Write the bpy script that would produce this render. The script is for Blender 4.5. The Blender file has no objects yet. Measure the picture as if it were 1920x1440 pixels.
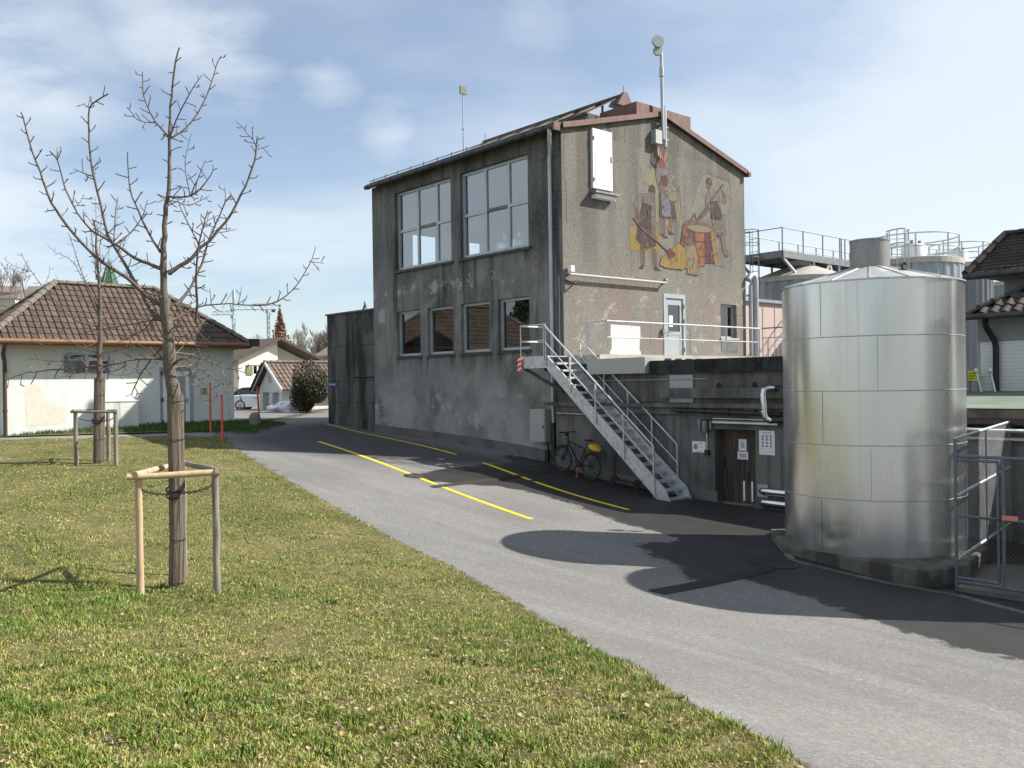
import bpy, math, random
import numpy as np
from mathutils import Vector as V
random.seed(7); rng=np.random.default_rng(7)
SC=bpy.context.scene; COL=SC.collection
R=math.radians
# ---------------------------------------------------------------- camera model (level 31 mm lens, slight roll), used to read sizes off the photo
FOC=1660.; ROLL=math.atan(49/3357.); CR,SR=math.cos(ROLL),math.sin(ROLL)
def ray(px,py):
    u=px-960; v=720-py
    return V((u*CR+v*SR, FOC, -u*SR+v*CR-2.3))
E1=ray(2857,690); E1.z=0; E1.normalize(); E2=V((-E1.y,E1.x,0)); UP=V((0,0,1))
C0=ray(1058,667); C0=C0/C0.y*26.0; C0.z=0
def W(s,t,w): return C0+E1*s+E2*t+UP*w          # building frame: s along the gable, t along the road wall, w above eye level
def st(p): d=p-C0; return d.dot(E1), d.dot(E2), p.z
def hs(px,py,s): r=ray(px,py); k=(s+E1.dot(C0))/E1.dot(r); return r*k
def ht(px,py,t): r=ray(px,py); k=(t+E2.dot(C0))/E2.dot(r); return r*k
def hy(px,py,y): r=ray(px,py); return r*(y/r.y)
# ---------------------------------------------------------------- terrain
CP=[(-5.2,33.7,-1.8),(-7.6,36.5,-1.55),(1.3,26,-2.41),(2.34,24.6,-2.68),(4.9,21.7,-2.98),(6.2,20.2,-3.02),(9.3,16.6,-3.1),(5.6,14.2,-3.22),
(6.9,13.4,-3.27),(-3.72,9.8,-2.25),(-10.05,21.5,-1.9),(-16.3,28.2,-1.52),(-9.6,33,-1.41),(0,0,-1.65),(-2.4,4.1,-1.76),(1.5,4.6,-2.0),
(1.0,6.9,-2.3),(0,10.3,-2.6),(-2.2,15.5,-2.6),(-3.8,17.5,-2.4),(-6.4,22,-2.05),(-8.6,26.9,-1.7),(2.,12.1,-2.9),(4.8,15.1,-3.12),(-.1,15.4,-2.79),
(3.4,5.9,-2.6),(5.85,10.05,-3.1),(3.5,7.8,-2.8),(-25,22,-1.7),(-25,5,-1.6),(-40,30,-1.2),(-12,48,-1.28),(-16.5,54,-1.42),(-6,50,-1.25),(-30,50,-1.),(0,60,-1.),(14,12,-3.3),(20,25,-3),(12,2,-2.9),(10,-8,-2.6),(-10,-8,-1.5),(-40,-8,-1.4),(30,50,-2)]
_A=np.array(CP); _n=len(CP)
def _U(d2): return np.where(d2>1e-9,d2*np.log(np.maximum(d2,1e-9)),0)
_K=_U(((_A[:,None,:2]-_A[None,:,:2])**2).sum(2))+np.eye(_n)*.12
_P=np.c_[np.ones(_n),_A[:,:2]]
_S=np.linalg.solve(np.block([[_K,_P],[_P.T,np.zeros((3,3))]]),np.r_[_A[:,2],0,0,0])
def H(x,y):
    x=np.asarray(x,float); y=np.asarray(y,float)
    cx=np.clip(x,-42,32); cy=np.clip(y,-10,64)
    d2=(cx[...,None]-_A[:,0])**2+(cy[...,None]-_A[:,1])**2
    return np.clip((_U(d2)*_S[:_n]).sum(-1)+_S[_n]+_S[_n+1]*cx+_S[_n+2]*cy,-4,-.6)
def h(x,y): return float(H(x,y))
_Y=np.concatenate([np.linspace(2.2,40,5000),np.linspace(40,90,1500)])
def pg(px,py):                                    # where a sight line meets the ground
    r=ray(px,py); x=_Y*r.x/r.y; z=_Y*r.z/r.y
    i=int(np.argmax(z<H(x,_Y))); return V((x[i],_Y[i],float(H(x[i],_Y[i]))))
# ---------------------------------------------------------------- mesh builder
class MB:
    def __init__(s): s.v=[]; s.f=[]; s.m=[]; s.c=[]; s.col=None
    def add(s,pts,faces,m=0):
        o=len(s.v); s.v+= [tuple(p) for p in pts]
        if s.col is not None: s.c+=[s.col]*len(pts)
        for f in faces: s.f.append([i+o for i in f]); s.m.append(m)
        return s
    def poly(s,pts,m=0): return s.add(pts,[list(range(len(pts)))],m)
    def hexa(s,p,m=0): return s.add(p,[(0,3,2,1),(4,5,6,7),(0,1,5,4),(1,2,6,5),(2,3,7,6),(3,0,4,7)],m)
    def box(s,a0,a1,b0,b1,c0,c1,m=0,f=None):
        f=f or (lambda a,b,c:V((a,b,c)))
        return s.hexa([f(a0,b0,c0),f(a1,b0,c0),f(a1,b1,c0),f(a0,b1,c0),f(a0,b0,c1),f(a1,b0,c1),f(a1,b1,c1),f(a0,b1,c1)],m)
    def bar(s,p,q,w,d,m=0,up=UP):                # rectangular bar
        p=V(p);q=V(q);a=(q-p).normalized(); b=a.cross(up)
        if b.length<1e-4: b=a.cross(V((1,0,0)))
        b.normalize(); c=b.cross(a)
        b=b*(w/2); c=c*(d/2)
        return s.hexa([p-b-c,p+b-c,p+b+c,p-b+c,q-b-c,q+b-c,q+b+c,q-b+c],m)
    def tube(s,pts,r,n=8,m=0,cap=True):
        pts=[V(p) for p in pts]; k=len(pts)
        rr=r if isinstance(r,(list,tuple)) else [r]*k
        o=[];prev=None
        for i,p in enumerate(pts):
            a=(pts[min(i+1,k-1)]-pts[max(i-1,0)]).normalized()
            if prev is None:
                b=a.cross(V((.31,.22,.92)))
                if b.length<1e-3: b=a.cross(V((1,0,0)))
            else: b=prev-a*prev.dot(a)
            b.normalize(); prev=b; c=a.cross(b)
            for j in range(n):
                th=2*math.pi*j/n; o.append(p+(b*math.cos(th)+c*math.sin(th))*rr[i])
        F=[]
        for i in range(k-1):
            for j in range(n): F.append((i*n+j,i*n+(j+1)%n,(i+1)*n+(j+1)%n,(i+1)*n+j))
        if cap and n>3: F.append(tuple(range(n-1,-1,-1))); F.append(tuple((k-1)*n+j for j in range(n)))
        return s.add(o,F,m)
    def lathe(s,c,prof,n=32,m=0,cap=True,ph=0):
        c=V(c); o=[];F=[];k=len(prof)
        for r_,z in prof:
            for j in range(n):
                th=ph+2*math.pi*j/n; o.append(c+V((r_*math.cos(th),r_*math.sin(th),z)))
        for i in range(k-1):
            for j in range(n): F.append((i*n+j,i*n+(j+1)%n,(i+1)*n+(j+1)%n,(i+1)*n+j))
        if cap: F.append(tuple(range(n-1,-1,-1))); F.append(tuple((k-1)*n+j for j in range(n)))
        return s.add(o,F,m)
    def strip(s,pts,w,nrm,m=0):                  # flat stroke on a plane
        pts=[V(p) for p in pts]; L=[];Rr=[]
        for i,p in enumerate(pts):
            a=(pts[min(i+1,len(pts)-1)]-pts[max(i-1,0)]).normalized(); b=a.cross(nrm).normalized()*(w/2)
            L.append(p-b);Rr.append(p+b)
        k=len(pts); return s.add(L+Rr,[(i,i+1,k+i+1,k+i) for i in range(k-1)],m)
    def pieces(s,name,mats,parent=None,smooth=False,ang=40):      # every separate piece an object of its own
        n=len(s.v); par=list(range(n))
        def fd(x):
            while par[x]!=x: par[x]=par[par[x]]; x=par[x]
            return x
        for f in s.f:
            r=fd(f[0])
            for i in f[1:]: par[fd(i)]=r
        G={}
        for k,f in enumerate(s.f): G.setdefault(fd(f[0]),[]).append(k)
        out=[]
        for ks in G.values():
            q=MB(); mp={}
            for k in ks:
                for i in s.f[k]:
                    if i not in mp: mp[i]=len(q.v); q.v.append(s.v[i])
                q.f.append([mp[i] for i in s.f[k]]); q.m.append(s.m[k])
            if s.c: q.c=[s.c[i] for i in mp]
            out.append(q.build(name,mats,parent,smooth,ang))
        return out
    def build(s,name,mats,parent=None,smooth=False,ang=40,loc=None):
        me=bpy.data.meshes.new(name)
        A=np.array(s.v,float)
        if parent is not None: o_=ORG[parent.name]
        elif loc is not None: o_=V(loc)
        else: o_=V(((A[:,0].min()+A[:,0].max())/2,(A[:,1].min()+A[:,1].max())/2,A[:,2].min()))
        A=A-np.array(o_)
        me.from_pydata(A.tolist(),[],s.f)
        for mm in (mats if isinstance(mats,(list,tuple)) else [mats]): me.materials.append(mm)
        if max(s.m,default=0)>0: me.polygons.foreach_set('material_index',s.m)
        if s.c:
            at=me.color_attributes.new('tint','FLOAT_COLOR','POINT')
            at.data.foreach_set('color',np.array([(*c,1) if len(c)==3 else c for c in s.c],'f').ravel())
        if smooth:
            me.polygons.foreach_set('use_smooth',[True]*len(me.polygons)); me.set_sharp_from_angle(angle=R(ang))
        me.update()
        ob=bpy.data.objects.new(name,me); COL.objects.link(ob)
        if parent is not None: ob.parent=parent
        else: ob.location=o_
        ORG[ob.name]=o_
        return ob
ORG={}
def tag(o,label=None,cat=None,group=None,kind=None):
    if label: o['label']=label
    if cat: o['category']=cat
    if group: o['group']=group
    if kind: o['kind']=kind
    return o
def thing(name,loc,label,cat,group=None):
    o=bpy.data.objects.new(name,None); COL.objects.link(o); o.location=loc; o.empty_display_size=.2
    ORG[o.name]=V(loc); return tag(o,label,cat,group)
def copy_tree(o,parent=None,loc=None):
    c=o.copy(); COL.objects.link(c)
    if parent: c.parent=parent
    if loc is not None: c.location=loc
    ORG[c.name]=V(c.location)
    for ch in list(o.children): copy_tree(ch,c)
    return c
# ---------------------------------------------------------------- materials
def _nt(name):
    m=bpy.data.materials.new(name); m.use_nodes=True; nt=m.node_tree; b=nt.nodes['Principled BSDF']; return m,nt,b
def mixc(nt,fac,a,b,mode='MIX'):
    n=nt.nodes.new('ShaderNodeMix'); n.data_type='RGBA'; n.blend_type=mode
    for i,x in ((0,fac),(6,a),(7,b)):
        if hasattr(x,'links'): nt.links.new(x,n.inputs[i])
        else: n.inputs[i].default_value=x if i==0 else (*x,1)
    return n.outputs[2]
def noise(nt,sc,detail=5,rough=.6,seed=0,src=None,rot=None):
    if src is None: src=nt.nodes.new('ShaderNodeNewGeometry').outputs['Position']
    mp=nt.nodes.new('ShaderNodeMapping'); nt.links.new(src,mp.inputs[0])
    if not isinstance(sc,(tuple,list)): sc=(sc,)*3
    mp.inputs['Scale'].default_value=sc; mp.inputs['Location'].default_value=(seed*3.1,seed*1.7,seed*2.3)
    if rot is not None:
        mp.vector_type='TEXTURE'; mp.inputs['Scale'].default_value=tuple(1/q for q in sc); mp.inputs['Rotation'].default_value=(0,0,rot)
    n=nt.nodes.new('ShaderNodeTexNoise'); n.inputs['Scale'].default_value=1; n.inputs['Detail'].default_value=detail; n.inputs['Roughness'].default_value=rough
    nt.links.new(mp.outputs[0],n.inputs['Vector']); return n.outputs['Fac']
def mrange(nt,x,a,b,c=0,d=1,smooth=True):
    n=nt.nodes.new('ShaderNodeMapRange'); n.interpolation_type='SMOOTHSTEP' if smooth else 'LINEAR'
    nt.links.new(x,n.inputs[0])
    for i,q in zip((1,2,3,4),(a,b,c,d)): n.inputs[i].default_value=q
    return n.outputs[0]
def math_(nt,op,a,b):
    n=nt.nodes.new('ShaderNodeMath'); n.operation=op
    for i,x in enumerate((a,b)):
        if hasattr(x,'links'): nt.links.new(x,n.inputs[i])
        else: n.inputs[i].default_value=x
    return n.outputs[0]
_ms=[0]
def M(name,base,rough=.8,metal=0,layers=(),bump=None,spec=.5,attr=None,rvar=None,aniso=0,stain=None):
    m,nt,b=_nt(name); col=base
    for L in layers:
        _ms[0]+=1
        c,sc,lo,hi,fac=L[:5]
        f=mrange(nt,noise(nt,sc,seed=_ms[0]),lo,hi,0,fac)
        if len(L)>5 and L[5]:
            z0,z1=L[5]; g=nt.nodes.new('ShaderNodeNewGeometry'); sx=nt.nodes.new('ShaderNodeSeparateXYZ'); nt.links.new(g.outputs['Position'],sx.inputs[0])
            f=math_(nt,'MULTIPLY',f,mrange(nt,sx.outputs[2],z0,z1))
        col=mixc(nt,f,col,c)
    if stain:      # rain runs and washed-out patches stored on the wall mesh
        a=nt.nodes.new('ShaderNodeAttribute'); a.attribute_name='tint'; sp=nt.nodes.new('ShaderNodeSeparateColor'); nt.links.new(a.outputs['Color'],sp.inputs[0])
        k=math_(nt,'ADD',sp.outputs[0],math_(nt,'MULTIPLY',math_(nt,'SUBTRACT',noise(nt,(7,7,.35),6,.7,31),.5),1.2))
        col=mixc(nt,mrange(nt,k,.38,.85,0,.85),col,stain[0])
        k=math_(nt,'ADD',sp.outputs[1],math_(nt,'MULTIPLY',math_(nt,'SUBTRACT',noise(nt,(1.6,1.6,1.9),9,.72,37),.5),1.9))
        col=mixc(nt,mrange(nt,k,.5,.68,0,.8),col,stain[1])
    if attr:
        a=nt.nodes.new('ShaderNodeAttribute'); a.attribute_name=attr; col=mixc(nt,1.,col,a.outputs['Color'],'MULTIPLY')
    if hasattr(col,'links'): nt.links.new(col,b.inputs['Base Color'])
    else: b.inputs['Base Color'].default_value=(*col,1)
    b.inputs['Roughness'].default_value=rough; b.inputs['Metallic'].default_value=metal; b.inputs['Specular IOR Level'].default_value=spec
    if aniso: b.inputs['Anisotropic'].default_value=aniso
    if rvar: nt.links.new(mrange(nt,noise(nt,rvar[0],seed=5),.3,.7,rvar[1],rvar[2]),b.inputs['Roughness'])
    if bump:
        bl=bump if isinstance(bump,list) else [bump]; prev=None
        for sc,stg,dist,*dt in bl:
            bn=nt.nodes.new('ShaderNodeBump'); bn.inputs['Strength'].default_value=stg; bn.inputs['Distance'].default_value=dist
            nt.links.new(noise(nt,sc,dt[0] if dt else 4,seed=9),bn.inputs['Height'])
            if prev: nt.links.new(prev,bn.inputs['Normal'])
            prev=bn.outputs[0]
        nt.links.new(prev,b.inputs['Normal'])
    return m
def glass(name,tint=(.75,.8,.8),ior=1.6,rough=.0):
    m,nt,b=_nt(name); nt.nodes.remove(b)
    t=nt.nodes.new('ShaderNodeBsdfTransparent'); t.inputs[0].default_value=(*tint,1)
    g=nt.nodes.new('ShaderNodeBsdfGlossy'); g.inputs['Roughness'].default_value=rough; g.inputs[0].default_value=(.95,.97,1,1)
    lw=nt.nodes.new('ShaderNodeLayerWeight'); lw.inputs[0].default_value=.5; f0=((ior-1)/(ior+1))**2*1.6
    class _o: pass
    fr=_o(); fr.outputs=[math_(nt,'ADD',math_(nt,'MULTIPLY',math_(nt,'POWER',lw.outputs['Facing'],5.),1-f0),f0)]
    mx=nt.nodes.new('ShaderNodeMixShader'); nt.links.new(fr.outputs[0],mx.inputs[0]); nt.links.new(t.outputs[0],mx.inputs[1]); nt.links.new(g.outputs[0],mx.inputs[2])
    nt.links.new(mx.outputs[0],nt.nodes['Material Output'].inputs[0]); return m
X={}
# rough-cast walls: dark grain, rain streaks, paler washed areas (all are stains of the plaster)
X['wall_road']=M('roughcast_grey',(.20,.203,.203),.95,layers=[((.095,.094,.09),(.7,.7,.35),.42,.62,.75),((.27,.26,.235),(.8,.8,.6),.5,.64,.85,(4.2,3.5)),((.36,.362,.355),(.6,.6,.5),.34,.62,.8,(1.1,-.6)),
  ((.03,.03,.028),(2.2,2.2,.16),.5,.68,.75,(-.2,2.5)),((.045,.045,.043),(.9,.9,.5),.3,.75,.75,(3.6,4.8)),((.21,.2,.18),(.4,.4,.9),.5,.72,.65,(1.,-.4)),((.26,.25,.24),(9,9,14),.5,.75,.5),((.028,.028,.026),(38,38,16),.56,.66,.7,(1.,3.5)),((.05,.05,.047),(30,30,60),.6,.7,.6)],
  bump=[((60,60,30),.8,.02),((6,6,3),.3,.02)],spec=.2,stain=((.04,.04,.039),(.40,.39,.36)))
X['wall_gable']=M('roughcast_beige',(.215,.20,.175),.95,layers=[((.31,.29,.25),(.5,.5,.35),.42,.65,.6,(4.2,2.)),((.27,.17,.14),(1.1,1.1,.12),.48,.66,.55,(4.6,2.5)),((.115,.108,.095),(1.8,1.8,.1),.42,.64,.8,(2.5,5.)),((.15,.142,.125),(.8,.8,.5),.42,.65,.6,(3.6,5.5)),
  ((.065,.061,.055),(44,44,22),.50,.62,.75),((.42,.395,.35),(52,52,34),.55,.70,.65),((.15,.14,.12),(16,16,2.2),.54,.68,.4)],bump=[((60,60,32),.9,.02)],spec=.2,stain=((.06,.056,.05),(.34,.32,.275)))
X['gable_white']=M('roughcast_whitewash',(.60,.61,.61),.95,layers=[((.27,.265,.25),(44,44,18),.56,.64,.7)],bump=((50,50,25),1.,.025))
X['conc']=M('concrete_grey',(.165,.163,.155),.9,layers=[((.07,.07,.066),(.8,.8,.5),.38,.62,.85),((.05,.05,.047),(3.5,3.5,.18),.5,.66,.6),((.2,.195,.18),(1.3,1.3,.9),.5,.7,.5),((.06,.06,.055),(2.5,2.5,.25),.52,.7,.55),((.1,.1,.095),(25,25,25),.5,.7,.5)],bump=[((40,40,40),.35,.01),((4,4,4),.2,.02)],spec=.25)
X['conc_black']=M('concrete_sooty',(.125,.125,.12),.92,layers=[((.022,.022,.022),(1.4,1.4,.3),.4,.62,.9),((.26,.255,.24),(1.8,1.8,.22),.55,.72,.65),((.018,.018,.018),(.5,.5,.5),.35,.6,.8,(.0,1.8)),((.1,.1,.095),(12,12,8),.55,.7,.5)],bump=((30,30,20),.4,.012),spec=.25)
X['conc_dark']=M('concrete_black_slab',(.045,.047,.045),.92,layers=[((.015,.015,.015),(2.5,2.5,1.),.4,.62,.85),((.08,.08,.075),(14,14,6),.55,.7,.6)],bump=((30,30,20),.4,.012),spec=.25)
X['conc_plinth']=M('concrete_mossy',(.12,.115,.10),.9,layers=[((.035,.035,.028),(2.2,2.2,1.2),.42,.62,.85),((.07,.075,.045),(5,5,5),.52,.7,.6)],bump=((25,25,25),.5,.02))
X['plinthband']=M('plinth_cement',(.13,.128,.118),.9,layers=[((.075,.075,.07),(1.5,1.5,1.5),.42,.66,.8)],bump=((30,30,30),.4,.01))
X['platform']=M('pale_concrete',(.42,.40,.34),.9,layers=[((.28,.27,.23),(3,3,3),.45,.7,.6)],bump=((30,30,30),.3,.01))
X['steel']=M('galvanised_steel',(.56,.58,.59),.5,.35,layers=[((.36,.38,.395),(7,7,7),.42,.62,.6),((.66,.68,.69),(40,40,40),.55,.7,.4)],bump=((30,30,30),.08,.005))
X['steel_dark']=M('weathered_steel',(.22,.235,.245),.55,.5,layers=[((.13,.14,.145),(6,6,6),.4,.65,.7)])
X['fence_pipe']=M('bluish_fence_pipe',(.12,.145,.17),.5,.4,layers=[((.2,.22,.24),(9,9,9),.5,.7,.6)])
X['zinc']=M('zinc_sheet',(.42,.44,.47),.45,.6,layers=[((.28,.3,.32),(4,4,1),.4,.65,.6)])
X['zinc_dark']=M('old_zinc_gutter',(.07,.072,.075),.6,.4,layers=[((.03,.03,.03),(4,4,4),.4,.65,.7)])
X['copper']=M('brown_copper_sheet',(.145,.078,.062),.65,.2,layers=[((.085,.05,.042),(5,5,2),.42,.65,.7)],bump=((12,12,12),.15,.01))
X['rooftile_dark']=M('flat_roof_sheet',(.06,.055,.05),.8,layers=[((.1,.09,.08),(4,4,4),.5,.7,.6)])
X['white']=M('white_paint',(.78,.79,.78),.45,layers=[((.6,.61,.6),(4,4,1.5),.5,.75,.5)])
X['frame']=M('window_frame_metal',(.40,.44,.48),.45,.3,layers=[((.3,.33,.36),(3,3,3),.45,.7,.5)])
X['doorgrey']=M('grey_door_paint',(.33,.355,.375),.5,layers=[((.28,.3,.32),(5,5,1),.45,.7,.5)])
X['glass']=glass('window_glass',(.84,.89,.9),2.4)
X['glass_dark']=glass('dark_window_glass',(.4,.45,.44),1.9)
X['glass_sky']=glass('skylight_glass',(.6,.68,.74),4.2,.03)
X['room']=M('room_plaster',(.82,.83,.80),.9)
X['dark']=M('dark_void',(.012,.013,.013),.8)
X['black']=M('black_plastic',(.012,.012,.013),.5)
X['rubber']=M('black_rubber',(.018,.018,.018),.75)
X['yellowline']=M('yellow_road_paint',(.80,.60,.02),.6,layers=[((.25,.21,.06),(14,14,14),.56,.68,.75),((.5,.4,.04),(2.5,2.5,2.5),.5,.7,.6)])
X['red']=M('red_paint',(.62,.08,.045),.45,layers=[((.45,.06,.04),(5,5,5),.5,.7,.5)])
X['redsign']=M('red_reflective',(.75,.05,.03),.4); X['whitesign']=M('white_reflective',(.8,.8,.8),.4)
X['paper']=M('paper_white',(.72,.74,.76),.7); X['ink']=M('ink_dark',(.06,.07,.12),.7); X['inkblue']=M('ink_blue',(.04,.13,.4),.7); X['inkred']=M('ink_red',(.45,.03,.03),.7); X['inkblack']=M('ink_black',(.03,.03,.03),.7)
X['bluesign']=M('blue_enamel',(.03,.09,.35),.35)
X['wooddoor']=M('weathered_planks',(.075,.058,.042),.8,layers=[((.16,.095,.045),(9,9,.7),.4,.65,.8,(-1.75,-1.3)),((.025,.022,.02),(16,16,.8),.45,.62,.8)],bump=((40,40,2),.4,.01))
X['fresh_wood']=M('fresh_pine_post',(.46,.345,.215),.7,layers=[((.31,.21,.115),(16,16,2),.45,.65,.7),((.58,.42,.25),(30,30,5),.5,.7,.5)],bump=((40,40,6),.3,.006))
X['grey_wood']=M('weathered_post',(.25,.225,.19),.85,layers=[((.13,.115,.1),(28,28,2.5),.42,.62,.8),((.36,.33,.29),(40,40,4),.55,.7,.6)],bump=((60,60,5),.5,.008))
X['reed']=M('reed_mat',(.17,.135,.10),.9,layers=[((.065,.05,.04),(70,70,2.2),.44,.6,.85),((.28,.24,.19),(90,90,3),.56,.68,.7)],bump=((110,110,2.5),1.,.015))
X['bark']=M('apple_bark',(.125,.10,.085),.9,layers=[((.085,.06,.05),(30,30,18),.45,.62,.8),((.24,.22,.19),(22,22,40),.55,.68,.6),((.42,.31,.04),(14,14,10),.60,.68,.85,(1.5,.2))],bump=((60,60,60),.6,.01))
X['bark2']=M('young_bark',(.12,.095,.08),.9,layers=[((.08,.06,.05),(30,30,14),.45,.62,.7),((.30,.23,.05),(10,10,8),.6,.7,.5)],bump=((60,60,60),.6,.01))
X['chain']=M('black_chain_plastic',(.015,.015,.017),.5)
X['hwall']=M('pale_render',(.64,.66,.635),.92,layers=[((.52,.55,.5),(.6,.6,.6),.45,.7,.7),((.45,.475,.43),(3,3,.4),.56,.72,.5)],bump=((60,60,60),.2,.006))
X['hstain']=M('bare_plaster',(.62,.59,.50),.95,layers=[((.55,.50,.41),(5,5,5),.45,.7,.7)],bump=((40,40,40),.5,.012))
X['tile']=M('clay_tiles',(.10,.07,.054),.85,layers=[((.09,.062,.052),(1.6,1.6,1.6),.4,.65,.6),((.2,.16,.12),(7,7,7),.58,.72,.45)],bump=((30,30,30),.25,.01),attr='tint')
X['tile_dark']=M('dark_tiles',(.042,.036,.032),.85,layers=[((.09,.075,.06),(6,6,6),.55,.7,.5)],bump=((30,30,30),.25,.01),attr='tint')
X['tile_moss']=M('ridge_tiles',(.15,.135,.11),.9,layers=[((.24,.21,.12),(9,9,9),.55,.68,.7),((.08,.07,.06),(5,5,5),.45,.65,.6)],bump=((30,30,30),.4,.012))
X['tile_green']=M('green_glazed_tiles',(.018,.085,.035),.55,attr='tint')
X['brown_gutter']=M('brown_gutter_paint',(.235,.12,.062),.45,.1,layers=[((.16,.085,.05),(4,4,4),.45,.7,.5)])
X['brown_dark']=M('dark_brown_pipe',(.06,.032,.022),.5)
X['whitewall']=M('white_house_render',(.80,.76,.62),.92,layers=[((.7,.67,.55),(1,1,.5),.5,.7,.5)],bump=((40,40,40),.2,.01))
X['greywall']=M('grey_white_render',(.60,.60,.57),.92,layers=[((.5,.5,.48),(1,1,.5),.5,.7,.5)])
X['olive']=M('olive_shutter',(.2,.21,.1),.7)
X['metaldoor']=M('grey_garage_door',(.36,.36,.37),.6)
X['stone']=M('granite_stone',(.2,.19,.17),.9,layers=[((.12,.115,.1),(20,20,20),.45,.65,.7)],bump=((40,40,40),.5,.02))
X['snow']=M('old_snow',(.82,.84,.87),.8,layers=[((.3,.29,.27),(3.5,3.5,3.5),.52,.66,.8)],bump=((8,8,8),.7,.08))
X['carwhite']=M('white_car_paint',(.75,.77,.78),.2); X['carblack']=M('black_soft_top',(.012,.012,.014),.7); X['rim']=M('alloy_rim',(.45,.46,.48),.35,.9)
X['clad']=M('ribbed_cladding',(.30,.335,.37),.5,.45,layers=[((.2,.225,.25),(1,1,.4),.42,.66,.7)])
X['clad_dark']=M('ribbed_cladding_dark',(.18,.2,.22),.5,.45,layers=[((.12,.13,.145),(1,1,.4),.42,.66,.7)])
X['silotop']=M('silo_top_sheet',(.42,.40,.36),.6,.2,layers=[((.32,.31,.29),(2,2,2),.45,.7,.6)])
X['silo_steel']=M('silo_stainless',(.55,.58,.6),.35,.8,layers=[((.4,.43,.45),(2,2,1),.45,.7,.5)])
X['pink']=M('pink_panel',(.47,.36,.32),.85,layers=[((.38,.28,.245),(4,4,.3),.52,.7,.6)])
X['tilewhite']=M('white_glazed_tile',(.6,.61,.6),.35)
X['greygreen']=M('grey_green_board',(.2,.22,.215),.7)
X['greenroof']=M('green_felt_roof',(.13,.175,.13),.9,layers=[((.1,.12,.095),(.8,.8,.8),.42,.62,.7),((.19,.235,.19),(.5,.5,.5),.5,.7,.6)])
X['rust']=M('rusty_iron',(.12,.07,.05),.8,.3,layers=[((.06,.04,.035),(12,12,12),.45,.65,.7)])
X['iron']=M('cast_iron',(.045,.045,.048),.6,.5,layers=[((.09,.085,.08),(14,14,14),.5,.7,.6)])
X['duct']=M('shiny_duct',(.62,.63,.64),.22,1.,bump=((9,9,9),.15,.02))
X['cabinet']=M('grey_enamel_cabinet',(.36,.36,.35),.5,.15)
X['crane']=M('hazed_crane',(.50,.57,.65),.6)  # paled toward the sky, aerial haze put into the colour
X['twig']=M('far_twigs',(.16,.125,.105),.9); X['twig_pale']=M('birch_twigs',(.28,.26,.24),.9,layers=[((.12,.1,.09),(2,2,2),.45,.6,.6)]); X['twig_red']=M('beech_leaves_brown',(.24,.115,.06),.9,attr='tint')
X['needle']=M('brown_conifer',(.12,.09,.055),.9,attr='tint'); X['hedge']=M('evergreen_leaves',(.034,.038,.014),.6,attr='tint')
X['farhouse']=M('far_house_wall',(.5,.48,.4),.9); X['farroof']=M('far_roof',(.16,.13,.115),.9); X['hill']=M('hill_meadow',(.09,.105,.05),.95,layers=[((.16,.15,.08),(.02,.02,.02),.45,.6,.7)])
X['yellowbag']=M('yellow_bag_cover',(.62,.38,.01),.55,layers=[((.4,.22,.01),(12,12,12),.5,.7,.6)])
X['yellowsign']=M('yellow_sign',(.6,.58,.03),.5); X['pinksign']=M('salmon_sign',(.62,.2,.16),.5)
X['blueflag']=M('blue_banner',(.07,.09,.25),.8); X['redflag']=M('plum_banner',(.2,.1,.16),.8)
X['bikeframe']=M('dark_bike_frame',(.015,.017,.021),.35,.2); X['silvertext']=M('silver_lettering',(.5,.52,.55),.4,.3)
# aluminium tank skin: streaked, softly dented
X['tank']=M('aluminium_cladding',(.70,.71,.715),.27,.92,layers=[((.50,.495,.48),(.9,.9,.10),.32,.72,.6),((.74,.74,.73),(3,3,.10),.42,.75,.6),((.42,.41,.38),(9,9,.08),.54,.74,.5),((.55,.53,.47),(.7,.7,.12),.4,.75,.5)],
  bump=[((.8,.8,.4),.16,.10,0.),((3.,3.,2.),.04,.02,0.)],rvar=((1.2,1.2,.25),.2,.34))
X['tankcone']=M('aluminium_cone',(.55,.55,.53),.5,.75,layers=[((.34,.34,.32),(2,2,2),.45,.65,.6),((.58,.57,.54),(7,7,7),.55,.7,.5)])
X['tankstack']=M('dull_tank_neck',(.27,.275,.27),.5,.5,layers=[((.14,.14,.135),(2,2,.4),.45,.65,.6)])
# ================================================================ SETTING
def grid(name,xs,ys,zf,mat,kind='structure'):
    Xg,Yg=np.meshgrid(xs,ys); Z=zf(Xg,Yg); ny,nx=Xg.shape
    me=bpy.data.meshes.new(name)
    vs=np.stack([Xg,Yg,Z],-1).reshape(-1,3)
    i=np.arange(ny*nx).reshape(ny,nx); f=np.stack([i[:-1,:-1],i[:-1,1:],i[1:,1:],i[1:,:-1]],-1).reshape(-1,4)
    me.from_pydata(vs.tolist(),[],f.tolist()); me.materials.append(mat)
    me.polygons.foreach_set('use_smooth',[True]*len(me.polygons)); me.update()
    o=bpy.data.objects.new(name,me); COL.objects.link(o); tag(o,kind=kind); return o,vs
def inpoly(x,y,poly):
    c=np.zeros(x.shape,bool); n=len(poly)
    for i in range(n):
        x0,y0=poly[i][:2]; x1,y1=poly[i-1][:2]
        k=((y0>y)!=(y1>y)); c^=k&(x<(x1-x0)*(y-y0)/((y1-y0) if y1!=y0 else 1e-9)+x0)
    return c
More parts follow.
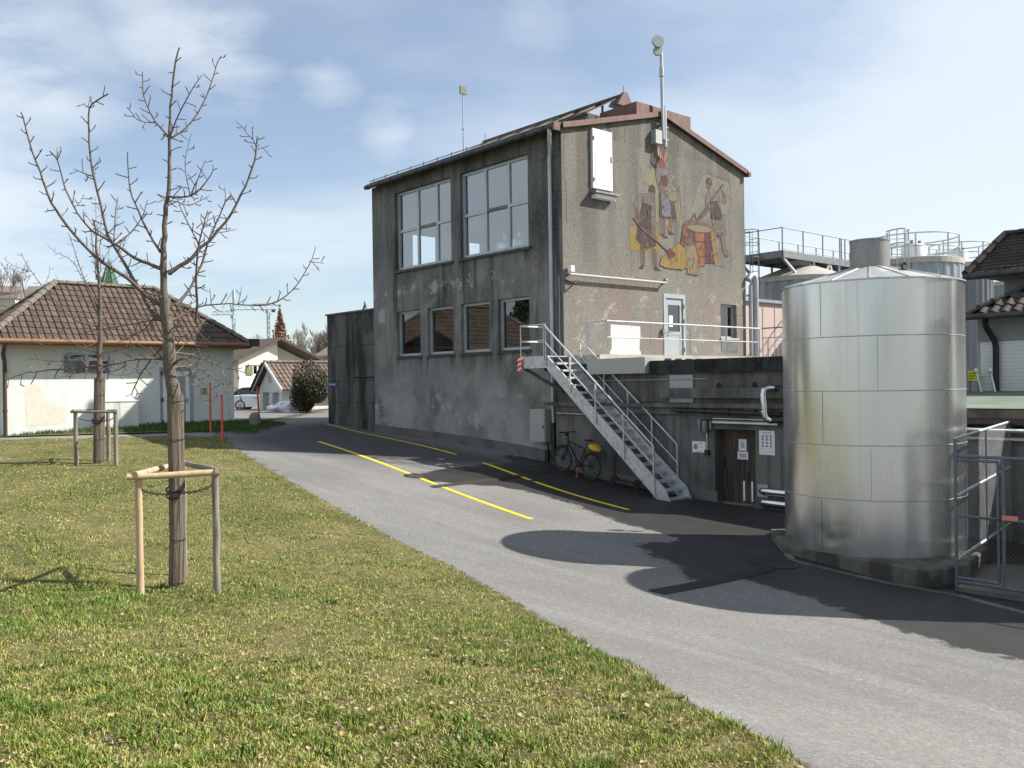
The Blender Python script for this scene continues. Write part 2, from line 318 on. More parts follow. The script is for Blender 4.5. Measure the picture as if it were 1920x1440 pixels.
def sdist(x,y,poly):
    d=np.full(x.shape,1e9); n=len(poly)
    for i in range(n):
        ax,ay=poly[i-1][:2]; bx,by=poly[i][:2]; L=max((bx-ax)**2+(by-ay)**2,1e-9)
        t=np.clip(((x-ax)*(bx-ax)+(y-ay)*(by-ay))/L,0,1); d=np.minimum(d,np.hypot(x-ax-t*(bx-ax),y-ay-t*(by-ay)))
    return np.where(inpoly(x,y,poly),d,-d)
# lawn edge along the road: x as a function of y
EDG=[(-8,4.0),(-2,2.6),(2,1.95)]+[(p.y,p.x) for p in (pg(*q) for q in ((1500,1440),(1395,1385),(1200,1272),(1080,1203),(960,1130),(840,1062),(720,1004),(640,960),(560,915),(500,878),(455,850),(425,828)))]+[(29,-9.2),(33,-10)]
EY=np.array([e[0] for e in EDG]); EX=np.array([e[1] for e in EDG])
def edge(y): return np.interp(y,EY,EX)
# asphalt sheet with a wet stain that also paints in the landing's shade
m,nt,b=_nt('asphalt')
wa=nt.nodes.new('ShaderNodeAttribute'); wa.attribute_name='wet_shade'
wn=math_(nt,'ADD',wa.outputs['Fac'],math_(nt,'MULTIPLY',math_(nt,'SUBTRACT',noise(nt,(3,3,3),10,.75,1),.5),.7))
wet_shade=mrange(nt,wn,.47,.55)
col=mixc(nt,mrange(nt,noise(nt,.35,4,.6,2),.35,.7),(.155,.150,.140),(.212,.205,.192))
lane=math.atan2(E2.y,E2.x)
col=mixc(nt,mrange(nt,noise(nt,(.12,1.5,1.),6,.65,41,None,lane),.42,.66,0,.5),col,(.27,.265,.25)); col=mixc(nt,mrange(nt,noise(nt,(.10,.9,1.),5,.6,44,None,lane),.5,.68,0,.45),col,(.15,.147,.14))
col=mixc(nt,mrange(nt,noise(nt,60,4,.8,3),.5,.66,0,.7),col,(.46,.45,.42)); col=mixc(nt,mrange(nt,noise(nt,48,4,.8,4),.53,.68,0,.75),col,(.11,.108,.102))
col=mixc(nt,mrange(nt,noise(nt,19,5,.8,14),.40,.62,0,.6),col,(.115,.112,.106)); col=mixc(nt,mrange(nt,noise(nt,(1.4,.5,1),5,.6,7),.58,.72,0,.35),col,(.15,.148,.142)); col=mixc(nt,mrange(nt,noise(nt,(2.5,2.5,1),6,.7,17),.64,.72,0,.4),col,(.12,.118,.112))
ed_=nt.nodes.new('ShaderNodeAttribute'); ed_.attribute_name='dirt'
col=mixc(nt,mrange(nt,math_(nt,'ADD',ed_.outputs['Fac'],math_(nt,'MULTIPLY',math_(nt,'SUBTRACT',noise(nt,6.,8,.75,51),.5),1.1)),.45,.75,0,.9),col,(.075,.058,.04))
dark=mixc(nt,wet_shade,col,mixc(nt,1.,col,(.17,.17,.178),'MULTIPLY'))
ea=nt.nodes.new('ShaderNodeAttribute'); ea.attribute_name='lane_shade'
dark=mixc(nt,ea.outputs['Fac'],dark,mixc(nt,.88,dark,(.058,.058,.058)))  # shade of the far lane mixed into the surface colour
nt.links.new(dark,b.inputs['Base Color']); nt.links.new(mrange(nt,wet_shade,0,1,.9,.62),b.inputs['Roughness']); b.inputs['Specular IOR Level'].default_value=.25
bn=nt.nodes.new('ShaderNodeBump'); bn.inputs['Strength'].default_value=.55; bn.inputs['Distance'].default_value=.012; nt.links.new(noise(nt,85,3,.7,3),bn.inputs['Height']); nt.links.new(bn.outputs[0],b.inputs['Normal'])
X['asphalt']=m
xs=np.concatenate([np.arange(-30,-9,1.),np.arange(-9,-5,.5),np.arange(-5,10,.14),np.arange(10,26,1.)]); ys=np.concatenate([np.arange(-9,4,.8),np.arange(4,27,.14),np.arange(27,66,.8)])
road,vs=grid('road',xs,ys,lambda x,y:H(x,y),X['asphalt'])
WP=[pg(*q) for q in ((960,868),(900,872),(835,879),(768,889),(795,901),(860,908),(925,911),(985,921),(1040,936),(1087,949),(1112,962),(1148,974),(1203,993),(1255,1003),(1268,1014),(1192,1020),(1219,1040),(1284,1066),(1262,1062),(1300,1090),(1384,1084),(1500,1116),(1600,1152),(1760,1205),(1915,1240))]  # left end of the damp outline stretched to darken the landing's shadow
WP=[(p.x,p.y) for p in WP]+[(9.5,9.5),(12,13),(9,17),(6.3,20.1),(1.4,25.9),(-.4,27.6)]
sd=sdist(vs[:,0],vs[:,1],WP); wet_shade=np.clip(.5+sd/1.7,0,1)
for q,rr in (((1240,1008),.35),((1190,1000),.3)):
    p=pg(*q); wet_shade=np.minimum(wet_shade,np.clip(np.hypot((vs[:,0]-p.x)/1.6,(vs[:,1]-p.y))/rr,.35,1))
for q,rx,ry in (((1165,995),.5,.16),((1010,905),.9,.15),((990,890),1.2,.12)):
    p=pg(*q); wet_shade=np.maximum(wet_shade,np.clip(1.25-np.hypot((vs[:,0]-p.x)/rx,(vs[:,1]-p.y)/ry),0,.62))
a=road.data.attributes.new('wet_shade','FLOAT','POINT'); a.data.foreach_set('value',wet_shade.astype('f'))
dd_=vs[:,0]-edge(vs[:,1]); a=road.data.attributes.new('dirt','FLOAT','POINT'); a.data.foreach_set('value',np.clip(.95-np.abs(dd_-.02)/.22,0,.95).astype('f'))
# shade up the lane, painted darker into the asphalt colour
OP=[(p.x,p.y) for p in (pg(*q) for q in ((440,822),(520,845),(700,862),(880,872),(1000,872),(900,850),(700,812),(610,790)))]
lane_shade=np.clip(.5+sdist(vs[:,0],vs[:,1],OP)/1.4,0,1)
a=road.data.attributes.new('lane_shade','FLOAT','POINT'); a.data.foreach_set('value',lane_shade.astype('f'))
# far ground to the horizon
f=lambda s:np.sign(s)*(abs(s)**1.0)
g1=np.concatenate([np.linspace(-900,-60,12),np.linspace(-50,50,41),np.linspace(60,900,12)]); g2=np.concatenate([np.linspace(-300,-20,6),np.linspace(-12,76,45),np.linspace(90,1500,14)])
def farz(x,y): return H(x,y)-.10-np.clip(np.hypot(np.maximum(np.abs(x)-40,0),np.maximum(y-62,0)+np.maximum(-10-y,0))/60,0,1)*1.2
X['meadow']=M('meadow_ground',(.10,.115,.04),.95,layers=[((.16,.15,.07),(.3,.3,.3),.4,.7,.7)])
grid('ground',g1,g2,farz,X['meadow'])
# lawn
m,nt,b=_nt('lawn_soil_and_grass')
col=mixc(nt,mrange(nt,noise(nt,.8,5,.65,1),.38,.64),(.085,.09,.03),(.17,.14,.065))
col=mixc(nt,mrange(nt,noise(nt,7,5,.7,2),.45,.65,0,.7),col,(.12,.15,.04)); col=mixc(nt,mrange(nt,noise(nt,24,4,.7,3),.52,.66,0,.75),col,(.33,.28,.14)); col=mixc(nt,mrange(nt,noise(nt,40,3,.7,6),.56,.68,0,.7),col,(.05,.045,.022))
nt.links.new(col,b.inputs['Base Color']); b.inputs['Roughness'].default_value=.95; b.inputs['Specular IOR Level'].default_value=.1
bn=nt.nodes.new('ShaderNodeBump'); bn.inputs['Strength'].default_value=.8; bn.inputs['Distance'].default_value=.03; nt.links.new(noise(nt,32,4,.7,3),bn.inputs['Height']); nt.links.new(bn.outputs[0],b.inputs['Normal'])
X['lawn']=m
def bumpy(x,y): return .018*np.sin(x*3.1+y*1.7)+.014*np.sin(x*1.3-y*2.9+1)+.012*np.sin(x*6.3+y*5.1)
def ragged(y): return edge(y)-.05+.012*np.sin(y*4.1)+.012*np.sin(y*9.7+1)+.012*np.sin(y*23)
PATHN=lambda x:27.0+(x+16.5)*.145       # near edge of the footpath
def lawnsheet(name,y0,y1,ny,side):
    V_=[];n=60
    us=1-(1-np.linspace(0,1,n))**1.0
    for y in np.linspace(y0,y1,ny):
        xe=float(ragged(y)); xx=xe-(np.linspace(0,1,n)**2.2)*(xe+44)
        yy=np.minimum(np.full(n,y),PATHN(xx)) if side else np.full(n,y)
        z=H(xx,yy)+.05+bumpy(xx,yy)*np.minimum(1,np.linspace(0,1,n)*8)
        z[0]=H(xx[0],yy[0])-.03
        V_+=list(zip(xx,yy,z))
    F=[(i*n+j,(i+1)*n+j,(i+1)*n+j+1,i*n+j+1) for i in range(ny-1) for j in range(n-1)]
    me=bpy.data.meshes.new(name); me.from_pydata(V_,[],F); me.materials.append(X['lawn']); me.polygons.foreach_set('use_smooth',[True]*len(F)); me.update()
    me.flip_normals() if me.polygons[40].normal.z<0 else None
    o=bpy.data.objects.new(name,me); COL.objects.link(o); return tag(o,kind='structure')
lawnsheet('lawn',-8,28.0,200,True)
# footpath in front of the left house and grass verge at its wall
def ribbon_sheet(name,near,far,mat,dz,nx=50,ny=6,edge_drop=.05):
    V_=[]
    for i in range(nx):
        a=near[0]+(near[1]-near[0])*i/(nx-1) if False else None
    return None
def strip_sheet(name,L0,L1,mat,dz,n=40,k=6):
    V_=[];F=[]
    def at(L,u):
        q=u*(len(L)-1); i=min(int(q),len(L)-2); t=q-i; return L[i][0]+(L[i+1][0]-L[i][0])*t, L[i][1]+(L[i+1][1]-L[i][1])*t
    for i in range(n):
        a_=at(L0,i/(n-1)); b_=at(L1,i/(n-1))
        for j in range(k):
            x=a_[0]+(b_[0]-a_[0])*j/(k-1); y=a_[1]+(b_[1]-a_[1])*j/(k-1); V_.append((x,y,h(x,y)+dz))
    F=[(i*k+j,(i+1)*k+j,(i+1)*k+j+1,i*k+j+1) for i in range(n-1) for j in range(k-1)]
    me=bpy.data.meshes.new(name); me.from_pydata(V_,[],F); me.materials.append(mat); me.update()
    if me.polygons[0].normal.z<0: me.flip_normals()
    me.polygons.foreach_set('use_smooth',[True]*len(F))
    o=bpy.data.objects.new(name,me); COL.objects.link(o); return tag(o,kind='structure')
X['path']=M('old_path_asphalt',(.2,.2,.195),.9,layers=[((.27,.265,.25),(2,2,2),.45,.7,.6)],bump=((70,70,70),.4,.01))
pp=lambda *q:[(p.x,p.y) for p in (pg(*a) for a in q)]
strip_sheet('path',[(-44,22.95),(-16.5,26.95),(-12,27.6),(-9.5,28.0)],[(-44,24.0),(-16.5,28.0),(-12.2,28.6),(-9.9,29.6)],X['path'],.02,60)
HT=13.47
def Hs(s): p=W(s,HT-.06,0); return (p.x,p.y)
verge=[Hs(-14),Hs(-9.5),Hs(-7.5),Hs(-5.5),Hs(-4.2)]
vend=pp((470,806),(484,800))
strip_sheet('verge',verge+[vend[1]],[(-19,27.7),(-16.5,28.05),(-13.6,28.4),(-12.2,28.65),(-10.4,29.3),vend[0]],X['lawn'],.06,40)
# road markings
def marking(pts,w):
    P=list(pts); V_=[];F=[];L=[]
    for a_,b_ in zip(P[:-1],P[1:]):
        k=max(2,int((b_-a_).length/.4))
        L+=[a_.lerp(b_,i/k) for i in range(k)]
    L.append(P[-1])
    for i,p in enumerate(L):
        d=(L[min(i+1,len(L)-1)]-L[max(i-1,0)]); d.z=0; d.normalize(); n=V((-d.y,d.x,0))*w/2
        for q in (p-n,p+n): V_.append((q.x,q.y,h(q.x,q.y)+.006))
    F=[(2*i,2*i+2,2*i+3,2*i+1) for i in range(len(L)-1)]
    me=bpy.data.meshes.new('road_marking'); me.from_pydata(V_,[],F); me.materials.append(X['yellowline']); me.update()
    if me.polygons[0].normal.z<0: me.flip_normals()
    o=bpy.data.objects.new('road_marking',me); COL.objects.link(o); tag(o,kind='structure')
def along(a,b,u,v):       # sub-stretch of one straight painted line
    A,B_=pg(*a),pg(*b); return A.lerp(B_,u),A.lerp(B_,v)
for a_,b_,parts in (((597,828),(997,974),((0,.66),(.69,1))),((612,795),(1178,956),((0,.575),(.66,.79),(.80,1)))):
    for u,v in parts: marking(along(a_,b_,u,v),.135)
# drains and covers lying in the road
X['grate']=M('drain_iron',(.06,.055,.052),.7,.3,layers=[((.10,.06,.045),(12,12,12),.5,.65,.6)])
def grate(p0,p1,w,name,label,nb,n_len=4):
    a_=V(p0);b_=V(p1); d=(b_-a_); L=d.length; d.normalize(); n=V((-d.y,d.x,0)).normalized()*w/2
    t=thing(name,a_.lerp(b_,.5),label,'drain')
    g=lambda u,v,dz:(lambda q:V((q.x,q.y,h(q.x,q.y)+dz)))(a_+d*(u*L)+n*v)
    mb=MB()
    for i in range(24):
        mb.poly([g(i/24,-1,.004),g((i+1)/24,-1,.004),g((i+1)/24,1,.004),g(i/24,1,.004)])
    mb.build('channel',M('channel_grit',(.06,.058,.055),.9),t)
    mb=MB()
    for k in range(n_len+1):
        v=-1+2*k/n_len
        for i in range(12): mb.bar(g(i/12,v,.014),g((i+1)/12,v,.014),.016,.02)
    for i in range(nb+1): mb.bar(g(i/nb,-1,.010),g(i/nb,1,.010),.016,.014)
    mb.build('grille',X['grate'],t)
grate(pg(1232,1112),pg(1440,1066),.24,'drain_channel','long rusty slotted drain grate crossing the asphalt towards the big tank',18,6)
grate(pg(812,914),pg(975,893),.17,'drain_channel','narrow dark slotted drain crossing the two yellow lines',14,4)
def drape(mb,c):
    hc=h(c.x,c.y); mb.v=[(v[0],v[1],v[2]+h(v[0],v[1])-hc) for v in mb.v]; return mb
def cover(px,r,name,label,mat,ring=True,rib=7):
    c=pg(*px); t=thing(name,c,label,'manhole')
    mb=MB(); mb.lathe(c+V((0,0,.003)),[(r,0),(r,.004),(r-.05,.005)],28); drape(mb,c).build('cover',mat,t)
    mb=MB()
    for i in range(rib):
        x=-r+.1+(2*r-.2)*i/(rib-1); y=math.sqrt(max((r-.07)**2-x*x,0)); mb.bar(c+V((x,-y,.010)),c+V((x,y,.010)),.03,.008)
    mb.lathe(c+V((0,0,.008)),[(r-.02,.006),(r-.05,.009)],28,cap=False)
    drape(mb,c).build('rib',X['iron'],t)
cover((1450,1056),.42,'manhole_cover','round ribbed iron cover at the foot of the tank plinth',X['dark'],rib=11)
cover((780,893),.32,'manhole_cover','rusty round cover lying on the nearer yellow line',X['grate'],rib=3)
cover((1010,881),.38,'manhole_cover','dark round cover in the shade beside the farther yellow line',X['iron'],rib=3)
# ================================================================ GRASS (nobody could count it) and fallen leaves
def rand_lawn(n,ymin=2.4,ymax=28,pw=1.9):
    u=rng.random(n); a_=1-pw
    y=(ymin**a_+u*(ymax**a_-ymin**a_))**(1/a_)
    x0=np.maximum(-y*.80-1.,-40); xe=ragged(y)+.02
    x=x0+(xe-x0)*rng.random(n)
    k=y<PATHN(x)-.05
    return x[k],y[k]
def patch(x,y,s=1.):
    return np.sin(x*1.1*s+1.3*np.sin(y*.9*s))+np.sin(y*1.7*s+1.1*np.sin(x*1.3*s+2))+.7*np.sin(x*3.7*s-y*2.9*s)+.5*np.sin(x*7.3*s+y*6.1*s)
def blades(name,xs,ys,hh,ww,cols,lean=.6):
    n=len(xs); th=rng.random(n)*6.283; ph=rng.random(n)*6.283
    z=H(xs,ys)+.045+bumpy(xs,ys)*.9
    dx=np.cos(th)*ww/2; dy=np.sin(th)*ww/2; lx=np.cos(ph)*hh*lean*rng.random(n); ly=np.sin(ph)*hh*lean*rng.random(n)
    Vv=np.empty((n,5,3))
    Vv[:,0]=np.c_[xs-dx,ys-dy,z-.01]; Vv[:,1]=np.c_[xs+dx,ys+dy,z-.01]
    Vv[:,2]=np.c_[xs+lx*.35+dx*.8,ys+ly*.35+dy*.8,z+hh*.6]; Vv[:,3]=np.c_[xs+lx*.35-dx*.8,ys+ly*.35-dy*.8,z+hh*.6]; Vv[:,4]=np.c_[xs+lx,ys+ly,z+hh]
    me=bpy.data.meshes.new(name); me.vertices.add(n*5); me.vertices.foreach_set('co',Vv.ravel())
    base=np.arange(n)*5; L=np.stack([base,base+1,base+2,base+3,base+3,base+2,base+4],1).ravel()
    me.loops.add(n*7); me.loops.foreach_set('vertex_index',L.astype('i'))
    me.polygons.add(n*2); st_=np.stack([np.arange(n)*7,np.arange(n)*7+4],1).ravel(); me.polygons.foreach_set('loop_start',st_.astype('i'))
    me.update(calc_edges=True)
    at=me.color_attributes.new('tint','FLOAT_COLOR','POINT'); at.data.foreach_set('color',np.repeat(np.c_[cols,np.ones(n)],5,0).astype('f').ravel())
    return me
m,nt,b=_nt('grass_blades'); a=nt.nodes.new('ShaderNodeAttribute'); a.attribute_name='tint'; nt.links.new(a.outputs['Color'],b.inputs['Base Color']); b.inputs['Roughness'].default_value=.6; b.inputs['Specular IOR Level'].default_value=.25
b.inputs['Subsurface Weight'].default_value=0.0
X['grassblade']=m
x,y=rand_lawn(330000)
p=.6*patch(x,y)+1.0*patch(x+9,y-4,.31)
ed=np.clip(1-(ragged(y)-x)/1.3,0,1)          # lusher along the road edge
hf=np.sin(x*11+2*np.sin(y*9))+np.sin(y*13+2*np.sin(x*7+1))+.8*np.sin(x*23-y*19)+.6*np.sin(x*31+y*37)
lush=np.clip(.42+.15*p+.10*ed+.15*hf+.17*rng.standard_normal(len(x)),0,1)
keep=rng.random(len(x))<np.clip(.45+1.3*lush,0,1); x,y,p,ed,lush=x[keep],y[keep],p[keep],ed[keep],lush[keep]
g=np.array([.10,.17,.026]); yel=np.array([.26,.265,.06]); dry=np.array([.46,.38,.19])
c=np.where(lush[:,None]>.5,yel+(g-yel)*((lush[:,None]-.5)*2),dry+(yel-dry)*(lush[:,None]*2))
c*=1.12*(.5+1.0*rng.random((len(x),1)))
far=np.clip(y/9,.8,2.4)
hh=(.008+.038*lush**1.5+.014*rng.random(len(x)))*(1+.25*ed*(rng.random(len(x))>.5)); ww=(.004+.004*rng.random(len(x)))*far*1.25
me1=blades('g1',x,y,hh,ww,c,1.5)
# coarse tufts and broad-leaved weeds
tx=[];ty=[];th_=[];tw=[];tc=[]
cx,cy=rand_lawn(260,2.6,24,1.3)
for i in range(len(cx)):
    k=rng.integers(14,60); r_=.03+.11*rng.random(); big=rng.random()<.3
    tx.append(cx[i]+rng.standard_normal(k)*r_); ty.append(cy[i]+rng.standard_normal(k)*r_)
    th_.append((.025+.035*rng.random(k))*(1.05 if big else .8)); tw.append((.006+.004*rng.random(k))*(2.0 if big else 1.))
    tc.append(np.array([.085,.155,.03])*(.7+.7*rng.random((k,1)))+np.array([.02,.02,.0])*rng.random((k,1)))
tx=np.concatenate(tx);ty=np.concatenate(ty);th_=np.concatenate(th_);tw=np.concatenate(tw);tc=np.concatenate(tc)
k=tx<ragged(ty)+.05; me2=blades('g2',tx[k],ty[k],th_[k],tw[k],tc[k],1.1)
# verge and wall-foot grass
vx=rng.random(26000)*13-19.5; vy=rng.random(26000)*7+27
q=(vy>27.6+(vx+19)*.12)&(((vx-C0.x)*E2.x+(vy-C0.y)*E2.y)<HT)
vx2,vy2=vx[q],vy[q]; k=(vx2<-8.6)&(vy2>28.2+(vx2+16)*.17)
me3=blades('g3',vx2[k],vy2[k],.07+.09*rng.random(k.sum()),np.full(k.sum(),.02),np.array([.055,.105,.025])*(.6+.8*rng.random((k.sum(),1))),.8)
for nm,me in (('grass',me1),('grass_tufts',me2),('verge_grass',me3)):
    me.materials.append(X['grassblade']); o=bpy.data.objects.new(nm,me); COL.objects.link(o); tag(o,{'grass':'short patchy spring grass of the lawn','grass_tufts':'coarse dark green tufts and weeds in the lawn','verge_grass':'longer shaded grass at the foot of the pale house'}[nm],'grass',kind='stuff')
lx,ly=rand_lawn(5200,2.4,26,1.5)
mb=MB()
for i in range(len(lx)):
    z=h(lx[i],ly[i])+.055+.02*random.random(); s_=.010+.015*random.random(); a_=random.random()*6.28; ca,sa=math.cos(a_)*s_,math.sin(a_)*s_
    t_=random.random(); mb.col=(.23+.20*t_,.17+.15*t_,.08+.10*t_) if random.random()<.65 else (.13,.08,.05)
    u=V((ca,sa,random.uniform(-.4,.4)*s_)); w_=V((-sa*.7,ca*.7,random.uniform(-.4,.6)*s_)); c_=V((lx[i],ly[i],z))
    mb.add([c_-u,c_-w_,c_+u,c_+w_,c_+V((0,0,-.3*s_))],[(0,1,4),(1,2,4),(2,3,4),(3,0,4)])
X['leaf']=M('dead_leaf',(1,1,1),.8,attr='tint')
tag(mb.build('fallen_leaves',X['leaf'],loc=(0,0,-2)),'dry brown leaves scattered over the lawn','leaves',kind='stuff')
# ================================================================ BREWERY BUILDING
def wallgrid(mb,f,u0,u1,v0,v1,ops,d,m=0,mrev=None,step=None):
    us={u0,u1}|{a for o in ops for a in o[:2]}; vs_={v0,v1}|{a for o in ops for a in o[2:4]}
    if step: us|=set(np.arange(u0,u1,step)); vs_|=set(np.arange(v0,v1,step))
    us=sorted(us); vs_=sorted(vs_)
    for i in range(len(us)-1):
        for j in range(len(vs_)-1):
            cu=(us[i]+us[i+1])/2; cv=(vs_[j]+vs_[j+1])/2
            if any(o[0]<cu<o[1] and o[2]<cv<o[3] for o in ops): continue
            mb.poly([f(us[i],vs_[j],0),f(us[i+1],vs_[j],0),f(us[i+1],vs_[j+1],0),f(us[i],vs_[j+1],0)],m)
    mr=m if mrev is None else mrev
    for a,b_,c,e in (o[:4] for o in ops):
        for p,q in (((a,c),(b_,c)),((b_,c),(b_,e)),((b_,e),(a,e)),((a,e),(a,c))):
            mb.poly([f(p[0],p[1],0),f(q[0],q[1],0),f(q[0],q[1],d),f(p[0],p[1],d)],mr)
GW,GT=9.25,10.3; EV=7.48; RS,RW=4.6,8.62
road_f=lambda t,w,d:W(d,t,w); gab_f=lambda s,w,d:W(s,d,w)
BIG=[(5.37,8.74,4.14,7.02),(1.48,4.86,4.14,7.02)]; LOW=[(7.25,8.73,.98,2.66),(5.33,6.82,.98,2.66),(3.4,4.9,.98,2.66),(1.49,2.97,.98,2.66)]
GOP=[(4.58,5.72,.74,2.86),(7.72,8.68,1.47,2.66)]
B=thing('brewery_building',W(4.6,5,h(*W(0,0,0).xy)),'tall grey roughcast brewery building with a worker mural on its sunlit gable','building')
mb=MB()
wallgrid(mb,road_f,0,GT,-3.2,EV,BIG+LOW,.32,0,None,.16)
wallgrid(mb,gab_f,0,GW,-3.2,EV,GOP,.3,1,None,.16)
mb.poly([W(0,0,EV),W(GW,0,EV),W(RS,0,RW)],1)
wallgrid(mb,lambda s,w,d:W(s,GT-d,w),0,GW,-3.2,EV,[(1.75,2.95,4.6,5.9),(4.6,5.25,5.1,5.85)],.12,0)
mb.poly([W(0,GT,EV),W(GW,GT,EV),W(RS,GT,RW)],0)
mb.poly([W(GW,0,-3.2),W(GW,GT,-3.2),W(GW,GT,EV),W(GW,0,EV)],1)
def stains(p):
    s,t,w=st(V(p)); d=pl=0.
    if s<.2:
        for a,b_,c,e in BIG+LOW:
            if a-.15<t<b_+.2 and w<c: d=max(d,.62*math.exp(-(c-w)/1.1)*(1.15 if (abs(t-a)<.15 or abs(t-b_)<.2) else .75))
        d=max(d,.55*math.exp(-(EV-w)/.8),.5*max(0,min(1,(w-3.9)/1.)))
        pl=.50*math.exp(-((w-3.35)/.55)**2)*(.55 if t<2 else 1)+.44*math.exp(-((w+1.)/1.6)**2)
        if math.hypot(t-9.75,(w-2.6)/1.)<.3: pl=.9
    else:
        if 1.2<s<2.2 and w<5.6: d=max(d,.66*math.exp(-(5.6-w)/.8))
        roofw=EV+(RW-EV)*(1-abs(s-RS)/RS); d=max(d,.46*math.exp(-(roofw-w)/.7),.34 if s<.25 else 0)
        if 3.9<s<4.9 and 6.6<w<7.9: d=max(d,.5)
        pl=.42*max(0,min(1,(4.6-w)/1.8))
    return (d,pl,0)
mb.c=[stains(v) for v in mb.v]
mb.build('wall',[X['wall_road'],X['wall_gable']],B)
# the room behind the big windows
mb=MB()
mb.poly([W(.33,.31,3.9),W(9,.31,3.9),W(9,10.15,3.9),W(.33,10.15,3.9)]); mb.poly([W(.33,.31,7.25),W(9,.31,7.25),W(9,10.15,7.25),W(.33,10.15,7.25)])
mb.poly([W(9,.31,3.9),W(9,10.15,3.9),W(9,10.15,7.25),W(9,.31,7.25)]); mb.poly([W(.33,.31,3.9),W(9,.31,3.9),W(9,.31,7.25),W(.33,.31,7.25)])
wallgrid(mb,lambda s,w,d:W(s,10.15+d,w),.33,9,3.9,7.25,[(1.75,2.95,4.6,5.9),(4.6,5.25,5.1,5.85)],.04)
mb.box(3.2,6.2,2.2,5.2,6.9,7.2,f=W)
mb.build('room',X['room'],B)
mb=MB()
for a,b_,c,e in LOW: mb.box(.9,.95,a-.3,b_+.3,c-.2,e+.2,f=W)
mb.box(4.4,5.9,1.6,1.65,.6,3.,f=W); mb.box(7.5,8.9,1.2,1.25,1.2,2.8,f=W)
mb.pieces('dark_room',X['greygreen'],B)
mb=MB()
for i in range(30):
    t0,t1=-.0+(GT)*i/30,(GT)*(i+1)/30
    z0,z1=h(*W(-.1,t0,0).xy),h(*W(-.1,t1,0).xy)
    mb.hexa([W(-.03,t0,-3.2),W(.05,t0,-3.2),W(.05,t1,-3.2),W(-.03,t1,-3.2),W(-.03,t0,z0+.30),W(.05,t0,z0+.30),W(.05,t1,z1+.30),W(-.03,t1,z1+.30)])
mb.build('plinth',X['plinthband'],B)
def window(parent,f,u0,u1,v0,v1,cols,rows,rec,fw,gl='glass',fm='frame',name='window'):
    mb=MB()
    bx=lambda a,b_,c,e,d0,d1:mb.hexa([f(a,c,d0),f(b_,c,d0),f(b_,c,d1),f(a,c,d1),f(a,e,d0),f(b_,e,d0),f(b_,e,d1),f(a,e,d1)])
    bx(u0,u1,v0,v0+fw,rec-.04,rec+.05); bx(u0,u1,v1-fw,v1,rec-.04,rec+.05); bx(u0,u0+fw,v0+fw,v1-fw,rec-.04,rec+.05); bx(u1-fw,u1,v0+fw,v1-fw,rec-.04,rec+.05)
    for c_ in cols: bx(c_-.05,c_+.05,v0+fw,v1-fw,rec-.038,rec+.045)
    cc=[u0+fw]+list(cols)+[u1-fw]
    for r_ in rows:
        for i in range(len(cc)-1): bx(cc[i]+(.05 if i else 0),cc[i+1]-(.05 if i<len(cc)-2 else 0),r_-.05,r_+.05,rec-.036,rec+.043)
    w_=mb.build(name,X[fm],parent)
    mb=MB(); mb.poly([f(u0+fw*.5,v0+fw*.5,rec+.01),f(u1-fw*.5,v0+fw*.5,rec+.01),f(u1-fw*.5,v1-fw*.5,rec+.01),f(u0+fw*.5,v1-fw*.5,rec+.01)])
    mb.build('pane',X[gl],w_); return w_
for (a,b_,c,e),cols in zip(BIG,((7.47,6.32),(3.66,2.52))):
    w_=window(B,road_f,a,b_,c+.05,e,cols,(5.6,),.16,.09)
    mb=MB(); mb.box(-.07,.16,a-.12,b_+.02,c-.06,c+.02,f=W); mb.build('sill',X['zinc_dark'],w_)
for a,b_,c,e in LOW:
    w_=window(B,road_f,a,b_,c+.05,e,(),(),.16,.085,'glass_dark')
    mb=MB(); mb.box(-.05,.16,a-.08,b_+.02,c-.05,c+.02,f=W); mb.build('sill',X['zinc_dark'],w_)
# banner hanging behind the big right window, and what stands inside
bp=[(878,362),(881,366),(884,362),(887,366),(890,361),(895,364),(897,380),(894,385),(900,396),(899,405)]
def road_pt(px,py,s=.22): return hs(px,py,s)
mb=MB(); mb.poly([road_pt(*q) for q in ((877,362),(880,367),(885,361),(889,366),(893,364),(892,376),(899,390),(899,399),(878,402),(877,392),(881,380))]); w_=mb.build('emblem_sticker',X['blueflag'],B)
mb=MB(); mb.poly([road_pt(*q) for q in ((878,406),(899,402),(900,420),(898,432),(899,437),(893,436),(887,438),(883,431),(879,437))]); mb.build('emblem_sticker',X['redflag'],w_)
for px,r_ in ((947,.33),(975,.4)):
    c=hs(px,463,.75); c.z=3.9
    t=thing('brew_vessel',c,'steel brewing vessel seen through the upper right window, '+('smaller and nearer the middle bar' if r_<.35 else 'larger and at the right'),'vessel','vessels inside the upper window')
    mb=MB(); mb.lathe(c,[(r_,0),(r_,.62),(r_*.8,.72),(.06,.8),(.06,.95)],20); mb.build('body',X['silo_steel'],t,True)
    mb=MB(); mb.tube([c+V((-.1,0,.75)),c+V((-.1,0,1.05)),c+V((.1,0,1.05)),c+V((.1,0,.75))],.02,6); mb.build('pipe',X['steel_dark'],t)
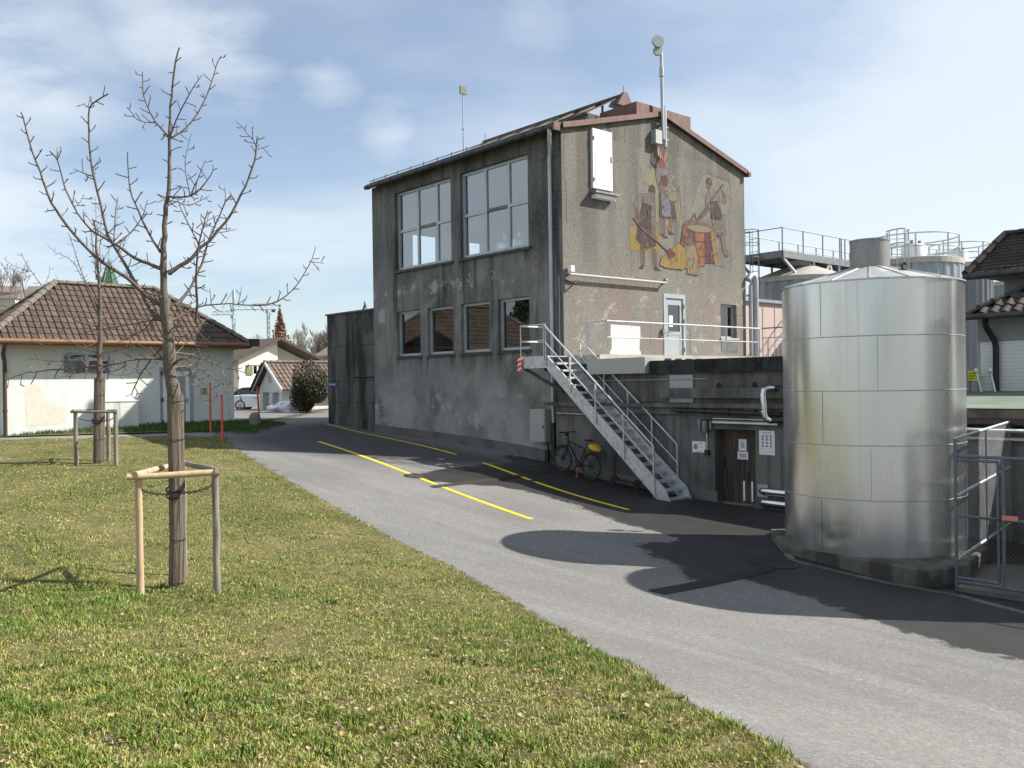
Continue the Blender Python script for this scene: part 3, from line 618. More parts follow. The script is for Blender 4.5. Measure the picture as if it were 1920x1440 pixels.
# roof
mb=MB()
pr=[(-.3,EV-.02),(.45,EV+.14),(RS,RW+.08),(GW+.1,EV-.03)]
for i in range(3):
    (s0,w0),(s1,w1)=pr[i],pr[i+1]
    mb.hexa([W(s0,-.1,w0),W(s1,-.1,w1),W(s1,GT+.02,w1),W(s0,GT+.02,w0),W(s0,-.1,w0+.09),W(s1,-.1,w1+.09),W(s1,GT+.02,w1+.09),W(s0,GT+.02,w0+.09)])
roof=mb.build('roof',X['rooftile_dark'],B)
mb=MB()
for i in range(3):
    (s0,w0),(s1,w1)=pr[i],pr[i+1]; s0=max(s0,-.05)
    w0b=w0 if i else EV+.02
    mb.hexa([W(s0,-.15,w0b-.06),W(s1,-.15,w1-.06),W(s1,-.102,w1-.06),W(s0,-.102,w0b-.06),W(s0,-.15,w0b+.105),W(s1,-.15,w1+.105),W(s1,-.102,w1+.105),W(s0,-.102,w0b+.105)])
mb.box(9.27,9.42,-.2,.02,EV-.14,EV-.0,f=W)
mb.build('verge_board',X['copper'],B)
mb=MB(); mb.tube([W(-.36,-.12,EV-.05),W(-.36,5,EV-.05),W(-.36,GT-.12,EV-.05)],.078,10); 
for i in range(13): mb.tube([W(-.36,.35+i*.8,EV-.05),W(-.36,.39+i*.8,EV-.05)],.098,10)
gut=mb.build('gutter',X['zinc_dark'],B,True)
mb=MB(); mb.box(-.47,-.22,-.19,-.1,EV-.18,EV+.06,f=W); mb.build('gutter_end',X['copper'],gut)
mb=MB()
for dz in (.12,.2): mb.tube([W(-.22,-.1,EV+dz),W(-.22,GT-.2,EV+dz)],.016,5)
for i in range(13): mb.bar(W(-.22,.2+i*.8,EV-.02),W(-.22,.2+i*.8,EV+.26),.02,.03)
mb.build('snow_guard',X['steel_dark'],B)
mb=MB(); mb.tube([W(-.36,.12,EV-.1),W(-.36,.12,EV-.26),W(-.12,.36,EV-.68),W(-.1,.4,EV-.85),W(-.1,.4,5.),W(-.1,.4,.6),W(-.1,.4,-1.2)],.062,12)
for z in (6.5,4.6,2.6,.9): mb.tube([W(-.1,.4,z),W(-.1,.4,z+.04)],.074,12)
dp=mb.build('downpipe',X['zinc'],B,True)
mb=MB(); mb.tube([W(-.1,.4,-1.2),W(-.1,.4,-2.45)],.075,12); mb.build('foot_pipe',X['iron'],dp,True)
mb=MB(); mb.tube([W(-.03,.14,3.13),W(-.03,.14,-.5)],.012,6); mb.build('conduit',X['zinc'],B)
# right hand downpipes with elbow
mb=MB(); mb.tube([W(9.3,-.08,3.6),W(9.42,-.1,3.75),W(9.62,-.1,3.8),W(9.72,-.1,3.62),W(9.72,-.1,.5)],.12,12); mb.tube([W(9.36,-.14,3.4),W(9.36,-.14,.5)],.07,10); mb.build('downpipe',X['zinc'],B,True)
# glass roof lantern
mb=MB(); A0,A1=1.7,9.03; RZ=9.78; hw=1.72; bz=8.25
def lan(k,t,w): return W(RS+k,t,w)
mb.poly([lan(-hw,A0,bz+.62),lan(0,A0,RZ-.05),lan(0,A1,RZ-.05),lan(-hw,A1,bz+.62)]); mb.poly([lan(hw,A0,bz+.62),lan(0,A0,RZ-.05),lan(0,A1,RZ-.05),lan(hw,A1,bz+.62)])
mb.poly([lan(-hw,A0+.02,bz+.62),lan(hw,A0+.02,bz+.62),lan(0,A0+.02,RZ-.05)])
sk=mb.build('skylight',X['glass_sky'],B)
mb=MB()
for i in range(8):
    t_=A0+(A1-A0)*i/7
    for sg in (-1,1): mb.bar(lan(sg*hw,t_,bz+.62),lan(0,t_,RZ-.03),.035,.03)
for sg in (-1,1): mb.bar(lan(sg*hw,A0-.05,bz+.6),lan(sg*hw,A1+.05,bz+.6),.12,.1)
mb.bar(lan(0,A0-.15,RZ),lan(0,A1+.1,RZ),.14,.06)
for sg in (-.55,0.,.55): mb.bar(lan(sg*hw,A0,bz+.62),lan(sg*hw,A0,RZ-.05-abs(sg)*(RZ-bz-.67)),.05,.05)
mb.tube([lan(0,A0-.1,RZ),lan(0,A0-.1,RZ+.3)],.012,5); mb.tube([lan(0,A1,RZ),lan(0,A1,RZ+.3)],.012,5)
mb.build('glazing_bar',X['brown_dark'],sk)
mb=MB(); mb.hexa([lan(-.42,A0-.2,RZ-.42),lan(.42,A0-.2,RZ-.42),lan(.42,A0-.08,RZ-.42),lan(-.42,A0-.08,RZ-.42),lan(-.08,A0-.2,RZ+.06),lan(.08,A0-.2,RZ+.06),lan(.08,A0-.08,RZ+.06),lan(-.08,A0-.08,RZ+.06)])
mb.build('gable_cap',X['copper'],sk)
mb=MB(); mb.box(-hw-.03,-hw+.06,A0,A1,bz-.25,bz+.62,f=lan); mb.box(hw-.06,hw+.03,A0,A1,bz-.25,bz+.62,f=lan); mb.box(-hw,hw,A0,A0+.06,bz-.2,bz+.62,f=lan); mb.build('upstand',X['rooftile_dark'],sk)
mb=MB(); mb.box(3.42,6.2,.02,.1,7.9,8.93,f=W); mb.box(3.42,3.5,.1,1.62,8.,8.93,f=W); mb.box(6.12,6.2,.1,1.62,7.9,8.93,f=W); mb.box(3.5,6.12,1.3,1.6,8.,8.6,f=W)
mb.build('roof_parapet',X['copper'],B)
# gable: white shutter with ledge, door, small window
mb=MB(); mb.box(1.24,2.1,-.1,-.005,5.86,7.66,f=W); sh=mb.build('shutter',X['white'],B)
mb=MB(); mb.box(1.34,2.0,-.112,-.102,5.98,7.55,f=W); mb.build('shutter_panel',X['white'],sh)
mb=MB(); mb.bar(W(2.03,-.12,6.7),W(2.03,-.12,6.9),.03,.03); mb.bar(W(1.26,-.11,7.3),W(1.26,-.11,7.42),.03,.04); mb.bar(W(1.26,-.11,6.05),W(1.26,-.11,6.17),.03,.04); mb.pieces('shutter_fitting',X['steel_dark'],sh)
mb=MB(); mb.box(1.14,2.2,-.3,-.005,5.68,5.74,f=W); lg=mb.build('ledge',X['steel_dark'],B)
mb=MB(); mb.box(1.24,2.12,-.2,-.006,5.55,5.67,f=W); mb.build('ledge_beam',X['white'],lg)
f=gab_f
mb=MB()
bx=lambda a,b_,c,e,d0,d1:mb.box(a,b_,d0,d1,c,e,f=W)
bx(4.58,4.70,.74,2.86,-.02,.1); bx(5.60,5.72,.74,2.86,-.02,.1); bx(4.70,5.60,2.72,2.86,-.02,.1)
bx(4.71,4.84,.76,2.71,.02,.08); bx(5.46,5.59,.76,2.71,.02,.08); bx(4.84,5.46,2.5,2.71,.02,.08); bx(4.84,5.46,1.5,1.62,.02,.08); bx(4.84,5.46,.76,1.5,.03,.07)
dr=mb.build('door',X['doorgrey'],B)
mb=MB(); mb.poly([W(4.83,.05,1.6),W(5.47,.05,1.6),W(5.47,.05,2.52),W(4.83,.05,2.52)]); mb.build('pane',X['glass_dark'],dr)
mb=MB(); mb.poly([W(4.92,.045,1.78),W(5.12,.045,1.78),W(5.12,.045,2.15),W(4.92,.045,2.15)]); mb.build('notice',X['paper'],dr)
mb=MB(); mb.bar(W(4.78,-.05,1.58),W(4.95,-.05,1.58),.025,.03); mb.bar(W(4.78,.02,1.58),W(4.78,-.05,1.58),.03,.03); mb.build('handle',X['steel_dark'],dr); mb=MB(); mb.box(4.44,4.55,-.1,-.002,1.5,1.68,f=W); mb.build('wall_switch',X['steel_dark'],B)
mb=MB()
for z in (.95,1.9,2.4): mb.bar(W(5.62,-.035,z),W(5.62,-.035,z+.14),.03,.03)
mb.pieces('hinge',X['steel_dark'],dr)
w_=window(B,gab_f,7.72,8.68,1.47,2.66,(),(),.18,.07,'glass_dark')
mb=MB(); mb.box(7.68,8.74,-.06,.18,1.4,1.475,f=W); mb.build('sill',X['platform'],w_)
mb=MB(); mb.box(7.74,8.7,-.012,-.003,.98,1.4,f=W); mb.build('cement_patch',X['conc'],B)
wp=[(1.98,.78),(3.42,.78),(3.43,.92),(3.36,.98),(3.37,1.3),(3.42,1.36),(3.41,1.74),(2.02,1.76),(2.01,1.4),(2.06,1.3),(2.05,1.02),(1.97,.9)]
mb=MB(); mb.poly([W(s,-.004,w) for s,w in wp]); mb.build('whitewash_patch',X['gable_white'],B)
# ---- mural on the gable (flat painting on the roughcast)
wc=(.215,.20,.17)
def mural(name,c,k=.62): return M('mural_'+name,c,.95,layers=[(wc,(46,46,24),k-.10,k+.06,.7),(wc,(1.6,1.6,1.2),.55,.76,.35),((.10,.09,.08),(46,46,22),.5,.62,.4),(tuple(x*.55 for x in c),(6,6,4),.5,.7,.6),(wc,(3,3,3),.55,.7,.5),((.09,.08,.07),(30,30,14),.6,.68,.5)],bump=((50,50,25),.8,.02))
pal=dict(ylw=(.43,.38,.10),och=(.42,.265,.06),mauve=(.235,.205,.21),brn=(.215,.135,.098),drk=(.085,.05,.045),skin=(.25,.17,.13),mar=(.15,.042,.042),red=(.31,.085,.05),blu=(.235,.235,.275),tan=(.33,.25,.15),orn=(.42,.135,.055),org2=(.40,.225,.085),oli=(.33,.29,.15),pnk=(.35,.28,.23),gry=(.24,.19,.16),lin=(.055,.042,.038))
pal={k:tuple(a*(1-q_)+b_*q_ for a,b_ in zip(v,wc)) for k,v in pal.items() for q_ in ((.93 if k=='pnk' else .4 if k=='ylw' else .06),)}
pk=list(pal); pal={k:tuple(a*(.72 if k=='pnk' else .60) for a in v) for k,v in pal.items()}
pm=[mural(k,pal[k],.52 if k in('pnk','ylw') else .72) for k in pk]
mb=MB(); lay=[0]
Z4=lambda x,y:(1180+x/6,280+y/6); Z5=lambda x,y:(1260+x/6.854,320+y/6.854)
def P_(Z,c,*q):
    lay[0]+=1; d=-.003-.00022*lay[0]
    mb.poly([ht(*Z(x,y),d) for x,y in q],pk.index(c))
def S_(Z,w,c,*q):
    lay[0]+=1; d=-.003-.00022*lay[0]
    mb.strip([ht(*Z(x,y),d) for x,y in q],w,E2,pk.index(c))
P_(Z5,'pnk',(330,200),(420,40),(640,110),(745,150),(745,560),(650,560),(560,700),(470,640),(330,620),(250,520),(300,330))
P_(Z4,'ylw',(165,350),(175,290),(195,250),(240,230),(270,200),(280,240),(300,330),(340,500),(335,800),(300,830),(285,420),(220,400),(165,460))
P_(Z4,'ylw',(440,380),(500,275),(515,380),(545,440),(500,470)); P_(Z4,'ylw',(400,790),(450,790),(440,870),(410,860))
P_(Z4,'och',(5,860),(85,880),(80,1010),(130,1080),(180,1110),(240,1110),(240,900),(335,910),(335,1175),(170,1150),(10,1135))
P_(Z4,'brn',(115,1070),(175,1115),(172,1310),(130,1310)); P_(Z4,'brn',(245,1110),(300,1120),(312,1320),(275,1320)); P_(Z4,'drk',(130,1305),(175,1310),(150,1352),(103,1342)); P_(Z4,'drk',(275,1318),(312,1320),(360,1372),(280,1365))
P_(Z4,'mauve',(110,500),(160,495),(215,500),(260,560),(290,610),(290,760),(235,760),(240,650),(150,600),(95,640),(45,620),(80,550))
P_(Z4,'brn',(45,620),(95,640),(100,760),(128,850),(110,872),(75,790)); P_(Z4,'drk',(140,610),(180,600),(245,640),(247,850),(300,930),(302,1090),(230,1100),(178,1120),(70,1015),(95,860),(120,740))
P_(Z4,'skin',(205,490),(245,470),(272,520),(245,580),(205,600),(195,560)); P_(Z4,'drk',(213,470),(225,410),(260,393),(290,430),(296,475),(285,500),(268,470),(240,490))
P_(Z4,'brn',(245,770),(287,800),(302,960),(312,1010),(285,1022),(255,960))
S_(Z4,.015,'lin',(170,505),(150,600)); S_(Z4,.012,'lin',(290,610),(292,760),(240,762)); S_(Z4,.012,'lin',(45,620),(80,550),(110,500),(215,498),(290,610))
P_(Z4,'skin',(360,780),(405,780),(402,960),(356,950)); P_(Z4,'brn',(450,790),(495,790),(476,925),(430,920)); P_(Z4,'drk',(350,945),(400,960),(436,1000),(388,1000)); P_(Z4,'drk',(430,915),(476,925),(506,967),(445,960))
P_(Z4,'tan',(500,600),(550,600),(580,700),(592,770),(545,815),(510,800),(500,700)); P_(Z4,'drk',(430,570),(505,600),(535,790),(490,800),(460,640))
P_(Z4,'drk',(335,480),(400,470),(470,640),(472,785),(335,770)); P_(Z4,'blu',(352,480),(420,480),(445,560),(468,640),(468,758),(372,752))
P_(Z4,'mauve',(305,215),(370,210),(430,215),(470,320),(520,360),(565,440),(562,485),(530,440),(470,380),(430,350),(440,480),(350,450),(310,380),(298,300))
P_(Z4,'mar',(352,300),(430,290),(430,410),(400,425),(350,400)); P_(Z4,'skin',(310,385),(345,400),(432,520),(420,552),(340,480))
P_(Z4,'oli',*[(490+52*math.cos(a/10*6.283),530+58*math.sin(a/10*6.283)) for a in range(10)])
S_(Z4,.014,'lin',*[(490+52*math.cos(a/14*6.283),530+58*math.sin(a/14*6.283)) for a in range(15)])
P_(Z4,'skin',(380,58),(410,90),(412,140),(396,190),(380,170)); P_(Z4,'red',(328,190),(335,70),(365,40),(388,60),(384,190),(370,215)); S_(Z4,.012,'lin',(335,70),(365,40),(410,85),(413,140),(396,192))
S_(Z4,.012,'lin',(430,215),(470,320),(520,360),(565,440),(585,700),(592,770),(545,815),(510,800)); S_(Z4,.012,'lin',(302,220),(298,300),(312,385),(345,480))
P_(Z5,'skin',(625,850),(670,850),(692,1020),(722,1100),(700,1122),(665,1060)); S_(Z5,.014,'lin',(622,850),(660,1060),(698,1124),(725,1100),(694,1020),(672,850)); P_(Z5,'drk',(690,1085),(722,1095),(705,1122))
P_(Z5,'gry',(510,620),(640,600),(690,790),(690,830),(570,850),(530,740)); P_(Z5,'skin',(625,200),(650,240),(690,320),(702,420),(655,425),(650,330)); P_(Z5,'brn',(612,185),(640,180),(662,165),(668,220),(625,245))
P_(Z5,'mauve',(470,230),(540,240),(610,280),(640,400),(590,400),(490,400),(490,490),(430,450),(440,300)); P_(Z5,'skin',(470,225),(520,200),(545,250),(520,310),(490,290)); P_(Z5,'drk',(500,400),(580,385),(640,560),(630,640),(570,640),(505,620))
P_(Z5,'brn',(490,500),(395,600),(340,600),(350,560),(450,480)); P_(Z5,'brn',(445,165),(505,190),(475,232),(445,210)); P_(Z5,'drk',(435,130),(450,95),(490,88),(512,130),(514,185),(480,190),(445,165))
S_(Z5,.014,'lin',(470,230),(490,390),(500,620)); S_(Z5,.014,'lin',(600,340),(640,560),(690,790),(690,830)); S_(Z5,.012,'lin',(440,300),(430,450)); S_(Z5,.011,'lin',(450,30),(500,45),(640,110),(745,150),(748,340),(770,350),(770,460),(730,470),(735,555)); S_(Z5,.01,'lin',(600,1000),(735,1040),(775,1170),(705,1165),(710,1245),(560,1215))
P_(Z5,'mar',(145,680),(190,740),(300,790),(420,800),(510,780),(545,730),(605,1180),(550,1212),(540,1190),(420,1195),(422,1230),(355,1230),(300,960),(190,940),(150,1000),(105,950))
P_(Z5,'orn',(300,788),(410,798),(422,1230),(355,1230),(340,1100),(300,960)); P_(Z5,'org2',(495,785),(550,768),(607,1180),(550,1212)); P_(Z5,'red',(145,690),(187,740),(180,862),(130,830))
P_(Z5,'brn',(145,680),(180,635),(260,630),(370,640),(480,690),(540,740),(545,765),(500,790),(410,800),(300,790),(190,740)); P_(Z5,'oli',(195,712),(320,700),(440,722),(522,765),(410,793),(310,780),(230,752))
S_(Z5,.035,'lin',(290,905),(410,925),(480,918),(562,880)); S_(Z5,.03,'lin',(345,1105),(470,1110),(592,1068)); S_(Z5,.022,'lin',(128,820),(190,865)); S_(Z5,.014,'lin',(145,680),(190,742),(300,792),(410,802),(500,792),(548,765)); S_(Z5,.012,'lin',(145,680),(105,950),(150,1005))
P_(Z5,'tan',(180,1020),(215,960),(260,950),(300,970),(342,1130),(362,1335),(330,1347),(200,1325),(200,1200)); P_(Z5,'oli',(190,1050),(245,1060),(250,1200),(215,1320),(200,1320),(200,1200)); P_(Z5,'brn',(190,910),(235,858),(272,930),(237,977),(205,950)); S_(Z5,.013,'lin',(300,970),(342,1130),(362,1335),(330,1347),(200,1325))
P_(Z4,'och',(340,1300),(360,1220),(420,1180),(490,1110),(545,1050),(580,1075),(620,1120),(645,1170),(655,1340),(620,1335),(600,1355),(420,1335)); S_(Z4,.016,'lin',(340,1300),(360,1220),(420,1180),(490,1110),(545,1050),(580,1075),(622,1122)); S_(Z4,.016,'lin',(340,1300),(420,1337),(600,1357),(620,1337),(655,1340))
S_(Z5,.045,'drk',(655,180),(490,400),(300,690)); S_(Z5,.03,'drk',(308,538),(195,705)); S_(Z5,.03,'drk',(300,570),(325,640))
S_(Z4,.055,'brn',(45,765),(130,880),(330,1050),(425,1140)); P_(Z4,'mar',(420,1140),(455,1110),(537,1182),(455,1247),(430,1220))
for _q in range(70):        # worn brush marks inside the garments
    Z,(x0,x1,y0,y1),c_=random.choice(((Z4,(100,240,610,1080),'brn'),(Z4,(120,280,520,700),'gry'),(Z4,(360,460,500,740),'mauve'),(Z4,(310,440,230,380),'gry'),(Z5,(520,670,650,820),'drk'),(Z5,(510,620,420,600),'brn'),(Z5,(310,400,820,1200),'red'),(Z5,(430,520,830,1170),'drk'),(Z4,(380,620,1180,1320),'tan'),(Z5,(210,330,1000,1300),'brn')))
    x=random.uniform(x0,x1); y=random.uniform(y0,y1); S_(Z,random.uniform(.012,.035),c_,(x,y),(x+random.uniform(-14,14),y+random.uniform(20,70)))
S_(Z4,.012,'lin',(205,490),(195,560),(205,600)); S_(Z4,.01,'lin',(268,470),(275,520),(250,575)); S_(Z4,.012,'lin',(115,1120),(130,1310)); S_(Z4,.012,'lin',(175,1120),(172,1310)); S_(Z4,.012,'lin',(300,1120),(312,1320)); S_(Z4,.012,'lin',(247,1115),(275,1320)); S_(Z4,.014,'lin',(70,1015),(178,1120),(300,1090)); S_(Z4,.012,'lin',(360,780),(356,950)); S_(Z4,.012,'lin',(405,780),(402,960)); S_(Z4,.012,'lin',(345,480),(335,770),(472,785)); S_(Z4,.012,'lin',(345,400),(432,520),(420,552)); S_(Z4,.01,'lin',(100,650),(128,850)); S_(Z5,.012,'lin',(650,240),(692,320),(702,420)); S_(Z5,.012,'lin',(490,500),(395,600),(345,598)); S_(Z5,.012,'lin',(410,800),(422,1230)); S_(Z5,.012,'lin',(300,790),(345,1100)); S_(Z5,.012,'lin',(495,787),(550,1212)); S_(Z5,.012,'lin',(545,765),(607,1180)); S_(Z5,.012,'lin',(180,1020),(200,1325),(330,1347))
mb.build('mural',pm,B)
# ---------------------------------------------------------------- masts and fittings on the brewery
m_=thing('antenna_mast',W(4.46,-.2,6.9),'tall grey mast with two round dishes fixed to the mural gable','antenna')
mb=MB(); pa_,pb_=ht(1243,262,-.2),ht(1239.5,98,-.2); mb.tube([pa_,pb_],.055,10); mb.tube([pa_.lerp(pb_,.72),pa_.lerp(pb_,.83)],.08,10); mb.build('pole',X['zinc'],m_,True)
mb=MB(); mb.tube([ht(1248,276,-.2),ht(1246.5,199,-.2)],.05,10); mb.build('side_pipe',X['silo_steel'],m_,True)
mb=MB()
for z in (7.9,8.3): mb.bar(W(4.3,-.1,z),W(4.85,-.1,z),.05,.05); mb.bar(W(4.46,-.1,z+.01),W(4.46,0,z+.01),.05,.05); mb.bar(W(4.7,-.1,z+.01),W(4.7,0,z+.01),.05,.05)
mb.pieces('bracket',X['steel_dark'],m_)
for c,r_ in ((ht(1234.5,77,-.42),.20),(ht(1233.5,95,-.4),.15)):
    mb=MB(); d=(E2*-.85+E1*-.45+UP*.12).normalized(); b=d.cross(UP).normalized(); k=b.cross(d); prof=[(r_,0),(r_,.07),(r_*.6,.13),(.06,.16)]
    n=28; pts=[c+(b*math.cos(6.283*j/n)+k*math.sin(6.283*j/n))*rr-d*(zz) for rr,zz in prof for j in range(n)]
    mb.add(pts,[(i*n+j,i*n+(j+1)%n,(i+1)*n+(j+1)%n,(i+1)*n+j) for i in range(3) for j in range(n)]+[tuple(range(n))])
    mb.bar(c-d*.14,pb_-UP*.05,.05,.05); mb.build('dish',M('dish_grey_green',(.24,.29,.27),.5),m_,True)
mb=MB()
for k in range(4): mb.tube([W(4.3+.06*k,-.1,7.62),W(4.25+.1*k,-.16,7.3-.05*k),W(4.5,-.18,7.15),W(4.55+.04*k,-.16,7.45),W(4.46+.05*k,-.2,7.75)],.014,5)
mb.build('cable',M('salmon_cable',(.45,.25,.2),.6),m_,True)
jb=MB(); jb.box(4.06,4.38,-.22,-.003,7.66,8.1,f=W); j_=jb.build('junction_box',X['cabinet']); tag(j_,'grey electric box left of the mast above the mural','box')
m_=thing('roof_mast',W(1,5.9,7.9),'thin roof pole topped by a small square panel, standing on the eaves','antenna')
mb=MB(); mb.tube([W(1,5.9,7.62),W(1,5.9,10.3)],.02,6); mb.tube([W(1,5.9,8.9),W(1,5.9,8.95)],.045,6); mb.build('pole',X['zinc'],m_)
mb=MB(); mb.box(.86,1.14,5.84,5.9,10.15,10.42,f=W); mb.build('panel',M('olive_panel',(.13,.13,.08),.6),m_)
m_=thing('tube_lamp',W(2.3,-.15,3.1),'long thin tube lamp mounted across the gable below the mural','lamp')
mb=MB(); mb.tube([W(.12,-.16,3.16),W(4.55,-.16,3.18)],.04,8); mb.build('tube',M('tube_housing',(.36,.33,.31),.6),m_,True)
mb=MB(); mb.bar(W(.16,0,3.14),W(.16,-.16,3.16),.04,.04); mb.bar(W(4.5,0,3.14),W(4.5,-.16,3.18),.04,.04); mb.tube([W(.05,-.03,3.0),W(.3,-.18,2.9),W(.5,-.1,3.0)],.03,6); mb.pieces('bracket',X['black'],m_)
mb=MB(); mb.box(.14,.28,-.2,-.06,3.24,3.42,f=W); mb.build('sensor',X['white'],m_); mb=MB(); mb.box(4.66,4.74,-.08,0,3.28,3.36,f=W); mb.build('sensor',X['platform'],m_)
m_=thing('wall_cabinet',W(-.2,.8,-1.77),'grey sheet metal cabinet on the road wall above the bicycle','cabinet')
mb=MB(); mb.box(-.35,-.003,.5,1.16,-1.77,-.8,f=W); mb.build('casing',X['cabinet'],m_)
mb=MB(); mb.box(-.362,-.352,.53,1.13,-1.74,-.83,f=W); d_=mb.build('door',X['cabinet'],m_); mb=MB(); mb.box(-.385,-.362,.54,.57,-1.36,-1.28,f=W); mb.build('lock',X['black'],d_)
mb=MB(); mb.tube([W(-.12,.62,-1.77),W(-.12,.62,-2.5)],.035,8); mb.tube([W(-.16,.62,-2.02),W(-.16,.62,-2.62)],.08,10); mb.build('cable_pipe',X['black'],m_)
# ================================================================ LOWER BLOCK UNDER THE TERRACE
LW=-.3; TB=-7.9
K=thing('terrace_block',W(1,-4,h(*W(-.3,-4,0).xy)),'long low concrete building under the terrace, with pipes and an aged plank door','building')
mb=MB(); fb=lambda t,w,d:W(LW+d,t,w)
DO=(-6.65,-5.49,-3.12,-1.2)
wallgrid(mb,fb,TB,.07,-3.6,-.62,[DO],.34)
mb.poly([W(LW,.07,-3.6),W(0,.07,-3.6),W(0,.07,.5),W(LW,.07,.5)])
wallgrid(mb,lambda t,w,d:W(LW+.05+d,t,w),TB,.07,-.62,.2,[],.1)
mb.box(LW+.05,8.0,TB,-.005,.38,.5,f=W)
mb.poly([W(LW,TB,-3.6),W(7.9,TB,-3.6),W(7.9,TB,.5),W(LW,TB,.5)])
mb.poly([W(LW+.34,DO[0],-3.6),W(LW+.34,DO[1],-3.6),W(LW+.34,DO[1],-1.2),W(LW+.34,DO[0],-1.2)])
mb.build('wall',X['conc'],K)
# base strip
mb=MB()
for i in range(29):
    t0=.1-i*.27;t1=t0-.27
    if t1<-6.7 or t0>-5.45 and True:
        pass
    if t0<DO[1]+.05 and t1>DO[0]-.05: continue
    z0,z1=h(*W(LW,t0,0).xy),h(*W(LW,t1,0).xy); d=.035
    mb.hexa([W(LW-d,t1,-3.7),W(LW+.02,t1,-3.7),W(LW+.02,t0,-3.7),W(LW-d,t0,-3.7),W(LW-d,t1,z1+.26),W(LW+.02,t1,z1+.26),W(LW+.02,t0,z0+.26),W(LW-d,t0,z0+.26)])
mb.pieces('base_strip',X['plinthband'],K)
# sooty parapet slabs and the grey sheet box
mb=MB()
e=[-3.52,-4.2,-5.0,-6.1,-7.1,TB]
for i in range(5): mb.box(LW-.06,LW+.12,e[i+1]+.012,e[i],.19,.52,f=W)
mb.build('parapet',X['conc_dark'],K)
mb=MB(); mb.box(LW-.22,LW+.2,-3.5,-1.42,.2,.62,f=W); mb.build('sheet_box',X['cabinet'],K)
mb=MB(); mb.box(LW-.16,LW-.002,TB,.42,-.68,-.58,f=W); mb.box(LW-.06,LW-.002,TB,-.0,-.86,-.68,f=W); mb.build('ledge',X['conc'],K)
mb=MB(); mb.box(LW-.10,LW+.04,TB,-3.9,-.44,-.2,f=W); mb.box(LW+.03,LW+.045,-4.35,-1.2,-.55,.12,f=W); mb.build('concrete_band',X['conc'],K)
mb=MB(); mb.box(LW+.0,LW+.04,-4.86,-4.13,-.56,.14,f=W); mb.build('sheet_panel',X['doorgrey'],K)
mb=MB()
for px,py in ((1183,723),(1228,723),(1348,723),(1415,722)):
    c=hs(px,py,LW+.042); n=14; mb.add([c-E1*.004+(E2*math.cos(6.283*j/n)+UP*math.sin(6.283*j/n))*.075 for j in range(n)],[tuple(range(n))])
mb.pieces('drain_hole',X['dark'],K)
mb=MB(); mb.tube([W(LW-.01,-1.2,.02),W(LW-.01,-5.3,.03)],.014,6); mb.tube([W(LW-.05,-.02,-.9),W(LW-.05,-1.6,-.92)],.03,8); mb.build('conduit',X['zinc'],K)
mb=MB(); mb.tube([W(LW-.1,-4.35,-.75),W(LW-.1,TB+.5,-.81)],.055,10)
for i in range(4): mb.tube([W(LW-.1,-4.5-i*.72,-.756-i*.009),W(LW-.1,-4.58-i*.72,-.757-i*.009)],.07,10)
mb.build('drain_pipe',X['iron'],K,True)
mb=MB()
for dz,r_ in ((0,.018),(-.09,.045)): mb.tube([W(LW-.06,-5.5,-.94+dz),W(LW-.06,TB+.6,-.95+dz)],r_,8)
mb.tube([W(LW-.06,-5.5,-1.03),W(LW-.06,-5.42,-1.03),W(LW-.06,-5.42,-1.2),W(LW-.06,-5.3,-1.2),W(LW-.03,-5.3,-1.72)],.02,6)
mb.build('pipe',X['silo_steel'],K,True)
mb=MB(); mb.box(LW-.08,LW-.002,-5.36,-5.24,-1.85,-1.72,f=W); mb.build('switch_box',X['black'],K)
# plank door
mb=MB(); n=9
for i in range(n):
    a_=DO[0]+.02+(DO[1]-DO[0]-.04)*i/n; b_=DO[0]+.02+(DO[1]-DO[0]-.04)*(i+1)/n-.006
    mb.box(.0,.03,a_,b_,-3.08,-1.21,f=W)
dr=mb.build('door',X['wooddoor'],K)
mb=MB()
for t_ in (-6.13,-6.36): mb.box(-.025,-.001,t_-.022,t_+.022,-2.93,-2.45,f=W)
mb.pieces('white_bar',X['whitesign'],dr)
mb=MB(); mb.box(-.03,-.001,-5.6,-5.55,-2.15,-1.93,f=W); mb.tube([W(-.03,-5.575,-2.0),W(-.08,-5.575,-2.0),W(-.08,-5.66,-2.0)],.012,6); mb.bar(W(-.02,-6.25,-2.25),W(-.02,-6.25,-2.5),.03,.03); mb.pieces('handle',X['iron'],dr)
# pale walkway platform along the gable
mb=MB(); mb.box(LW-.02,8.9,-1.72,-.004,.5,.755,f=W); pf=mb.build('walkway',X['platform'],K)
mb=MB()
for s0 in (1.3,2.5,3.0,3.5,4.0): mb.box(s0,s0+.28,-1.745,-1.722,.56,.66,f=W)
mb.pieces('slot',X['dark'],pf)
# ---- things on that wall
t=thing('lamp_bracket',hs(1318,812,LW-.1),'small grey wall lantern pair above the stop notice','lamp')
for px,py,r_ in ((1312,798,.055),(1322,800,.075)):
    c=hs(px,py,LW-.12); mb=MB(); mb.lathe(c,[(r_*.7,.14),(r_,.1),(r_,-.12),(r_*.8,-.15)],12); mb.build('lantern',X['steel_dark'],t,True)
mb=MB(); c=hs(1318,788,LW-.12); mb.bar(c-E1*-.12,c,.03,.03); mb.tube([c,c+V((0,0,-.03)),hs(1332,786,LW-.05)],.02,6); mb.build('arm',X['black'],t)
t=thing('exhaust_duct',hs(1432,760,LW-.3),'shiny metal elbow duct hanging above the notice beside the plank door','duct')
q=lambda px,py,s:hs(px,py,s)
mb=MB(); mb.tube([q(1462,728,LW),q(1441,728,LW-.22),q(1433,731,LW-.3),q(1431,741,LW-.32),q(1434,777,LW-.32),q(1438,786,LW-.3),q(1446,789,LW-.25)],.078,14)
for py in (745,771): mb.tube([q(1431.6,py,LW-.32),q(1431.8,py+1.5,LW-.32)],.088,14)
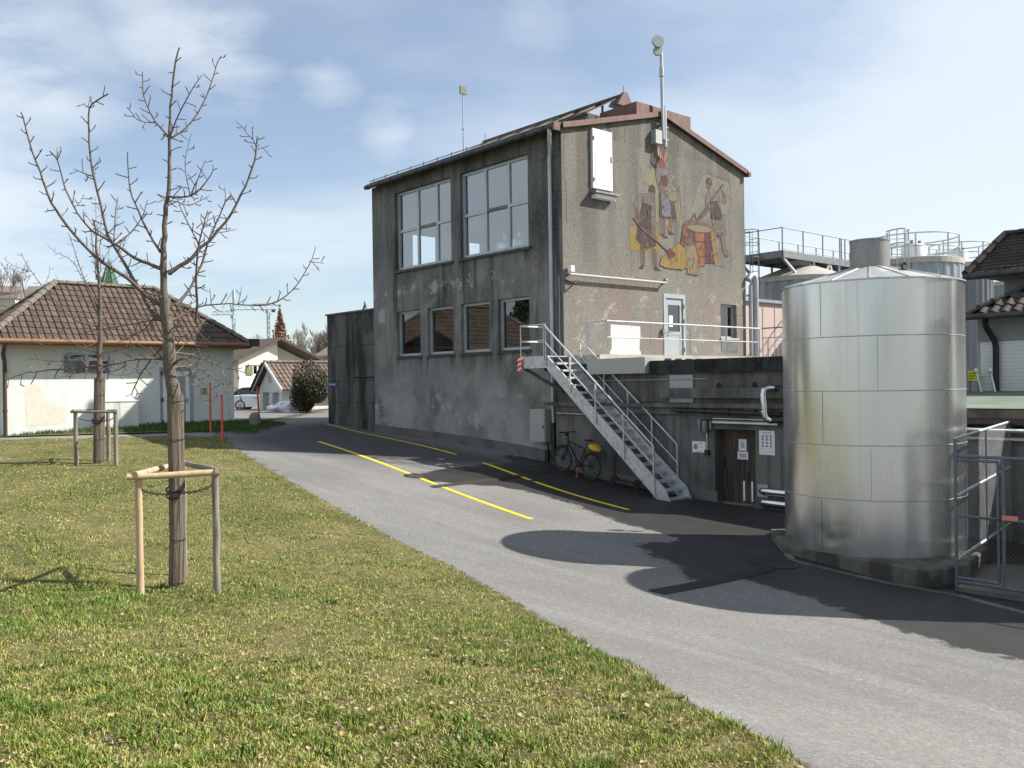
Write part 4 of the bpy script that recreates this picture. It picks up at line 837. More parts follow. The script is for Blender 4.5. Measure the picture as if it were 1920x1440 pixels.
mb.build('duct_tube',X['duct'],t,True)
mb=MB(); mb.tube([q(1441,728,LW-.2),q(1465,728,LW-.02)],.07,12); mb.tube([q(1444,789,LW-.25),q(1475,787,LW-.2)],.07,12); mb.pieces('duct_stub',X['iron'],t,True)
t=thing('pipe_pair',hs(1445,935,LW-.1),'two thick silver insulated pipes low on the wall, right of the plank door','pipes')
mb=MB(); P0,P1=hs(1421,908,LW-.02),hs(1441,951,LW-.02); t0,t1=st(P0)[1],st(P1)[1]; mb.box(LW-.03,LW-.003,t1,t0,P1.z,P0.z,f=W); mb.build('mounting_plate',X['cabinet'],t)
for py in (921,942):
    c=hs(1427,py,LW-.13); tt=st(c)[1]; mb=MB(); mb.tube([W(LW,tt,c.z),W(LW-.1,tt-.02,c.z),W(LW-.14,tt-.08,c.z),W(LW-.14,tt-.45,c.z),W(LW-.14,tt-.5,c.z),W(LW-.14,-7.9,c.z)],[.07,.085,.09,.09,.085,.09],14); mb.build('pipe',X['duct'],t,True)
def text(s,size,o,u,v,mat,name,parent,align='CENTER'):
    cu=bpy.data.curves.new(name,'FONT'); cu.body=s; cu.size=size; cu.align_x=align; cu.align_y='CENTER'
    ob=bpy.data.objects.new(name,cu); COL.objects.link(ob); dg=bpy.context.evaluated_depsgraph_get(); me=bpy.data.meshes.new_from_object(ob.evaluated_get(dg))
    bpy.data.objects.remove(ob); bpy.data.curves.remove(cu)
    mb=MB(); mb.v=[tuple(o+u*p.co.x+v*p.co.y) for p in me.vertices]; mb.f=[list(p.vertices) for p in me.polygons]; mb.m=[0]*len(mb.f)
    bpy.data.meshes.remove(me); return mb.build(name,mat,parent)
def board(px0,py0,px1,py1,s,th=.012):
    a_,b_=hs(px0,py0,s),hs(px1,py1,s); return st(a_)[1],st(b_)[1],b_.z,a_.z
def signrect(mb,s,t0,t1,w0,w1): mb.poly([W(s,t0,w0),W(s,t1,w0),W(s,t1,w1),W(s,t0,w1)])
uR=-E2
# stop notice
t0,t1,w0,w1=board(1298,827,1323,849,LW-.02); L=t0-t1; Hh=w1-w0
t=thing('stop_notice',W(LW-.01,(t0+t1)/2,w0),'white notice with red stop octagon, on the wall right of the stairs','sign')
mb=MB(); mb.box(LW-.02,LW-.004,t1,t0,w0,w1,f=W); mb.build('panel',X['paper'],t)
c=W(LW-.023,t0-L*.25,w0+Hh*.5); mb=MB(); n=8; mb.add([c+(uR*math.cos(6.283*(j+.5)/n)+UP*math.sin(6.283*(j+.5)/n))*Hh*.24 for j in range(n)],[tuple(range(n))]); mb.build('octagon',X['inkred'],t)
text('STOP',Hh*.17,c-E1*.002,uR,UP,X['paper'],'lettering',t)
text('Privatgelände',Hh*.16,W(LW-.023,(t0+t1)/2,w1-Hh*.16),uR,UP,X['inkblue'],'lettering',t)
text('Zutritt nur',Hh*.1,W(LW-.023,t0-L*.70,w0+Hh*.5),uR,UP,X['ink'],'lettering',t); text('für Berechtigte',Hh*.1,W(LW-.023,t0-L*.55,w0+Hh*.1),uR,UP,X['ink'],'lettering',t)
# hygiene poster
t0,t1,w0,w1=board(1423,807,1453,854,LW-.012); L=t0-t1; Hh=w1-w0
t=thing('safety_poster',W(LW-.01,(t0+t1)/2,w0),'tall white safety poster with rows of pictograms, right of the plank door','sign')
mb=MB(); mb.box(LW-.012,LW-.004,t1,t0,w0,w1,f=W); mb.build('panel',X['paper'],t)
text('ATEX-ZONE',Hh*.07,W(LW-.015,(t0+t1)/2,w1-Hh*.09),uR,UP,X['inkblack'],'lettering',t)
mbk=MB();mbr=MB()
for r_ in range(4):
    for c_ in range(3):
        c=W(LW-.015,t0-L*(.24+.26*c_),w1-Hh*(.23+.13*r_)); rr=L*.075
        if r_<2:
            n=14; ring=[c+(uR*math.cos(6.283*j/n)+UP*math.sin(6.283*j/n))*rr for j in range(n)]+[c+(uR*math.cos(6.283*j/n)+UP*math.sin(6.283*j/n))*rr*.72 for j in range(n)]
            mbr.add(ring,[(j,(j+1)%n,n+(j+1)%n,n+j) for j in range(n)]); mbr.bar(c-uR*rr*.6+UP*rr*.6,c+uR*rr*.6-UP*rr*.6,.01,.002,up=E1); mbk.bar(c-UP*rr*.4-E1*.001,c+UP*rr*.4-E1*.001,rr*.6,.001,up=uR)
        else:
            mbk.add([c+UP*rr,c-uR*rr-UP*rr*.8,c+uR*rr-UP*rr*.8],[(0,1,2)]); 
            if c_==1: mbr.add([c+UP*rr*.4-E1*.002,c-uR*rr*.4-UP*rr*.4-E1*.002,c+uR*rr*.4-UP*rr*.4-E1*.002],[(0,1,2)])
z_=w0+Hh*.2
for a_,b_ in ((w0+Hh*.1,w0+Hh*.105),(w0+Hh*.27,w0+Hh*.275)): signrect(mbk,LW-.0155,t0-L*.15,t1+L*.15,a_,b_)
for a_ in (.15,.85): signrect(mbk,LW-.0155,t0-L*a_,t0-L*(a_+.008),w0+Hh*.1,w0+Hh*.275)
mbk.pieces('pictogram',X['inkblack'],t); mbr.pieces('pictogram_ring',M('ink_maroon',(.2,.05,.06),.7),t)
# two notices on the plank door
t0,t1,w0,w1=board(1385,823,1400,846,-.004); L=t0-t1; Hh=w1-w0
t=thing('door_notice',W(0,(t0+t1)/2,w0),'small white no-entry notice high on the plank door','sign')
mb=MB(); mb.box(-.007,-.001,t1,t0,w0,w1,f=W); mb.build('panel',X['paper'],t)
c=W(-.009,(t0+t1)/2,w0+Hh*.56); mb=MB(); n=16; rr=L*.22
mb.add([c+(uR*math.cos(6.283*j/n)+UP*math.sin(6.283*j/n))*rr for j in range(n)]+[c+(uR*math.cos(6.283*j/n)+UP*math.sin(6.283*j/n))*rr*.75 for j in range(n)],[(j,(j+1)%n,n+(j+1)%n,n+j) for j in range(n)])
mb.bar(c+uR*rr*.1-UP*rr*.5,c+uR*rr*.1+UP*rr*.5,rr*.6,.001,up=uR); signrect(mb,-.009,t0-L*.25,t1+L*.25,w0+Hh*.28,w0+Hh*.32); mb.build('pictogram',X['inkblack'],t)
t0,t1,w0,w1=board(1383,846.5,1403,862,-.004); L=t0-t1; Hh=w1-w0
t=thing('door_notice',W(0,(t0+t1)/2,w0),'cream notice with a row of blue pictograms, lower on the plank door','sign')
mb=MB(); mb.box(-.008,-.001,t1,t0,w0,w1,f=W); mb.build('panel',X['paper'],t)
mb=MB(); signrect(mb,-.01,t0-L*.1,t1+L*.1,w0+Hh*.63,w0+Hh*.72); mb.build('heading',X['inkred'],t)
mb=MB(); mk=MB()
for k in range(4):
    c=W(-.01,t0-L*(.25+.17*k),w0+Hh*.45); n=10; mb.add([c+(uR*math.cos(6.283*j/n)+UP*math.sin(6.283*j/n))*L*.07 for j in range(n)],[tuple(range(n))]); signrect(mk,-.01,t0-L*(.2+.17*k),t0-L*(.3+.17*k),w0+Hh*.17,w0+Hh*.25)
mb.pieces('pictogram',X['inkblue'],t); mk.pieces('caption',X['ink'],t)
# ================================================================ STAIRCASE
SO,SI=-1.25,-.42
ST=thing('metal_staircase',W(-.8,-4.8,-3.03),'steep galvanised outdoor staircase climbing to the terrace in front of the concrete wall','stairs')
TL,TF=-.62,-4.78; WL,WF=.74,-3.0
for s_ in (SO,SI):
    mb=MB(); d=.03
    a_=[(TL+.02,WL),(TF+.05,WF+.33),(TF-.12,WF-.02),(TF+.18,WF-.05),(TL+.02,WL-.40)]
    mb.add([W(s_-d/2,t_,w_) for t_,w_ in a_]+[W(s_+d/2,t_,w_) for t_,w_ in a_],[(0,1,2,3,4),(9,8,7,6,5)]+[(i,(i+1)%5,5+(i+1)%5,5+i) for i in range(5)])
    so=mb.build('stringer',X['steel'],ST)
    mb=MB()
    for i in range(36):
        u=(i//2+.6)/18; t_=TL+(TF-TL)*u; w_=WL+(WF-WL)*u-.12-(.1 if i%2 else 0); c=W(s_-d/2-.002,t_,w_); n=6
        mb.add([c+(E2*math.cos(6.283*j/n)+UP*math.sin(6.283*j/n))*.013 for j in range(n)],[tuple(range(n))])
    mb.build('bolt',X['dark'],so)['kind']='stuff'
N=18
for i in range(N):
    u=(i+1)/(N+.4); t_=TL+(TF-TL)*u; w_=WL+(WF-WL)*u
    mb=MB(); mb.box(SO+.02,SI-.02,t_-.12,t_+.13,w_-.005,w_+.012,f=W); mb.box(SO+.02,SI-.02,t_-.125,t_-.105,w_-.045,w_-.006,f=W); mb.box(SO+.02,SI-.02,t_+.105,t_+.125,w_-.045,w_-.006,f=W)
    mb.build('tread',X['steel'],ST)
mb=MB(); mb.box(SO,SI+.1,TL,.48,WL-.03,WL,f=W); mb.box(SO-.015,SO+.015,TL,.48,WL-.34,WL-.031,f=W); mb.box(SO+.016,SI+.1,.45,.48,WL-.34,WL-.031,f=W); mb.build('landing',X['steel'],ST)
mb=MB(); mb.bar(W(SO+.05,.4,WL-.34),W(SO+.05,-1.15,WL-1.0),.06,.08); mb.bar(W(SI,.4,WL-.34),W(SI,-1.15,WL-1.0),.06,.08); mb.bar(W(SO+.1,-.7,WL-.45),W(LW,-.7,WL-1.0),.06,.06); mb.pieces('brace',X['iron'],ST)
RT0,RW0,RT1,RW1=-.52,1.6,-4.4,-1.62
for s_,a0 in ((SO-.05,0.),(SI+.05,.13)):
    al=lambda u:(RT0+(RT1-RT0)*u,RW0+(RW1-RW0)*u)
    mb=MB(); p0=al(a0); p1=al(1.); mb.tube([W(s_,*p0),W(s_,*p1)],.024,8); mb.build('handrail',X['steel'],ST,True)
    mb=MB(); mb.tube([W(s_,p0[0],p0[1]-.45),W(s_,p1[0],p1[1]-.47)],.017,8); mb.build('mid_rail',X['steel'],ST,True)
    for u in ((.0,.26,.5,.75,1.) if s_<-1 else (.13,.36,.58,.79,1.)):
        t_,w_=al(u); wb=WL+(WF-WL)*((t_-TL)/(TF-TL))-.22
        mb=MB(); mb.bar(W(s_,t_,wb),W(s_,t_,w_),.042,.03,up=E2); mb.build('baluster',X['steel'],ST)
for nm,pp_ in (('front',[(SO-.03,TL+.06),(SO-.03,.48)]),('end',[(SO-.03,.48),(SI+.06,.48)])):
    for w_,r_ in ((1.62,.024),(1.18,.017)):
        mb=MB(); mb.tube([W(*pp_[0],w_),W(*pp_[1],w_)],r_,8); mb.build('handrail' if r_>.02 else 'mid_rail',X['steel'],ST,True)
for s_,t_ in ((SO-.03,.48),(SI+.06,.48),(SO-.03,TL+.06)):
    mb=MB(); mb.bar(W(s_,t_,WL-.25),W(s_,t_,1.62),.045,.03); mb.build('baluster',X['steel'],ST)
mb=MB(); mb.box(SO-.09,SO-.06,.40,.56,.31,.72,f=W); hz=mb.build('hazard_sign',X['redsign']); tag(hz,'small red and white striped warning plate on the corner of the stair landing','sign')
mb=MB()
for k in range(3):
    z=.33+k*.14; mb.poly([W(SO-.092,.56,z),W(SO-.092,.40,z+.07),W(SO-.092,.40,z+.12),W(SO-.092,.56,z+.05)]); 
    mb.poly([W(SO-.088,.398,z),W(SO-.062,.398,z+.03),W(SO-.062,.398,z+.08),W(SO-.088,.398,z+.05)])
mb.build('stripe',X['whitesign'],hz)
# terrace rail
TR=thing('terrace_railing',W(3.5,-1.6,.755),'galvanised two-rail railing along the terrace in front of the gable door','railing')
for i,s_ in enumerate((.08,1.95,3.84,5.72,7.6)):
    mb=MB(); mb.bar(W(s_,-1.62,.755),W(s_,-1.62,1.68),.05,.035); mb.build('post',X['steel'],TR)
for w_,r_ in ((1.7,.026),(1.24,.017)):
    mb=MB(); mb.tube([W(.08,-.85,w_),W(.08,-1.62,w_),W(7.6,-1.62,w_)],r_,8); mb.build('rail',X['steel'],TR,True)
mb=MB(); mb.bar(W(.08,-.85,.755),W(.08,-.85,1.7),.045,.035); mb.bar(W(.02,-.98,.5),W(.02,-.98,1.6),.045,.035); mb.tube([W(.08,-.85,1.6),W(.02,-.98,1.6)],.02,6); mb.tube([W(.08,-.85,1.18),W(.02,-.98,1.18)],.015,6); mb.build('post',X['steel'],TR)
BR=thing('bar_railing',W(7.6,-3.2,.5),'short railing with thin vertical bars on the terrace, just left of the big tank','railing')
mb=MB(); mb.tube([W(7.65,-1.7,1.7),W(7.65,-6.5,1.72)],.024,8); mb.tube([W(7.65,-1.7,1.38),W(7.65,-6.5,1.38)],.014,6); mb.build('rail',X['steel_dark'],BR,True)
mb=MB()
for i in range(34): mb.tube([W(7.65,-1.75-i*.14,.52),W(7.65,-1.75-i*.14,1.38)],.009,5)
mb.build('bar',X['steel'],BR)
mb=MB()
for t_ in (-3.2,-4.8,-6.4): mb.bar(W(7.65,t_,.5),W(7.65,t_,1.7),.05,.04)
mb.build('post',X['steel'],BR)
vu=thing('vent_unit',W(10.4,-2.4,.5),'grey louvred ventilation unit behind the thin-barred railing','vent')
mb=MB(); mb.box(10,10.8,-5.5,-2.2,.5,1.25,f=W); mb.build('casing',X['doorgrey'],vu)
mb=MB()
for i in range(6): mb.box(9.96,9.998,-5.4,-2.3,.56+i*.11,.61+i*.11,f=W)
mb.build('louvre',X['steel_dark'],vu)
# ================================================================ BICYCLE, BAG, SCOOTER
def bike():
    sB=-.78
    rc=hs(1106,876,sB); tr=st(rc)[1]; tf=tr+1.10
    rz=h(*W(sB,tr,0).xy)+.36; fz=h(*W(sB,tf,0).xy)+.36
    sl=(fz-rz)/1.10
    lean=.16
    def q(a,b,c=0):        # a along the bike (0 rear hub .. 1.10 front hub), b up from the hub line, c sideways
        return W(sB+lean*(b+.36)*1.0+c,tr+a,rz+sl*a+b)
    t=thing('bicycle',W(sB,tr+.55,(rz+fz)/2-.36),'dark electric bicycle leaning against the wall left of the stairs','bicycle')
    for nm,a0 in (('wheel',0.),('wheel',1.10)):
        n=36; mb=MB(); mb.tube([q(a0+.335*math.cos(6.283*j/n),.335*math.sin(6.283*j/n)) for j in range(n+1)],.026,8,cap=False); wh=mb.build('wheel',X['rubber'],t,True)
        mb=MB(); mb.tube([q(a0+.305*math.cos(6.283*j/n),.305*math.sin(6.283*j/n)) for j in range(n+1)],.012,6,cap=False); mb.build('rim',X['black'],wh,True)
        mb=MB()
        for j in range(16): mb.tube([q(a0+.03*math.cos(.39*j+.3),.03*math.sin(.39*j+.3),.02*(-1)**j),q(a0+.30*math.cos(.39*j),.30*math.sin(.39*j))],.0022,3,cap=False)
        mb.build('spoke',X['steel_dark'],wh)
        n=16; mb=MB(); mb.tube([q(a0+.085*math.cos(6.283*j/n),.085*math.sin(6.283*j/n),-.03) for j in range(n+1)],.008,5,cap=False); mb.tube([q(a0,0,-.05),q(a0,0,.05)],.03,10); mb.build('hub',X['black'],wh)
        mb=MB(); mb.tube([q(a0+.375*math.cos(x_),.375*math.sin(x_)) for x_ in ([.5+.2*k for k in range(11)] if a0==0 else [.75+.17*k for k in range(10)])],.022,6); mb.build('mudguard',X['black'],wh)
    mb=MB()
    hd=(.985,.56); bb=(.46,-.04); stp=(.30,.42)
    mb.tube([q(hd[0],hd[1]-.1),q(.52,.0)],.042,10); mb.tube([q(hd[0]-.01,hd[1]-.03),q(stp[0],stp[1])],.022,8); mb.tube([q(*bb),q(stp[0]-.02,stp[1]+.05)],.02,8)
    for c_ in (-.05,.05): mb.tube([q(.46,-.04,c_*.6),q(0,0,c_)],.013,6); mb.tube([q(.30,.38,c_*.3),q(0,0,c_)],.011,6); mb.tube([q(.95,.38,c_),q(1.10,0,c_)],.02,8)
    mb.tube([q(1.0,.64),q(.95,.38)],.028,8); mb.tube([q(.95,.38,-.06),q(.95,.38,.06)],.024,6)
    mb.build('frame',X['bikeframe'],t,True)
    mb=MB(); o_=q(.74,.23,-.045); u_=(q(.96,.45,-.045)-q(.53,.02,-.045)).normalized()
    for k in range(7): c=o_+u_*(-.2+.062*k); mb.bar(c-u_*.02,c+u_*.02,.03,.004,up=u_.cross(E1))
    mb.build('frame_lettering',X['silvertext'],t)
    mb=MB(); mb.lathe(q(.46,-.04)-V((0,0,.07)),[(.05,0),(.085,.03),(.085,.11),(.05,.14)],12); mb.tube([q(.46,-.04,-.11),q(.55,-.19,-.11)],.014,6); mb.tube([q(.46,-.04,.11),q(.37,.11,.11)],.014,6); mb.build('motor',X['black'],t,True)
    mb=MB(); mb.bar(q(.52,-.2,-.2),q(.58,-.2,-.2)+E1*.09,.09,.02); mb.build('pedal',X['black'],t)
    mb=MB(); mb.tube([q(stp[0]-.02,stp[1]),q(.24,.66)],.015,8); mb.build('seat_post',X['black'],t)
    mb=MB(); P=[(.09,.69,.07),(.14,.70,.075),(.26,.685,.035),(.36,.67,.02)]
    mb.add([q(a,b,-c) for a,b,c in P]+[q(a,b,c) for a,b,c in P]+[q(a,b-.035,0) for a,b,c in P],[(0,1,5,4),(1,2,6,5),(2,3,7,6),(0,8,9,1),(1,9,10,2),(2,10,11,3),(4,5,9,8),(5,6,10,9),(6,7,11,10),(0,4,8),(3,11,7)]); mb.build('saddle',X['black'],t,True)
    mb=MB(); mb.tube([q(1.0,.63),q(.99,.70),q(1.05,.74)],.018,8); mb.tube([q(1.0,.76,-.33),q(1.06,.75,-.12),q(1.06,.74,0),q(1.06,.75,.12),q(1.0,.76,.33)],.013,8); mb.tube([q(1.03,.755,-.33),q(1.0,.76,-.2)],.02,8); mb.tube([q(1.03,.755,.33),q(1.0,.76,.2)],.02,8); mb.box(-.05,.05,-.05,.05,-.03,.05,f=lambda a,b,c:q(1.07+a,.68+c,b)); mb.tube([q(1.05,.74,.15),q(1.18,.66,.08),q(1.14,.5,.03),q(1.0,.45,.02)],.006,5); mb.tube([q(1.05,.74,-.15),q(1.22,.6,-.06),q(1.12,.4,-.04),q(1.08,.2,-.05)],.006,5); mb.build('handlebar',X['black'],t)
    mb=MB()
    for c_ in (-.06,.06): mb.tube([q(.24,.42,c_),q(-.3,.42,c_)],.009,6); mb.tube([q(-.12,.42,c_),q(.0,.02,c_)],.008,5); mb.tube([q(-.28,.42,c_),q(0,.02,c_)],.008,5)
    mb.build('rack',X['black'],t)
    mb=MB(); mb.tube([q(.42,-.1,-.05),q(.34,-.36,-.2)],.012,6); mb.build('kickstand',X['red'],t)
    mb=MB(); rr=random.Random(3)
    nu,nv=14,9
    pts=[]
    for i in range(nv):
        ph=math.pi*i/(nv-1)-math.pi/2
        for j in range(nu):
            th=6.283*j/nu; k=1+.18*rr.uniform(-1,1)
            pts.append(q(-.06+.20*k*math.cos(ph)*math.cos(th),.52+.10*k*math.sin(ph),.11*k*math.cos(ph)*math.sin(th)))
    mb.add(pts,[(i*nu+j,i*nu+(j+1)%nu,(i+1)*nu+(j+1)%nu,(i+1)*nu+j) for i in range(nv-1) for j in range(nu)])
    bg=mb.build('luggage_bag',X['yellowbag'],None,True,60); tag(bg,'crumpled yellow bag strapped on the rear rack of the bicycle','bag')
bike()
def scooter():
    sB=-.62; c=hs(1149,905,sB); tf=st(c)[1]; z0=h(*W(sB,tf,0).xy); g=lambda a,b,c_=0:W(sB+.1*b+c_,tf-a,h(*W(sB,tf-a,0).xy)+b)
    t=thing('kick_scooter',W(sB,tf-.45,z0),'black folding kick scooter standing under the staircase','scooter')
    for a0 in (0.,.86):
        n=18; mb=MB(); mb.tube([g(0,0)*0+W(sB+.01,tf-a0+.085*math.cos(6.283*j/n),h(*W(sB,tf-a0,0).xy)+.11+.085*math.sin(6.283*j/n)) for j in range(n+1)],.03,8,cap=False); mb.tube([W(sB-.03,tf-a0,h(*W(sB,tf-a0,0).xy)+.11),W(sB+.06,tf-a0,h(*W(sB,tf-a0,0).xy)+.11)],.05,10); mb.build('wheel',X['rubber'],t,True)
    mb=MB(); mb.tube([g(.0,.12),g(.02,.3),g(.07,1.1)],.028,8); mb.build('stem',X['black'],t,True)
    mb=MB(); mb.tube([g(.07,1.1,-.24),g(.07,1.12),g(.07,1.1,.24)],.018,8); mb.tube([g(.07,1.1,-.24),g(.07,1.1,-.12)],.026,8); mb.tube([g(.07,1.1,.24),g(.07,1.1,.12)],.026,8); mb.build('handlebar',X['black'],t,True)
    mb=MB(); mb.hexa([g(.1,.1,-.07),g(.78,.12,-.07),g(.78,.12,.09),g(.1,.1,.09),g(.1,.15,-.07),g(.78,.17,-.07),g(.78,.17,.09),g(.1,.15,.09)]); mb.bar(g(.03,.28),g(.2,.14),.05,.05); mb.build('deck',X['black'],t)
    mb=MB(); mb.tube([g(.95,.2),g(.86,.245),g(.78,.2)],.03,6); mb.build('mudguard',X['black'],t)
scooter()
# ================================================================ BIG TANK
TC=V((6.47,15.94,0)); TRd=1.519
def tank(c,r,z0,z1,bands,label,neck=True,base=True):
    t=thing('storage_tank',V((c.x,c.y,z0)),label,'tank')
    mb=MB(); prof=[(r,z0),(r,z0+.02)]
    nz=60
    prof=[(r,z0+(z1-z0)*i/nz) for i in range(nz+1)]
    mb.lathe(V((c.x,c.y,0)),prof,160,cap=False)
    if neck:   # dents low on the skin
        for i,v in enumerate(mb.v):
            d=V(v)-V((c.x,c.y,v[2])); a=math.atan2(d.y,d.x)
            for (aa,zz,sa,sz,dep) in ((-2.52,-2.60,.06,.07,.02),(-2.42,-2.72,.10,.05,.022),(-2.26,-2.68,.08,.04,.016),(-2.3,-2.5,.06,.05,.01),(-2.55,-1.55,.03,.06,.012),(-1.55,-2.75,.04,.12,.008)):
                k=math.exp(-((a-aa)/sa)**2-((v[2]-zz)/sz)**2); d=d*(1-dep*.45*k/r)
            mb.v[i]=(c.x+d.x,c.y+d.y,v[2])
    sh=mb.build('shell',X['tank'],t,True,60)
    mb=MB()
    for z in bands: mb.lathe(V((c.x,c.y,z)),[(r+.002,-.008),(r+.008,-.004),(r+.008,.004),(r+.002,.008)],96,cap=False)
    mb.pieces('seam_band',X['zinc'],sh,True)
    mb=MB(); zz=[z1]+list(bands)+[z0]
    for i in range(len(zz)-1):
        for k in range(3):
            a=(-2.50,-1.89,-2.49,-1.97,-2.52,-2.2)[i%6]+2.0*k; d=V((math.cos(a),math.sin(a),0)); e=V((-d.y,d.x,0)); p=V((c.x,c.y,0))+d*(r+.002)
            q=.0028; mb.hexa([p-e*q+UP*(zz[i+1]+.015),p+e*q+UP*(zz[i+1]+.015),p+e*q+d*.002+UP*(zz[i+1]+.015),p-e*q+d*.002+UP*(zz[i+1]+.015),p-e*q+UP*(zz[i]-.015),p+e*q+UP*(zz[i]-.015),p+e*q+d*.002+UP*(zz[i]-.015),p-e*q+d*.002+UP*(zz[i]-.015)])
    mb.pieces('seam',X['steel_dark'],sh)
    mb=MB(); mb.lathe(V((c.x,c.y,0)),[(r+.025,z1-.02),(r+.025,z1+.005),(.33,z1+.33)],32,cap=False); cn=mb.build('cone_roof',X['tankcone'],t)
    mb=MB()
    for k in range(16):
        a=6.283*k/16; d=V((math.cos(a),math.sin(a),0)); mb.bar(V((c.x,c.y,0))+d*(r+.02)+UP*(z1+.012),V((c.x,c.y,0))+d*.35+UP*(z1+.335),.025,.014)
    mb.build('cone_seam',X['tankcone'],cn)
    mb=MB(); mb.lathe(V((c.x,c.y,0)),[(.335,z1+.24),(.335,z1+.80),(.345,z1+.80),(.345,z1+.83),(.30,z1+.83)],40); mb.build('neck',X['tankstack'],t,True)
    if neck:
        p=V((c.x,c.y,0))+V((.25,-.75,0)); mb=MB(); mb.tube([p+UP*(z1+.22),p+UP*(z1+.30),p+V((.05,0,z1+.33)),p+V((.06,0,z1+.28))],.02,6); mb.lathe(p+UP*(z1+.19),[(.07,0),(.07,.03)],10); mb.build('lifting_hook',X['iron'],cn)
    return t
tank(TC,TRd,-2.96,1.635,(.69,-.22,-1.125,-2.03),'big round aluminium tank standing on a concrete plinth beside the road')
tank(V((10.2,13.3,0)),1.55,-3.2,3.1,(2.0,1.,0.,-1.,-2.),'second taller aluminium tank farther right beyond the wire fence',False)
mb=MB(); PL=[(5.05,17.5),(4.78,15.72),(6.28,13.62),(7.1,13.88),(8.25,15.4),(8.1,17.5)]; n=len(PL)
mb.add([V((x,y,-3.6)) for x,y in PL]+[V((x,y,-2.99)) for x,y in PL]+[V((6.5+(x-6.5)*.985,15.9+(y-15.9)*.985,-2.962)) for x,y in PL],[(i,(i+1)%n,n+(i+1)%n,n+i) for i in range(n)]+[(n+i,n+(i+1)%n,2*n+(i+1)%n,2*n+i) for i in range(n)]+[tuple(range(2*n,3*n))])
tag(mb.build('tank_plinth',X['conc_plinth'],None,False,loc=(6.5,15.7,-3.2)),'dark mossy angular concrete plinth under the big tank','plinth')
# kerb strip that starts at the plinth
pts=[pg(*q) for q in ((1452,1010),(1487,1052),(1735,1107),(1800,1118),(1920,1150),(2050,1188))]
mb=MB()
for a_,b_ in zip(pts[:-1],pts[1:]):
    k=max(1,int((b_-a_).length/.5))
    for i in range(k):
        p,q_=a_.lerp(b_,i/k),a_.lerp(b_,(i+1)/k); p=V((p.x,p.y,h(p.x,p.y)));q_=V((q_.x,q_.y,h(q_.x,q_.y))); mb.bar(p,q_,.12,.03)
o=mb.build('kerb',X['conc'],None,loc=tuple(pts[3])); tag(o,kind='structure')
X['yardpad']=M('wet_yard_concrete',(.12,.118,.105),.55,layers=[((.05,.05,.04),(1.2,1.2,1.2),.42,.62,.8)],bump=((20,20,20),.4,.01))
G0=V((6.74,13.5,0)); gd=-E2; G1=V((9.3,16.55,0))
mb=MB(); q=[V((7.0,13.9,0)),G0+V((0,-.05,0)),G0+gd*6,G0+gd*6+V((4,3,0)),V((13,13,0)),W(LW,-17,0),W(LW,-10.5,0)]
mb.add([V((p.x,p.y,-3.2)) for p in q]+[V((p.x,p.y,-3.6)) for p in q],[tuple(range(7))]+[(i,(i+1)%7,7+(i+1)%7,7+i) for i in range(7)]); tag(mb.build('yard',X['yardpad'],None,loc=(9,13,-3.6)),kind='structure')
# ================================================================ CHAIN LINK FENCE
def mesh_panel(mb,o,u,L,zb,zt,step=.075,r=.0019):
    # two families of diagonal wires clipped to the panel
    Hh=zt(0)-zb(0); Hm=Hh
    k=-int(Hh/step)-1
    while k*step<L:
        x0=k*step
        for sg in (1,-1):
            a0=(x0,0) if sg>0 else (x0,Hh); 
            t0=max(0,-x0); t1=min(Hh,L-x0)
            if t1-t0<.05: continue
            q=lambda t_:(x0+t_, t_ if sg>0 else Hh-t_)
            a_,b_=q(t0),q(t1)
            f=lambda x,y:o+u*x+UP*(zb(x)+(zt(x)-zb(x))*y/Hh)
            mb.tube([f(*a_),f(*b_)],r,3,cap=False)
        k+=1
F_=thing('wire_fence',V((G0.x,G0.y,-3.25)),'chain link fence panel running back from the tank corner to the wall','fence')
u=(G1-G0); L=u.length; u.normalize()
zt=lambda x:-.95+.09*x/L; zm=lambda x:-1.83+.13*x/L; zb=lambda x:-2.80+.05*x/L
mb=MB(); 
for z in (zt,zm,zb): mb.tube([G0+UP*z(0),G1+UP*z(L)],.022,8)
mb.build('rail',X['steel'],F_,True)
for x,lo in ((0,-3.3),(L*.5,-2.85),(L,-3.1)):
    mb=MB(); mb.tube([G0+u*x+UP*lo,G0+u*x+UP*zt(x)],.024,8); mb.build('post',X['fence_pipe'],F_,True)
mb=MB(); mesh_panel(mb,G0,u,L,zb,zt); mb.build('wire_mesh',X['steel_dark'],F_)
def hg(px,py,off=0):
    n=E1; r=ray(px,py); k=((G0).dot(n)+off)/n.dot(r); return r*k
g=thing('wire_gate',V((G0.x+.4,G0.y-.4,-3.25)),'chain link gate in a bluish pipe frame at the right edge of the photo','gate')
gx=lambda px,py:(hg(px,py)-G0).dot(gd)
a0=gx(1792,960); a1=gx(1872,960); z1=hg(1830,864).z; z0=hg(1845,1090).z; zmid=hg(1830,970).z
mb=MB()
for p,q_ in (((a0,z0),(a0,z1)),((a1,z0),(a1,z1)),((a0,z0),(a1,z0)),((a0,z1),(a1,z1)),((a0,zmid),(a1,zmid))): mb.tube([G0+gd*p[0]+UP*p[1],G0+gd*q_[0]+UP*q_[1]],.022,8)
mb.build('gate_leaf',X['fence_pipe'],g,True)
mb=MB(); tz=z1+.06
for p,q_ in (((0,-3.3),(0,tz)),((a1+.07,z0-.1),(a1+.07,tz)),((0,tz),(4,tz)),((0,z0-.06),(4,z0-.06)),((a1+.07,zmid),(4,zmid)),((3.9,-3.3),(3.9,tz))): mb.tube([G0+gd*p[0]+UP*p[1],G0+gd*q_[0]+UP*q_[1]],.026,8)
mb.build('gate_frame',X['fence_pipe'],g,True)
